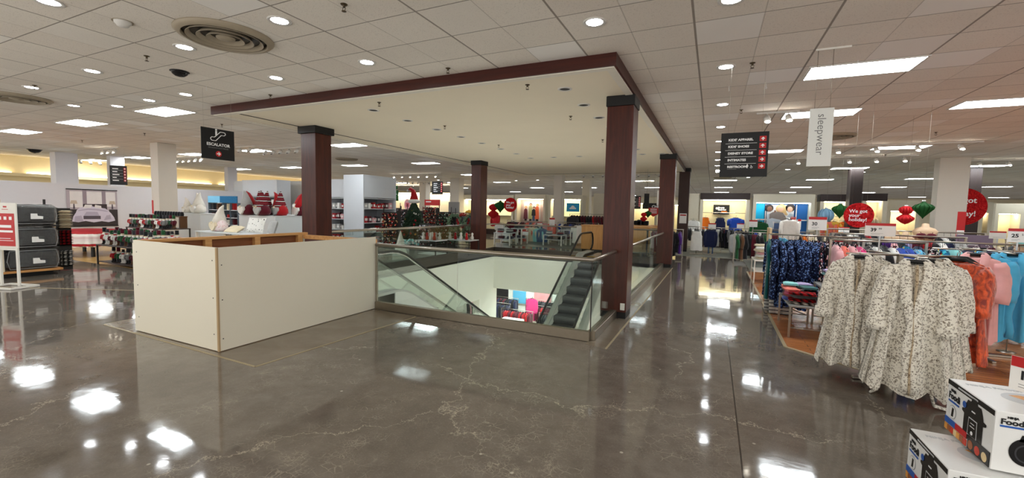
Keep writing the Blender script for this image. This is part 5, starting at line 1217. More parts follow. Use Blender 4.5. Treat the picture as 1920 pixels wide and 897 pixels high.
table('display_table', -16.3, -14.3, 6.85, 7.6, .92, 'taller dark table of nutcrackers in front of the white column', M_stdark, MATS['dark table top'], .03, .02)
for j, y in enumerate((6.95, 7.2)):
    for i in range(12): fig(kk[(i*3+j) % 5], -16.2+i*.165, y, .922, 1.1, 'on the taller table, %s row' % ('front', 'back')[j], 'figurines on the taller dark table')
r = thing('riser', 'black riser shelf of small figurines on the taller table', 'shelf', (-15.15, 7.45, .922)); MB().box(-.8, .8, -.1, .1, .33, .36).build('shelf', PAL['brown'], r)
for s in (-.75, .75): MB().box(s-.03, s+.03, -.1, .1, 0.001, .33).build('side', PAL['brown'], r)
for i in range(11): o = MB().lathe([(0, 0), (.05, 0), (.055, .05), (.04, .12), (0, .13)], 10).build('small_hat_box', PAL['black'], loc=(-15.85+i*.14, 7.45, 1.285), label='small black rounded box on the riser shelf', cat='decoration', group='black boxes on the riser')
# ---- gnome pillows and pedestals ----
def gnome(x, y, z, s, hat, body, beard, lean, label, rz=0.):
    r = thing('gnome_pillow', label, 'pillow', (x, y, z), rz); r.scale = (s, s, s)
    MB().lathe([(0, 0), (.2, .01), (.27, .1), (.25, .22), (.17, .32), (.1, .36)], 22, sx=1.05, sy=.75).build('body', body, r)
    pts = [(0, 0, .26), (.02*lean, 0, .40), (.06*lean, 0, .56), (.14*lean, 0, .7), (.26*lean, 0, .78)]
    MB().tube(pts, [.22, .17, .11, .06, .02], 18, True, True, .72).build('hat', hat, r)
    b = MB(); b.poly([(-.13, .27), (-.15, .18), (-.09, .08), (0, .02), (.09, .08), (.15, .18), (.13, .27)], -.23, -.16); b.build('beard', beard, r)
    MB().ball(0, -.235, .27, .035).build('nose', PAL['cream'], r); return r
def pedestal(x0, x1, y0, y1, h, label):
    r = thing('display_pedestal', label, 'pedestal', ((x0+x1)/2, (y0+y1)/2, 0)); a, c = (x1-x0)/2, (y1-y0)/2
    MB().box(-a, a, -c, c, .04, h-.02).build('cabinet', M_white2, r); MB().box(-a-.012, a+.012, -c-.012, c+.012, h-.02, h, .003).build('top', M_white2, r); MB().box(-a+.04, a-.04, -c+.04, c-.04, 0.001, .04).build('plinth', M_stdark, r)
M_white2 = plain('cool white laminate', rgb(206, 210, 212), .5, noise=.02)
Y = 9.0; x0 = P(325, 400, Y)[0]; x1 = P(380, 400, Y)[0]; zt = P(350, 400, Y)[1]
pedestal(x0, x1-.15, Y, Y+.8, zt, 'tall white pedestal carrying white gnome pillows')
xm = (x0+x1)/2-.1
M_wfl = fab('white fleece', rgb(222, 216, 204), 1.)
gnome(xm-.45, Y+.3, zt+.001, .72, M_wfl, M_wfl, M_wfl, -.7, 'small white gnome pillow, leftmost on the tall white pedestal')
gnome(xm-.08, Y+.5, zt+.001, .95, M_wfl, M_wfl, PAL['white'], -.6, 'white gnome pillow whose hat leans left, on the tall pedestal')
gnome(xm+.3, Y+.25, zt+.001, .95, M_wfl, M_wfl, PAL['white'], .5, 'white gnome pillow whose hat leans right, on the tall pedestal')
Y = 8.9; x0 = P(448, 405, Y)[0]; x1 = P(516, 405, Y)[0]; zt = P(500, 405, Y)[1]
pedestal(x0, x1, Y, Y+1.9, zt, 'wide white pedestal stacked with red gnome pillows')
M_nord = stripes('nordic knit', [rgb(160, 24, 34), rgb(30, 26, 34), rgb(214, 206, 200), rgb(30, 26, 34), rgb(150, 24, 34), rgb(60, 60, 66)], .14, 2, .03)
gs = [(.0, .3, PAL['red'], PAL['burgundy'], 'lightgrey', -.9, 'red gnome pillow lying at the left end of the wide pedestal'), (.32, .35, M_nord, PAL['burgundy'], 'lightgrey', -.2, 'gnome pillow with a nordic knit hat, left of centre on the wide pedestal'), (.62, .3, M_nord, PAL['burgundy'], 'white', .3, 'gnome pillow with a nordic knit hat and white beard, centre of the wide pedestal'), (.98, .5, M_nord, PAL['red'], 'lightgrey', .1, 'gnome pillow with a pointed dark knit hat, right part of the wide pedestal'), (1.2, 1.1, PAL['red'], PAL['burgundy'], 'white', .6, 'dark red gnome pillow at the right end of the wide pedestal'), (1.05, 1.5, PAL['charcoal'], PAL['charcoal'], 'white', .3, 'charcoal gnome pillow at the back corner of the wide pedestal')]
gs += [(.16, .0, PAL['lightgrey'], PAL['burgundy'], 'white', -.5, 'grey hatted gnome pillow at the front left of the wide pedestal'), (.8, .0, M_nord, PAL['burgundy'], 'lightgrey', -.3, 'gnome pillow with a striped knit hat at the front of the wide pedestal'), (.45, .95, PAL['red'], PAL['white'], 'white', -.8, 'red hatted gnome pillow behind the knit hats on the wide pedestal')]
w_ = x1-x0
for u, v, h, bd, be, le, lb in gs: gnome(x0+.15+u*(w_-.25)/1.25, Y+v*.9+.05, zt+.001, 1.0, h, bd, PAL[be], le, lb)
# table in front with pale pillows
Y = 7.3; x0 = P(395, 430, Y)[0]; x1 = P(505, 430, Y)[0]
table('display_table', x0-.2, x1+.1, Y-.3, Y+.5, .92, 'white table behind the plywood box carrying pale pillows', M_white, M_white2, .03, .03)
M_pinkp = printed('faded pink toile', rgb(232, 216, 214), [rgb(214, 160, 166), rgb(230, 214, 212), rgb(226, 200, 200)], 26, .4)
xg = P(412, 430, Y)[0]; gnome(xg, Y, .921, .92, M_wfl, M_pinkp, PAL['cream'], .8, 'pale pink and white gnome pillow with its hat bent right, on the low white table')
M_leafp = printed('white pillow with black leaf print', rgb(226, 224, 218), [rgb(40, 40, 44), rgb(70, 70, 70)], 14, .22, .9, .05)
def pil(x, y, z, w, h, d, mat, label, rz=0, tilt=.3): return pillow(MB(), w, h, d).build('throw_pillow', mat, loc=(x, y, z), rot=(-tilt, 0, rz), label=label, cat='pillow')
pil(P(440, 430, Y)[0]-.05, Y-.1, .925, .5, .3, .14, PAL['cream'], 'cream bolster pillow beside the pink gnome', .1, 1.1)
pil(P(466, 430, Y)[0], Y+.15, .925, .62, .42, .16, M_leafp, 'white pillow with scattered black leaf print behind the plywood box', .1)
pil(P(494, 430, Y)[0], Y+.2, .925, .4, .36, .14, PAL['lightgrey'], 'plain light grey pillow leaning right of the leaf print pillow', -.3)
# black banner and blue topped shelf
Y = 12.6; x0 = P(345, 400, Y)[0]; x1 = P(402, 400, Y)[0]; zt = P(370, 366, Y)[1]
r = thing('banner', 'black standing banner with pale outline lettering behind the white gnomes', 'banner', ((x0+x1)/2, Y, 0)); MB().box(-(x1-x0)/2, (x1-x0)/2, -.01, .01, .1, zt).build('panel', M_black, r)
MB().box(-(x1-x0)/2, (x1-x0)/2, -.15, .15, 0.001, .1).build('base', M_black, r); txt('ue dokie', .2, M_lg, r, .1, 1.52, -.012, 'CENTER')
Y = 11.2; x0 = P(392, 400, Y)[0]; x1 = P(446, 400, Y)[0]; zt = P(420, 368, Y)[1]
r = thing('gondola_shelf', 'open shelf unit with a bright blue header panel, left of the tall white fixtures', 'shelf', (x0, Y, 0)); W = x1-x0
for u in (0, W*.5, W*.75, W): MB().box(u-.012, u+.012, -.02, .35, .05, zt-.28).build('post', plain('slate shelf post', rgb(90, 100, 110), .5), r)
M_hb = plain('header sky blue', rgb(120, 190, 226), .4); M_hb2 = printed('header dark blue', rgb(44, 104, 146), [rgb(60, 124, 160), rgb(44, 104, 146)], 16, .3)
MB().box(-.01, W*.42, -.03, .0, zt-.28, zt).build('header_panel', M_hb, r); MB().box(W*.42, W+.01, -.03, 0, zt-.28, zt).build('header_panel', M_hb2, r)
for z in (.4, .8, 1.1, 1.42): MB().box(0, W, 0, .35, z-.02, z).build('shelf', M_white2, r)
sc = ['red', 'white', 'black', 'red', 'burgundy', 'cream', 'charcoal', 'white', 'red', 'brown']
for j, z in enumerate((.4, .8, 1.1, 1.42)):
    for i in range(5):
        w = rnd.uniform(.1, .15); h = rnd.uniform(.12, .24) if z < 1.4 else rnd.uniform(.2, .3)
        MB().box(-w/2, w/2, -.08, .08, 0, h, .01).build('gift_box', PAL[sc[(i*3+j*2) % 10]], loc=(x0+.12+i*(W-.2)/5, Y+.15, z+.001), label='%s gift box on shelf %s of the blue headed unit' % (sc[(i*3+j*2) % 10], ('four, the lowest', 'three', 'two', 'one, the highest')[j]), cat='gift box', group='gift boxes on the blue headed shelf')
Y = 10.6; x0 = P(385, 430, Y)[0]; x1 = P(404, 430, Y)[0]; zt = P(392, 415, Y)[1]
r = thing('gift_box_stand', 'green holiday box display with white lettering behind the pink gnome', 'box', ((x0+x1)/2, Y, 0)); MB().box(-.22, .2, -.15, .15, 0.007, zt, .005).build('carton', plain('holiday green', rgb(28, 110, 52), .5), r); MB().box(-.14, .12, -.154, -.15, zt-.45, zt-.37).box(-.14, .05, -.154, -.15, zt-.3, zt-.27).build('lettering_line', M_whiteink, r)
# ---- tall white fixtures ----
M_fix = plain('pale blue white laminate', rgb(204, 208, 214), .35, noise=.02)
def cab_unit(x0, x1, y0, y1, h, label, face='y', shelves=(.35, .7, 1.05, 1.4, 1.75), slat_from=2.0, stock=None):
    """tall display unit: sides, back, shelves below a solid upper panel; open towards -Y or +X"""
    r = thing('display_cabinet', label, 'cabinet', (x0, y0, 0)); W, D_ = x1-x0, y1-y0
    MB().box(0, W, 0, D_, h-.04, h).build('top', M_fix, r); MB().box(.02, W-.02, .02, D_-.02, 0.001, .08).build('plinth', M_stdark, r)
    if face == 'y':
        for u in (0, W-.04): MB().box(u, u+.04, 0, D_, .08, h-.04).build('side_panel', M_fix, r)
        MB().box(.04, W-.04, D_-.03, D_, .08, h-.04).build('back_panel', M_fixd, r); MB().box(.04, W-.04, .01, .04, slat_from, h-.04).build('upper_panel', M_fix, r)
        for z in shelves: MB().box(.04, W-.04, .02, D_-.03, z-.025, z).build('shelf', M_white2, r)
    else:
        for v in (0, D_-.04): MB().box(0, W, v, v+.04, .08, h-.04).build('side_panel', M_fix, r)
        MB().box(0, .03, .04, D_-.04, .08, h-.04).build('back_panel', M_fixd, r); MB().box(W-.04, W-.01, .04, D_-.04, slat_from, h-.04).build('upper_panel', M_fix, r)
        for z in shelves: MB().box(.03, W-.02, .04, D_-.04, z-.025, z).build('shelf', M_white2, r)
    if stock:
        cols, nm, grp = stock; L_ = (W if face == 'y' else D_)-.2
        for j, z in enumerate(shelves[:-1]):
            n = int(L_/.21)
            for i in range(n):
                w = rnd.uniform(.12, .17); hh = rnd.uniform(.13, .24); t = .1+L_*(i+.5)/n; c = cols[(i*2+j) % len(cols)]
                pos = (x0+t, y0+.16, z+.001) if face == 'y' else (x1-.16, y0+t, z+.001)
                MB().box(-w/2, w/2, -w/2, w/2, 0, hh, .008).m(1).box(-w*.3, w*.3, -w/2-.003, -w/2, hh*.3, hh*.7).box(w/2, w/2+.003, -w*.3, w*.3, hh*.3, hh*.7).build('boxed_gift', [PAL[c], M_paper], loc=pos, label='%s boxed gift on %s shelf of the %s' % (c, ('bottom', 'second', 'third', 'fourth', 'fifth')[j], nm), cat='box', group=grp)
    return r
M_fixd = plain('grey back panel', rgb(150, 152, 158), .6)
cr = ['red', 'white', 'red', 'lightgrey', 'burgundy', 'white', 'pink', 'red', 'charcoal']
Y = 11.65; yb = PX(719, 335, -11.35)[0]
cab_unit(-12.3, -11.35, Y, 13.4, 2.83, 'tall white cabinet with red packaged gifts right of the first maroon column', 'x', (.35, .75, 1.1, 1.62, 2.0), 2.02, (cr, 'tall cabinet', 'boxed gifts in the tall cabinet'))
cab_unit(-13.5, -12.4, 12.0, 12.6, 2.7, 'tall white cabinet directly behind the first maroon column', 'y', (.4, .8, 1.2, 1.6, 2.0), 2.02, (cr, 'column cabinet', 'boxed gifts behind the column'))
Y = 13.2; x0 = P(455, 400, Y)[0]; x1 = P(520, 400, Y)[0]; cab_unit(x0, x1, Y, Y+.7, 2.82, 'tall white display cabinet behind the red gnome pillows', 'y', (.5, .9, 1.3, 1.68, 2.05), 2.07, (cr, 'gnome cabinet', 'boxed gifts behind the gnomes'))
Y = 14.0; x0 = P(440, 400, Y)[0]; x1 = P(457, 400, Y)[0]; MB().box(x0, x1, Y, Y+.06, 0, 2.85).build('partition_panel', M_fix, label='narrow pale panel at the left end of the tall white fixtures', cat='panel')
Y = 14.6; x0 = P(522, 400, Y)[0]; x1 = P(640, 400, Y)[0]; MB().box(x0, x1, Y, Y+.08, 0, 2.86).build('partition_panel', M_white, label='wide white partition behind the first maroon column', cat='panel')
Y = 11.4; x0 = P(548, 400, Y)[0]; x1 = P(577, 400, Y)[0]; W = x1-x0
r = thing('gondola_shelf', 'grey metal shelf of boxed gifts topped with red gnomes, left of the maroon column', 'shelf', (x0, Y, 0))
for u in (0, W*.55, W): MB().box(u-.015, u+.015, -.015, .015, 0.001, 1.5).build('post', M_white, r)
for z in (.4, .8, 1.15, 1.5): MB().box(0, W, .0, .4, z-.025, z).build('shelf', plain('mauve grey shelf', rgb(140, 130, 140), .5), r)
for j, z in enumerate((.8, 1.15)):
    for i in range(4): MB().box(-.05, .05, -.05, .05, 0, .2, .01).build('boxed_gift', PAL[('red', 'white', 'lilac', 'red')[(i+j) % 4]], loc=(x0+.1+i*W/4.4, Y+.12, z+.001), label='small boxed gift on the grey shelf beside the column, %s level' % ('lower', 'upper')[j], cat='box', group='boxed gifts on the grey shelf')
for i in range(3): gnome(x0-.35+i*.42, Y+.3+(i == 0)*.25, 1.502 if i else 1.502, .8, PAL['red'], PAL['white'], PAL['white'], (.9, .3, .15)[i], ('red hatted gnome pillow with its hat bent over, leftmost above the grey shelf', 'red hatted gnome pillow, middle one above the grey shelf', 'red hatted gnome pillow nearest the maroon column')[i])
x, z = P(571, 380, 10.9); r = thing('price_sign', 'small bright green tag sign beside the first maroon column', 'sign', (x, 10.9, z-.12)); MB().box(-.11, .11, -.004, .004, 0, .13).build('card', plain('tag green', rgb(60, 190, 90), .5), r); MB().tube([(0, .0, 0), (0, 0, -z+.13)], .006, 6).build('post', M_steel, r)
# ================= back wall displays =================
M_bayw = plain('bay warm cream', rgb(244, 232, 188), .7, noise=.02); M_strip = emit('bay lamp', (1, .90, .66, 1), 26.); M_brownh = plain('dark brown header', rgb(48, 36, 34), .5)
M_beige = plain('beige fixture wall', rgb(212, 204, 184), .6, noise=.03); M_bayp = plain('bay lilac pink', rgb(196, 176, 176), .7)
def bay(pxl, pxr, Y, ztop, label, back=M_bayw, header=M_brownh, side=M_beige, strip=M_strip, hh=.32, dep=.8, shelfs=(), bl=None, sw=.14):
    x0 = P(pxl, 400, Y)[0]; x1 = P(pxr, 400, Y)[0]; W = x1-x0
    r = thing('display_bay', label, 'display', (x0, Y, 0))
    MB().box(0, W, dep-.05, dep, 0.007, ztop-hh).build('back_panel', back, r)
    MB().box(0, W, 0, dep, ztop-hh, ztop).build('header', header, r)
    for u in (0, W-sw): MB().box(u, u+sw, 0, dep-.05, 0.007, ztop-hh).build('side_panel', side, r)
    MB().box(sw, W-sw, dep*.35, dep*.5, ztop-hh-.03, ztop-hh-.001).build('lamp_strip', strip, r)
    MB().box(sw, W-sw, .3, dep-.05, 0.007, .35).build('base', M_brownh, r)
    for z in shelfs: MB().box(sw, W-sw, .35, dep-.05, z-.03, z).build('shelf', M_white2, r)
    return r, x0, x1
BY = 23.5
r, b0, b1 = bay(1312, 1405, BY, 2.72, 'cream lit wall bay with a black screen above sports tops')
MB().tube([(.14, .3, 1.75), (b1-b0-.14, .3, 1.75)], .02, 6).build('rail', M_chrome, r)
x0, z0 = P(1337, 402, BY); x1, z1 = P(1369, 384, BY)
s = thing('sign_screen', 'black logo sign with white and orange lines on the cream wall bay', 'sign', ((x0+x1)/2, BY+.62, z0)); w = x1-x0; h = z1-z0
MB().box(-w/2, w/2, -.04, .02, 0, h).build('panel', M_black, s); b = MB(); disc(b, -w*.28, h*.62, h*.12, -.045, -.04, 14); b.build('logo_disc', M_whiteink, s)
txt('Sports', h*.22, M_whiteink, s, -w*.2, h*.62, -.045, bold=.008); txt('Illustrated', h*.2, M_whiteink, s, -w*.2, h*.42, -.045, bold=.008, sx=.9); MB().box(0, w*.35, -.045, -.04, h*.24, h*.32).build('orange_line', PAL['orange'], s)
MB().box(-.03, .03, .02, .1, h*.3, h*.6).build('bracket', M_black, s)
def display_form(px, py, Y, kind, mat, label, s=1., pz=1.3):
    x, z = P(px, py, Y); r = thing('t_stand', 'slim steel stand holding the '+' '.join(label.split(',')[0].split()[:9]), 'rack', (x, Y+.1, 0)); MB().cyl(0, 0, .02, z, .014, 8).build('post', M_steel, r); MB().tube([(-.15, 0, z), (.15, 0, z)], .01, 6).build('arm', M_steel, r); MB().box(-.25, .25, -.2, .2, 0.006, .02).build('base', M_steel, r)
    hang(kind, mat, x, Y, z+.02, 0, label, s=s)
def at_(px, py, Y): x, z = P(px, py, Y); return x, Y, z
hang('tank', PAL['orange'], *at_(1323, 405, BY+.2), 0, 'orange athletic tank top on the cream wall bay', s=1.25)
hang('tank', PAL['navy'], *at_(1351, 405, BY+.2), 0, 'navy sleeveless top on the cream wall bay', s=1.45)
hang('shirt', PAL['royal'], *at_(1380, 405, BY+.2), 0, 'royal blue short sleeve top on the cream wall bay', s=1.4)
# cream pier, blue display
struct(MB().box(P(1285, 400, BY)[0], P(1312, 400, BY)[0], BY+.1, BY+.8, 0.006, 2.7), 'wall_far', M_beige)
M_bluep = plain('deep blue lit panel', rgb(26, 96, 166), .5, noise=.08, nscale=2)
r, b0, b1 = bay(1411, 1527, BY, 2.68, 'beige framed display bay with a bright blue back and a large photograph', M_bluep, M_beige, M_beige, emit('cool lamp strip', (.8, .95, 1, 1), 14.), .4)
W = b1-b0; MB().box(.14, .55, .7, .74, .36, 2.27).build('cyan_lit_end', plain('painted cyan light', rgb(30, 190, 240), .5), r)  # lit left end of the blue back, light put into its colour
for u in (.6, W-.6): MB().box(u-.02, u+.02, .66, .7, .35, 2.2).build('standard', M_chrome, r)
MB().box(.15, W-.15, .62, .68, 1.45, 1.5).build('rail', M_chrome, r)
for i in range(4): MB().lathe([(0, 0), (.07, .0), (.07, .03), (0, .03)], 12).build('downlight', M_candark, r).location = (.5+i*.75, -.03, 2.5) if False else (.5+i*.75, .1, 2.645)
# photograph of three people
x0, z0 = P(1438, 431, BY); x1, z1 = P(1493, 384, BY); w = x1-x0; h = z1-z0
s = thing('photo_poster', 'large photograph of three people hugging, in grey knitwear, on the blue display', 'poster', (x0, BY+.5, z0))
MT = [plain('photo '+n, rgb(*c), .5, noise=.12, nscale=9) for n, c in (('backdrop', (214, 206, 204)), ('dark hair', (40, 28, 26)), ('brown skin', (120, 80, 62)), ('tan skin', (206, 156, 128)), ('blonde', (196, 156, 104)), ('taupe knit', (122, 108, 102)), ('grey knit', (172, 176, 184)), ('denim', (60, 78, 112)))]
b = MB().box(0, w, 0, .04, 0, h)
def Q(m, pts, d, sx=w, sz=h): b.m(m).poly([(u*sx, v*sz) for u, v in pts], -d-.004, -d)
def Dk(m, u, v, r_, d, sx_=1.): b.m(m); disc(b, u*w, v*h, r_*h, -d-.004, -d, 18, sx_)
Dk(1, .08, .86, .15, .004); Dk(2, .1, .82, .11, .009, .85); Dk(1, .86, .88, .16, .004); Dk(3, .85, .82, .11, .009, .85); Dk(4, .54, .84, .18, .004, 1.1); Q(4, [(.58, .9), (.66, .85), (.78, .6), (.7, .58), (.6, .7)], .005); Dk(3, .5, .84, .12, .009, .85)
Q(6, [(0, .02), (.02, .6), (.14, .66), (.22, .4), (.3, .02)], .012); Q(6, [(.72, .02), (.76, .5), (.84, .66), (.99, .62), (.99, .02)], .012)
Q(5, [(.1, .62), (.22, .7), (.42, .72), (.6, .68), (.72, .5), (.8, .34), (.64, .28), (.4, .3), (.2, .34), (.1, .44)], .016); Q(6, [(.06, .4), (.2, .34), (.5, .26), (.6, .34), (.5, .4), (.2, .46)], .02); Q(7, [(.3, .02), (.3, .26), (.68, .26), (.7, .02)], .014)
Q(2, [(.26, .68), (.34, .7), (.34, .76), (.28, .78)], .021); Dk(3, .66, .3, .035, .024)
b.build('print', MT, s)
# right cream bays
r, b0, b1 = bay(1537, 1592, BY, 2.68, 'cream lit wall bay with warm coloured tops right of the blue display', shelfs=(1.1,))
MB().tube([(.14, .3, 1.7), (b1-b0-.14, .3, 1.7)], .02, 6).build('rail', M_chrome, r)
r, b0, b1 = bay(1616, 1662, BY, 2.72, 'narrow cream lit wall bay with cream tops right of the dark column')
for i, (px, py, k, m, s_, l) in enumerate(((1555, 413, 'longshirt', 'coral', 1.2, 'rust coloured top under the dusty blue ornament'), (1564, 413, 'longshirt', 'mustard', 1.2, 'mustard top beside the rust coloured top'), (1583, 414, 'longshirt', 'orange', 1.1, 'brownish orange top left of the dark brown column'))):
    display_form(px, py, BY-.6, k, PAL[m], l, s_)
row((b0+b1)/2, BY+.3, 0, b1-b0-.4, 1.75, [('longshirt', 'cream')]*8, 'in the narrow cream bay', 'cream tops in the narrow bay')
# left part of the back wall
struct(MB().box(P(1112, 400, 25.2)[0], P(1135, 400, 25.2)[0], 25.2, 25.9, 0.006, 2.75), 'wall_far', M_beige)
r, b0, b1 = bay(1028, 1092, 24.6, 2.62, 'cream lit wall bay with a blue cloud sign and stocked shelves', header=M_beige, shelfs=(.75, 1.05, 1.35), hh=.25)
x0, z0 = P(1066, 397, 24.6); x1, z1 = P(1090, 381.5, 24.6); w = x1-x0; h = z1-z0
s = thing('sign_screen', 'bright blue rectangular sign with a white cloud shape on the far wall', 'sign', (x0-.1, 24.55, z0)); MB().box(0, w, -.04, .02, 0, h).build('panel', plain('sign sky blue', rgb(36, 160, 214), .4), s)
b = MB(); b.poly([(w*.25, h*.3), (w*.75, h*.3), (w*.78, h*.42), (w*.66, h*.5), (w*.6, h*.66), (w*.5, h*.72), (w*.4, h*.66), (w*.34, h*.5), (w*.22, h*.42)][::-1], -.05, -.04); b.build('cloud_symbol', M_whiteink, s)
MB().box(w*.4, w*.6, .02, .5, h*.4, h*.6).build('bracket', M_beige, s)
r, b0, b1 = bay(965, 1022, 24.8, 2.66, 'pinkish lit wall bay with a large fashion photograph', M_bayp, M_beige, M_beige, hh=.28)
x0, z0 = P(976, 415, 24.8); x1, z1 = P(1008, 380, 24.8); w = x1-x0; h = z1-z0
s = thing('photo_poster', 'fashion photograph of a group of four young people on the pinkish far wall', 'poster', (x0, 25.3, z0)); b = MB().box(0, w, 0, .04, 0, h)
MT2 = MT+[plain('photo '+n, rgb(*c), .5, noise=.1) for n, c in (('maroon coat', (96, 36, 48)), ('khaki dress', (176, 172, 118)), ('orange dress', (206, 96, 60)), ('black tee', (30, 30, 34)))]
for u, m, z_, hm in ((.12, 8, .72, 4), (.42, 9, .88, 1), (.62, 11, .7, 1), (.83, 10, .85, 4)):
    Dk(hm, u, z_+.02, .075, .004); Dk(3, u, z_, .055, .009); Q(m, [(u-.13, .12 if m != 11 else .3), (u-.1, z_-.1), (u-.03, z_-.05), (u+.03, z_-.05), (u+.1, z_-.1), (u+.13, .12 if m != 11 else .3)], .012+.001*m); Q(7 if m == 11 else 1, [(u-.08, .01), (u-.07, .3), (u+.07, .3), (u+.09, .01)], .008)
b.build('print', MT2, s); MB().box(w*.3, w*.6, .04, .25, h*.4, h*.6).build('bracket', M_beige, s)
r, b0, b1 = bay(866, 962, 25.0, 2.62, 'wide cream lit wall bay behind the second maroon column', header=M_beige, hh=.3, shelfs=(1.3,))
x0, z0 = P(900, 425, 26); 
MB().box(0, .8, 0, .1, 0.006, 2.1).build('partition_panel', plain('mid grey panel', rgb(130, 128, 128), .6), loc=(P(862, 400, 24.9)[0]-.05, 23.6, 0), label='flat grey panel between the off-white column and the second maroon column', cat='panel')
# holiday area back wall and far right walls
M_warm = plain('warm white wall', rgb(250, 236, 204), .7, noise=.02)
struct(MB().box(-34, P(866, 400, 31)[0], 31, 31.2, 0, 3.0), 'wall_far', M_warm)
MB().box(-33.9, P(866, 400, 31)[0], 30.7, 30.95, 2.72, 2.8).build('wall_lamp_strip', emit('warm strip', (1, .9, .7, 1), 12.), label='long warm lamp strip washing the far holiday wall', cat='light')
for i, (pa, pb) in enumerate(((1663, 1725), (1836, 1862), (1866, 1922))):
    bay(pa, pb, 25+i*2, 2.5, 'cream lit wall bay at the far right, %s one' % ('leftmost', 'middle', 'rightmost')[i], header=M_beige, hh=.5)
bay(1185, 1232, 27.5, 2.6, 'cream lit wall bay behind the checkout', header=M_beige, hh=.35); bay(1236, 1286, 29, 2.5, 'pale wall bay far behind the checkout right of the red arrow', header=M_beige, hh=.3)
# checkout header sign
x0, z0 = P(1205, 392, 23); x1, z1 = P(1262, 384, 23)
s = thing('checkout_sign', 'long black hanging sign reading CHECKOUT over the wood counter', 'sign', (x0, 23, z0)); MB().box(0, x1-x0, -.05, .05, 0, z1-z0+.06).build('panel', M_black, s); txt('CHECKOUT', .2, M_whiteink, s, .45, .05, -.055, bold=.006, sx=1.)
for u in (.2, x1-x0-.2): MB().tube([(u, 0, z1-z0), (u, 0, CEIL-z0)], .006, 5).build('hanger_rod', M_steel, s)
x0, z0 = P(1225, 407, 21.8)
s = thing('arrow_sign', 'red hanging arrow sign pointing down at the checkout', 'sign', (x0, 21.8, z0)); b = MB(); b.poly([(-.24, .22), (-.24, .44), (.24, .44), (.24, .22), (.34, .22), (0, 0), (-.34, .22)], -.01, .01); b.build('panel', M_red, s)
for i in range(3): MB().box(-.15, .15, -.014, -.01, .18+.085*i, .22+.085*i).build('lettering_line', M_whiteink, s)
MB().tube([(0, 0, .44), (0, 0, CEIL-z0)], .003, 4).build('hanger_wire', M_steel, s)
for px, l in ((1212, 'narrow dark hanging banner above the checkout'), (1236, 'pale hanging banner above the checkout right side')):
    x, z = P(px, 385, 18.5); s = thing('banner', l, 'banner', (x, 18.5, z)); MB().box(-.1, .1, -.01, .01, 0, .48 if px < 1220 else .6).build('panel', M_black if px < 1220 else M_white, s); MB().tube([(0, 0, .4), (0, 0, CEIL-z)], .004, 4).build('hanger_wire', M_steel, s)
# wood counters
M_maple = wood_mat('golden maple counter', rgb(186, 130, 74), rgb(208, 156, 96), .8, .4, 2)
def counter(x0, x1, y0, y1, h, label):
    r = thing('service_counter', label, 'counter', (x0, y0, 0)); W = x1-x0; D_ = y1-y0
    MB().box(0, W, 0, D_, .1, h-.04).build('body', M_maple, r); MB().box(-.03, W+.03, -.03, D_+.03, h-.04, h, .005).build('countertop', M_maple, r); MB().box(.03, W-.03, .03, D_-.03, 0.006, .1).build('plinth', M_stdark, r)
    n = max(2, int(W/.8))
    for i in range(n-1): MB().box(W*(i+1)/n-.012, W*(i+1)/n+.012, -.012, 0.0, .1, h-.04).build('panel_strip', plain('darker wood strip', rgb(140, 84, 46), .5), r)
    return r
x0 = P(1089, 470, 17.6)[0]; counter(x0, x0+3.0, 17.6, 18.4, 1.12, 'golden wood counter behind the top of the up escalator')
x0 = P(1186, 463, 21.8)[0]; x1 = P(1236, 462, 21.8)[0]; counter(x0, x1, 21.8, 22.6, 1.05, 'golden wood checkout counter right of the near maroon column')
for i, px in enumerate((1192, 1209, 1213)):
    x, y = F(px, 463, 0.) ; y = min(y, 18.1-.4*i); x = P(px, 463, y)[0]
    r = thing('stanchion', 'black queue stanchion before the checkout, %s' % ('leftmost', 'middle', 'rightmost')[i], 'stanchion', (x, y, 0)); MB().cyl(0, 0, .02, .95, .03, 10).build('post', M_black, r); MB().cyl(0, 0, 0.001, .02, .16, 18).build('base', M_black, r); MB().cyl(0, 0, .95, 1.0, .038, 10).build('head', M_black, r)
for i, (px, m, k) in enumerate(((1194, 'black', 'purse'), (1200, 'charcoal', 'purse'), (1208, 'black', 'register'))):
    x = P(px, 440, 22)[0]; MB().box(-.17, .17, -.12, .12, 0, .22+.05*(i % 2), .03).build('handbag' if k == 'purse' else 'cash_register', PAL[m], loc=(x, 22.1, 1.052), label='%s %s standing on the checkout counter' % (m, 'handbag' if k == 'purse' else 'cash register'), cat='handbag' if k == 'purse' else 'cash register')
# ================= racks in the middle distance =================
G = 'clothes on the racks by the far wall'
def mix_(cols, kinds, n, sd): q = random.Random(sd); return [(q.choice(kinds), q.choice(cols)) for _ in range(n)]
def fr(px, py, Y, ln, n, cols, kinds, where, rz=0., z=None, sd=1):
    sv = .82 if px > 920 and z is None else 1.; z = z or (1.06 if px > 920 else 1.36)
    x = P(px, py, Y)[0]; rackful(x, Y, rz, ln, z, mix_(cols, kinds, n, sd), where, G, sv=sv)
dk_ = ['black', 'black', 'charcoal', 'navy', 'black', 'grey', 'white']
fr(1306, 440, 21.6, 1.4, 12, ['black', 'white', 'black', 'charcoal', 'lightgrey'], ['longshirt', 'hoodie'], 'left of the white top display')
fr(1348, 440, 21.0, 1.2, 10, dk_, ['longshirt', 'pants'], 'under the navy sleeveless top')
fr(1395, 440, 21., 1.8, 14, ['black', 'black', 'black', 'charcoal', 'burgundy'], ['pants', 'longshirt', 'gown'], 'right of the grey hoodie display')
fr(1425, 445, 17., 1.6, 12, ['black', 'burgundy', 'brown', 'black', 'green'], ['gown', 'pants'], 'left of the pale wood panel')
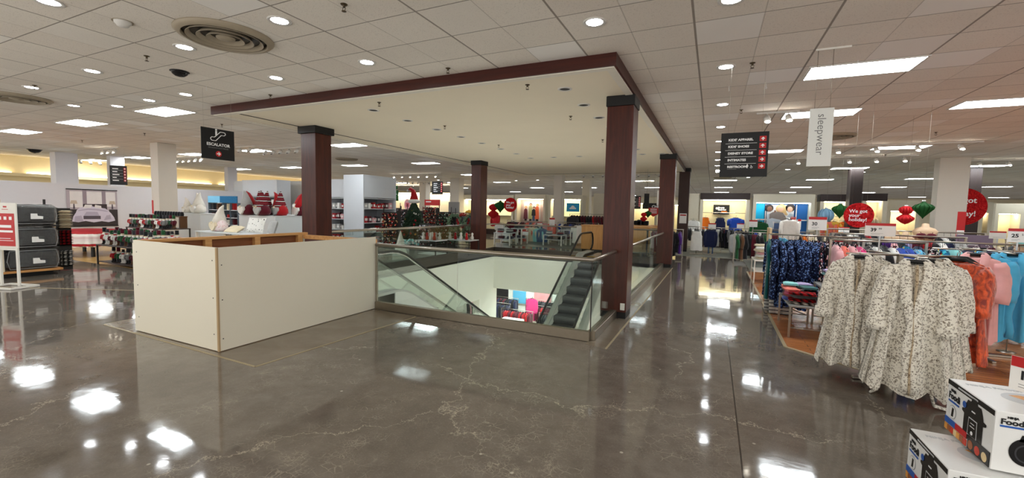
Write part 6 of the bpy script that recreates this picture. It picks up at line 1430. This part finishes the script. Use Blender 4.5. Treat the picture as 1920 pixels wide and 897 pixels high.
fr(1470, 445, 19.5, 2.2, 14, ['black', 'navy', 'white', 'charcoal', 'royal'], ['longshirt'], 'under the hugging photograph')
fr(1560, 445, 18.2, 2.2, 14, ['black', 'charcoal', 'orange', 'cream', 'black'], ['longshirt', 'sweater'], 'under the dusty blue ornament')
fr(1640, 445, 19.2, 2.4, 14, ['black', 'white', 'black', 'cream', 'grey'], ['longshirt'], 'right of the dark brown column')
fr(1880, 450, 15.5, 2.6, 16, ['black', 'olive', 'royal', 'burgundy', 'cream', 'black'], ['longshirt', 'shirt'], 'far right beyond the 25 price card')
fr(1700, 445, 16.5, 2.6, 16, ['black', 'cream', 'white', 'charcoal', 'burgundy'], ['bra', 'shirt'], 'behind the beige bust mannequins')
display_form(1307, 430, 19.4, 'tank', PAL['white'], 'white sleeveless top, front left of the cream wall bay', 1.3)
display_form(1333, 429, 19.8, 'longshirt', PAL['navy'], 'navy graphic top with jeans, second stand from the left', 1.05)
hang('pants', PAL['denim'], *at_(1333, 452, 19.85), 0, 'blue denim jeans under the navy graphic top', s=.8)
display_form(1385, 435, 19.2, 'hoodie', PAL['lightgrey'], 'light grey hoodie facing the aisle before the cream wall bay', 1.15)
display_form(1424, 413, 20.5, 'sweater', PAL['green'], 'dark green sweater high at the left of the blue display', 1.25)
display_form(1481, 409, 15.5, 'sweater', PAL['white'], 'white draped cardigan in front of the hugging photograph', .95)
display_form(1300, 411, 22.6, 'sweater', PAL['white'], 'white fluffy top beside the dark brown column', 1.1)
price_sign(*at_(1335, 430, 20.5), 0, '', .3, .26, 'white and red price card between the orange and navy tops', .2)
price_sign(*at_(1388, 428, 20.4), 0, '', .26, .2, 'white and red price card below the royal blue top', .2)
price_sign(*at_(1486, 431, 15.9), 0, '', .14, .4, 'tall white price card with a red header before the hugging photograph', .2)
price_sign(*at_(1498, 431, 16.3), 0, '', .09, .34, 'narrow leaning white price card right of the hugging photograph', .2)
price_sign(*at_(1412, 426, 20.), 0, '', .3, .28, 'small grey price card left of the dark green sweater', .2)
# centre racks
fr(967, 440, 21.8, 1.1, 11, ['black', 'charcoal', 'black', 'navy', 'burgundy', 'pink'], ['shirt', 'longshirt'], 'left half of the rail under the fashion photograph')
fr(1006, 440, 21.8, 1.3, 12, ['pink', 'coral', 'cream', 'cream', 'sky', 'denim', 'grey', 'denim'], ['longshirt', 'shirt'], 'right half of the rail under the fashion photograph')
for i, (px, m) in enumerate(((990, 'coral'), (997, 'cream'), (1003, 'cream'), (1010, 'aqua'), (1017, 'denim'))): hang('longshirt', PAL[m], *at_(px, 422+i, 21.2), .1, '%s top facing out under the fashion photograph' % m, s=1.2)
display_form(958, 415, 20.2, 'longshirt', PAL['burgundy'], 'burgundy and black top on a stand left of the fashion photograph', 1.2)
display_form(938, 418, 20.5, 'shirt', PAL['white'], 'white top on a stand right of the second maroon column', 1.2)
display_form(948, 424, 19.8, 'shirt', PAL['white'], 'white loose top on a stand under the round red sign', 1.1)
display_form(899, 396, 22, 'sweater', PAL['red'], 'bright red top hanging high left of the second maroon column', 1.1)
display_form(929, 400, 22.5, 'sweater', PAL['red'], 'bright red top hanging high right of the second maroon column', 1.1)
display_form(880, 393, 24, 'sweater', PAL['mustard'], 'mustard top hanging against the cream wall bay', 1.1)
fr(1083, 440, 21.5, 2.2, 14, ['black', 'royal', 'white', 'navy', 'royal'], ['shirt', 'longshirt'], 'left of the golden wood counter')
fr(1105, 430, 24., 2.4, 14, ['burgundy', 'red', 'burgundy', 'black'], ['sweater'], 'under the far off-white column', z=1.5)
display_form(1084, 420, 19.6, 'shirt', PAL['white'], 'white top facing out left of the golden wood counter', 1.25)
display_form(1100, 421, 19.9, 'shirt', PAL['royal'], 'royal blue top facing out above the golden wood counter', 1.1)
display_form(1035, 417, 21.4, 'longshirt', PAL['coral'], 'coral patterned top in front of the off-white column', 1.)
display_form(1074, 404, 23., 'hoodie', PAL['charcoal'], 'charcoal hoodie on a stand before the shelves under the blue cloud sign', 1.2)
fr(1250, 440, 17.2, 1.2, 10, ['burgundy', 'black', 'purple', 'black'], ['gown'], 'right of the checkout counter')
display_form(1247, 428, 16.6, 'gown', PAL['white'], 'pale long dress on a stand left of the far maroon column', 1.0)
fr(1296, 440, 17.8, 1.0, 8, ['white', 'pink', 'cream'], ['hoodie'], 'between the far maroon column and the dark brown column') if False else None
for px, py, Y, l in ((1035, 424, 21.2, 'white and red price card on the off-white column'), (1225, 430, 22.5, 'small white price card by the checkout'), (1012, 424, 21.4, 'white price card with red top at the right of the fashion photograph'), (985, 441, 18.5, 'red price card on the white tables')):
    price_sign(*at_(px, py, Y), 0, '', .3, .42 if px == 1035 else .2, l, .2)
# low tables with white legs
def ltab(px0, px1, Y, d, h, label, sh=.3):
    x0 = P(px0, 460, Y)[0]; x1 = P(px1, 460, Y)[0]; return table('display_table', x0, x1, Y, Y+d, h, label, M_white, M_lg, .04, .035, shelf=sh), x0, x1
G2 = 'folded tops on the white legged tables'
for i, (a, b_, Y, h, l) in enumerate(((1017, 1053, 19.3, .52, 'low white legged table of folded tops, front one in the centre'), (1046, 1070, 20.1, .75, 'taller white legged table right behind the centre low table'), (925, 956, 18.0, .6, 'white legged table of folded tops right of the second maroon column'), (957, 978, 19.0, .78, 'taller white legged table under the fashion photograph'))):
    t_, x0, x1 = ltab(a, b_, Y, .8, h, l)
    n = max(2, int((x1-x0)/.38))
    for j in range(n):
        for k in range(3): folded(x0+.22+j*(x1-x0-.4)/max(1, n-1), Y+.3, h+.002+k*.06, rnd.uniform(-.2, .2), PAL[['black', 'white', 'grey', 'navy', 'red', 'lightgrey', 'charcoal'][(i*2+j*3+k) % 7]], 'folded top stacked on the %s' % l.split(' of ')[0].split(' right')[0].split(' under')[0]+', stack %s' % ('at its left end', 'second', 'third', 'fourth', 'fifth', 'sixth')[j], G2, .32, .3, .06, k)
        folded(x0+.22+j*(x1-x0-.4)/max(1, n-1), Y+.4, .302, 0, PAL[['charcoal', 'black', 'burgundy', 'navy'][(i+j) % 4]], 'folded dark garment on the lower shelf of the %s' % l.split(' of ')[0].split(' right')[0].split(' under')[0], G2, .34, .3, .12, j)
# ================= holiday area =================
# christmas tree
M_needle = plain('dark fir needles', rgb(40, 62, 44), .8, noise=.4, nscale=30)
def xtree(x, y, h, R_, label):
    r = thing('christmas_tree', label, 'tree', (x, y, 0)); q = random.Random(3); b = MB(); MB().cyl(0, 0, 0.007, h*.96, .03, 8).build('trunk', PAL['brown'], r)
    for i in range(46):
        t = i/46; z = .35+(h-.35)*t; rr = R_*(1-t)**.85+.05; n = int(9+7*(1-t))
        for j in range(n):
            a = 2*PI*j/n+i*1.3+q.uniform(-.15, .15); L = rr*q.uniform(.8, 1.08); ca, sa = math.cos(a), math.sin(a); w = .05+.05*(1-t)
            b.add([(0, 0, z), (ca*L*.5-sa*w, sa*L*.5+ca*w, z-.04), (ca*L, sa*L, z-.10), (ca*L*.5+sa*w, sa*L*.5-ca*w, z-.04), (ca*L*.5, sa*L*.5, z+.035), (ca*L*.55, sa*L*.55, z-.09)], [[0, 1, 4], [1, 2, 4], [2, 3, 4], [3, 0, 4], [0, 3, 5], [3, 2, 5], [2, 1, 5], [1, 0, 5]])
    b.build('branches', M_needle, r)
    b = MB().tube([(0, 0, h-.1), (0, 0, h+.15), (-.05, 0, h+.35), (-.2, 0, h+.45), (-.3, 0, h+.38)], [.2, .14, .09, .06, .03], 12).m(1).lathe([(.17, h-.16), (.24, h-.12), (.24, h-.03), (.17, h+.0)], 14); b.ball(-.32, 0, h+.36, .06); b.build('santa_hat', [PAL['red'], PAL['white']], r)
    b = MB()
    for i in range(44):
        t = q.random(); z = .4+(h-.6)*t; rr = (R_*(1-t)**.85)*.95; a = q.uniform(0, 2*PI); b.m(i % 3).ball(rr*math.cos(a), rr*math.sin(a), z-.08, .045, n=8, m=5)
    b.build('baubles', [PAL['red'], PAL['white'], PAL['mustard']], r, kind='stuff'); return r
x = P(776, 440, 14.6)[0]; xtree(x, 14.6, 2.03, .78, 'dark green artificial christmas tree wearing a red santa hat')
# ornament racks
M_orn = [printed('mixed red ornaments', rgb(40, 22, 22), [rgb(190, 40, 40), rgb(236, 226, 216), rgb(110, 60, 50), rgb(170, 50, 50), rgb(210, 180, 120)], 16, .6), printed('mixed silver ornaments', rgb(34, 32, 34), [rgb(220, 220, 226), rgb(110, 110, 118), rgb(180, 120, 120), rgb(150, 160, 170)], 16, .6), printed('mixed green ornaments', rgb(18, 26, 20), [rgb(100, 130, 104), rgb(190, 200, 190), rgb(160, 50, 50), rgb(60, 84, 66)], 14, .6)]
def orn_rack(px, Y, w, h, mi, label, hdr=False, dz=.35):
    x = P(px, 430, Y)[0]; r = thing('ornament_rack', label, 'rack', (x, Y, 0), rnd.uniform(-.2, .2))
    for u in (-w/2, w/2): MB().box(u-.012, u+.012, -.012, .012, 0.006, h+.25).build('post', M_stdark, r)
    MB().box(-w/2-.02, w/2+.02, -.2, .2, 0.006, .1).build('base', M_stdark, r); MB().box(-w/2, w/2, -.005, .005, .1, h).build('grid_panel', M_stdark, r)
    b = MB(); q = random.Random(int(px)); zz = .25; 
    while zz < h:
        for i in range(int(w/.085)):
            xx = -w/2+.05+i*.085+q.uniform(-.01, .01); k = q.random(); dy = q.uniform(-.2, -.06)
            if k < .5: b.ball(xx, dy, zz, .038, n=7, m=5)
            elif k < .8: b.box(xx-.03, xx+.03, dy-.02, dy+.02, zz-.06, zz+.04)
            else: b.lathe([(0, .05), (.035, -.03), (.02, -.05), (0, -.05)], 7, x=xx, y=dy, z=zz)
        zz += .13
    b.build('hanging_ornaments', M_orn[mi], r, kind='stuff')
    if hdr: MB().box(-w/2-.02, w/2+.02, -.03, .03, h+.1, h+.36).build('header_panel', M_red, r); MB().box(-w*.42, -w*.05, -.034, -.03, h+.24, h+.29).build('lettering_line', M_whiteink, r)
    return r
wh = ['christmas ornaments']
for i, (px, Y, w, h, mi, hd, l) in enumerate(((735, 12.6, .9, 1.5, 0, 0, 'dark grid rack crowded with red ornaments, first right of the white cabinet'), (750, 15.9, .9, 1.6, 1, 0, 'dark grid rack of silver ornaments behind the white gnome cone'), (728, 16.5, 1.3, 1.65, 0, 0, 'dark grid rack of red ornaments farther back beside the cabinet'), (772, 17.5, 1.5, 1.5, 1, 0, 'dark grid rack of silver ornaments behind the christmas tree'), (810, 16.0, .9, 1.7, 0, 1, 'ornament rack with a wide red header panel right of the christmas tree'), (803, 12.7, .7, 1.1, 1, 0, 'short rack of pale ornaments right of the christmas tree'), (827, 18, 1.1, 1.5, 2, 0, 'dark rack of garlands left of the off-white column'), (838, 15.2, .8, 1.45, 2, 0, 'dark rack of green garlands below the directory sign'), (745, 19, 2, 1.5, 0, 0, 'far rack of red ornaments under the green gift banner'), (790, 20.5, 2.2, 1.5, 0, 0, 'far rack of red ornaments under the directory sign'))):
    orn_rack(px, Y, w, h, mi, l, hd)
# wreaths
def wreath(x, y, z, R_, mat, label, rz=0):
    r = thing('wreath', label, 'wreath', (x, y, z), rz); b = MB(); q = random.Random(int(z*100)+int(x*10)); N = 90
    for i in range(N*3):
        a = 2*PI*i/(N*3)+q.uniform(-.05, .05); t = q.uniform(-.9, .9); rr = R_*(.78+.2*t); al = a+q.uniform(-1.2, 1.2); L = R_*.22; px_, pz_ = rr*math.cos(a), rr*math.sin(a); dx, dz = math.cos(al)*L, math.sin(al)*L; yy = -.05+q.uniform(-.05, .04)
        b.add([(px_, yy, pz_), (px_+dx*.5-dz*.25, yy-.02, pz_+dz*.5+dx*.25), (px_+dx, yy-.04, pz_+dz), (px_+dx*.5+dz*.25, yy-.02, pz_+dz*.5-dx*.25)], [[0, 1, 2, 3]])
    b.build('foliage', mat, r); MB().tube([(R_*.78*math.cos(a), -.02, R_*.78*math.sin(a)) for a in [2*PI*i/24 for i in range(25)]], R_*.12, 6).build('ring', M_needle, r); return r
M_gw = plain('green wreath leaf', rgb(110, 136, 108), .8, noise=.4, nscale=20); M_rw = plain('red berry wreath', rgb(184, 40, 46), .7, noise=.3, nscale=20)
for i, (px, py, Y, mat, R_, l) in enumerate(((854, 417, 15, M_gw, .34, 'green wreath on the rack, upper leftmost'), (870, 414, 15.4, M_rw, .3, 'red berry wreath between the green wreaths'), (884, 417, 15, M_gw, .33, 'pale green wreath left of the second maroon column'), (893, 420, 15.6, M_gw, .3, 'green wreath partly behind the second maroon column'), (855, 440, 15.2, M_gw, .32, 'green wreath low on the left of the rack'), (880, 440, 15.2, M_gw, .34, 'green wreath low under the red berry wreath'), (863, 430, 15.5, M_gw, .3, 'green wreath in the middle of the rack'))):
    x, z = P(px, py, Y); wreath(x, Y, z, R_, mat, l)
x0 = P(846, 440, 15.75)[0]; x1 = P(897, 440, 15.75)[0]; straight_rack((x0+x1)/2, 15.8, 0, x1-x0, 1.5, 'dark metal rack on which the wreaths hang', mat=M_stdark)
# cone gnome, galvanised bucket, low dark tables
x = P(751, 468, 11.0)[0]; r = thing('cone_gnome', 'white fabric cone figure standing on the floor beyond the well railing', 'figure', (x, 11., 0)); MB().lathe([(0, .0), (.26, .0), (.24, .12), (.14, .45), (.06, .75), (.015, .92), (0, .93)], 20).build('cone', M_wfl, r); MB().lathe([(.245, .1), (.262, .11), (.262, .16), (.24, .17)], 20).build('band', PAL['lightgrey'], r)
x = P(768, 462, 11.6)[0]; r = thing('plant_bucket', 'round dark bucket of pale flowers beside the white cone figure', 'bucket', (x, 11.6, 0)); MB().lathe([(0, .0), (.15, 0), (.2, .4), (.18, .4), (.16, .34), (0, .33)], 18).build('bucket', M_stdark, r)
b = MB(); q = random.Random(5)
for i in range(60): b.m(i % 3).ball(q.gauss(0, .11), q.gauss(0, .11), .45+q.uniform(0, .16), .04, n=6, m=4)
b.build('flowers', [PAL['white'], PAL['aqua'], PAL['lightgrey']], r, kind='stuff')
for i, (a, b_, Y, h, l) in enumerate(((782, 817, 11.8, .6, 'low dark metal table of small holiday goods right of the bucket'), (833, 880, 13.2, .55, 'low dark metal table below the wreaths'))):
    x0 = P(a, 460, Y)[0]; x1 = P(b_, 460, Y)[0]; table('display_table', x0, x1, Y, Y+.7, h, l, M_stdark, M_lg, .03, .018, shelf=.14)
    for j in range(8): MB().lathe([(0, 0), (.05, 0), (.06, .08), (.03, .16), (.045, .22), (0, .27)], 10).build('snowman_ornament', PAL[('white', 'lightgrey', 'red', 'white')[j % 4]], loc=(x0+.12+j*(x1-x0-.24)/7, Y+.2+(j % 2)*.2, h+.001), label='small %s rounded holiday figure on the %s' % (('white', 'grey', 'red', 'white')[j % 4], 'table right of the bucket' if i == 0 else 'table below the wreaths'), cat='figurine', group='small figures on the low dark tables')
# green gift banner and pink sign
x, z = P(739, 377, 14.0); r = thing('gift_banner', 'green gift shaped hanging banner reading JOY with a bow on top', 'banner', (x, 14., z)); MB().box(-.22, .22, -.008, .008, 0, .44).build('panel', plain('banner green', rgb(20, 104, 44), .5), r)
b = MB(); b.poly([(0, .44), (-.18, .5), (-.16, .64), (-.02, .54), (0, .6), (.02, .54), (.16, .64), (.18, .5)], -.01, .01); b.build('bow', MATS['banner green'], r); txt('JOY', .13, M_whiteink, r, 0, .1, -.01, 'CENTER', bold=.004); MB().box(-.16, .16, -.012, -.008, .26, .29).build('lettering_line', M_whiteink, r)
cords(r, (-.1, .1), .6, CEIL-z)
x, z = P(764, 384, 19); r = thing('oval_sign', 'pale pink oval sign left of the santa hat', 'sign', (x, 19., z)); b = MB(); disc(b, 0, 0, .3, -.01, .01, 28, .72); b.build('disc', plain('sign pink', rgb(232, 176, 184), .5), r); MB().box(-.11, .11, -.014, -.01, -.12, .1).build('red_print', plain('print pink red', rgb(210, 90, 110), .5), r); cords(r, (0,), .3, CEIL-z)
# distant warm clothes filling the holiday end
for i, (px, Y, l) in enumerate(((735, 24, 'far rail under the green gift banner'), (790, 25.5, 'far rail under the directory sign'), (700, 27, 'far rail behind the white cabinet'), (850, 21.8, 'far rail beside the off-white column'), (828, 23, 'rail left of the off-white column'))):
    fr(px, 430, Y, 2.6, 14, ['cream', 'red', 'orange', 'grey', 'coral', 'white', 'burgundy'] if i < 3 else ['navy', 'black', 'charcoal', 'denim'], ['sweater', 'longshirt'], l, sd=i)
# ================= lower storey seen through the well =================
for i, (x, y) in enumerate(((-9.5, 18.2), (-6, 18.2), (-2.5, 18.2), (-9.5, 20.6), (-6, 20.6), (-2.5, 20.6), (-11.5, 13), (-10.5, 9), (-4.2, 18.2), (-7.7, 18.2), (-4.2, 20.6), (-7.7, 20.6), (-10.5, 5), (1.2, 16), (1.2, 4), (-3.5, 2), (-8.5, 2), (1.4, 12), (-11, 2), (-6, 2), (-1, 2), (1.4, 7))):
    dup(tr0, (x, y, LC), label='unseen troffer light in the lower storey ceiling', group='lower storey ceiling lights')  # out of view; the extra ones are added to brighten the well walls
G3 = 'clothes on the lower storey racks'
def lrack(x, y, ln, cols, kinds, where, n=12, rz=0.):
    r = straight_rack(x, y, rz, ln, 1.36, 'steel clothing rack '+where); r.location.z = LZ+.001
    for i, (k, m) in enumerate(mix_(cols, kinds, n, int(abs(x*7+y)))):
        t = -ln/2+.1+(ln-.2)*(i+.5)/n; hang(k, PAL[m], x+math.cos(rz)*t, y+math.sin(rz)*t, LZ+1.34, rz+PI/2+rnd.uniform(-.2, .2), '%s %s hanging %s' % (m, NOUN[k], where), G3, i % 3)
for i, (x, y, c, l) in enumerate(((-10.0, 19.6, ['navy', 'black', 'navy', 'charcoal'], 'at the left of the lower storey'), (-8.35, 18.6, ['red', 'burgundy', 'burgundy'], 'beside the white block downstairs'), (-10.2, 21.0, ['black', 'navy', 'burgundy'], 'second row downstairs on the left'), (-7.4, 20.0, ['burgundy', 'red', 'black', 'hotpink'], 'second row downstairs in the middle'), (-6.4, 18.7, ['black', 'burgundy', 'charcoal'], 'downstairs beside the up escalator'), (-10.8, 19.5, ['black', 'green', 'pink'], 'far left downstairs'), (-10.6, 14.2, ['black', 'navy', 'grey'], 'downstairs through the side opening'), (-8.2, 21.3, ['burgundy', 'black', 'charcoal'], 'last row downstairs in the middle'), (-4.0, 20.8, ['black', 'red', 'charcoal'], 'downstairs behind the up escalator'), (-12, 17.3, ['black', 'olive', 'hotpink'], 'near the pink top downstairs'))):
    lrack(x, y, 1.7, c, ['longshirt', 'hoodie', 'sweater'], l)
hang('hoodie', PAL['hotpink'], -7.9, 19.4, LZ+1.9, 0, 'dark pink hooded top standing tall over the downstairs racks', s=1.1); hang('hoodie', PAL['hotpink'], -9.4, 13.9, LZ+2.0, .4, 'bright pink top seen downstairs through the glass at the left', s=1.2)
for x, y, z in ((-7.9, 19.45, 1.9), (-9.4, 13.95, 2.0)):
    r = thing('t_stand', 'tall steel stand downstairs holding the %s top' % ('dark pink hooded' if x > -8 else 'bright pink'), 'rack', (x, y, LZ+.001)); MB().cyl(0, 0, 0.02, z, .015, 8).build('post', M_steel, r); MB().box(-.25, .25, -.25, .25, 0, .02).build('base', M_steel, r)
r = thing('display_block', 'large white block pedestal downstairs seen through the well', 'pedestal', (-8.15, 17.4, LZ+.001)); MB().box(-.5, .5, -.5, .5, 0.06, 1.15, .01).build('cabinet', M_white, r); MB().box(-.46, .46, -.46, .46, 0, .06).build('plinth', M_stdark, r)
# lower storey wall graphics
for x, w_, h_, m, l in ((-9.7, .8, .7, PAL['sky'], 'light blue photo panel on the lower storey wall'), (-8.3, 1.0, 1.1, plain('pink beauty photo', rgb(236, 150, 150), .5, noise=.3, nscale=3), 'pink portrait photo panel on the lower storey wall'), (-6.6, 1.0, .8, M_black, 'black panel on the lower storey wall'), (-11.2, 1.6, 1.1, M_black, 'wide black panel at the left of the lower storey wall')):
    r = thing('wall_panel', l, 'poster', (x, 21.9, LZ+.9)); MB().box(-w_/2, w_/2, 0, .09, 0, h_).build('panel', m, r); MB().box(-w_/2-.04, w_/2+.04, .02, .1, -.04, h_+.04).build('frame', M_white, r)
# ---------------- labels: things that share one get their place among their neighbours ----------------
ORD = ['first', 'second', 'third', 'fourth', 'fifth', 'sixth', 'seventh', 'eighth', 'ninth', 'tenth', 'eleventh', 'twelfth', 'thirteenth', 'fourteenth', 'fifteenth', 'sixteenth', 'seventeenth', 'eighteenth', 'nineteenth', 'twentieth']
bpy.context.view_layer.update()
byl = {}
for o in SC.objects:
    if o.parent is None and o.get('label'): byl.setdefault(o['label'], []).append(o)
for lab, obs in byl.items():
    if len(obs) < 2: continue
    obs.sort(key=lambda o: proj(*o.location)[0])
    for i, o in enumerate(obs):
        q = ('leftmost' if i == 0 else 'rightmost' if i == len(obs)-1 else (ORD[i] if i < 20 else '%dth' % (i+1))+' from left')
        wl = lab.replace(',', '').split()
        if len(wl)+len(q.split()) > 16: lab2 = ' '.join(lab.split()[:16-len(q.split())])
        else: lab2 = lab
        o['label'] = lab2.rstrip(',')+', '+q
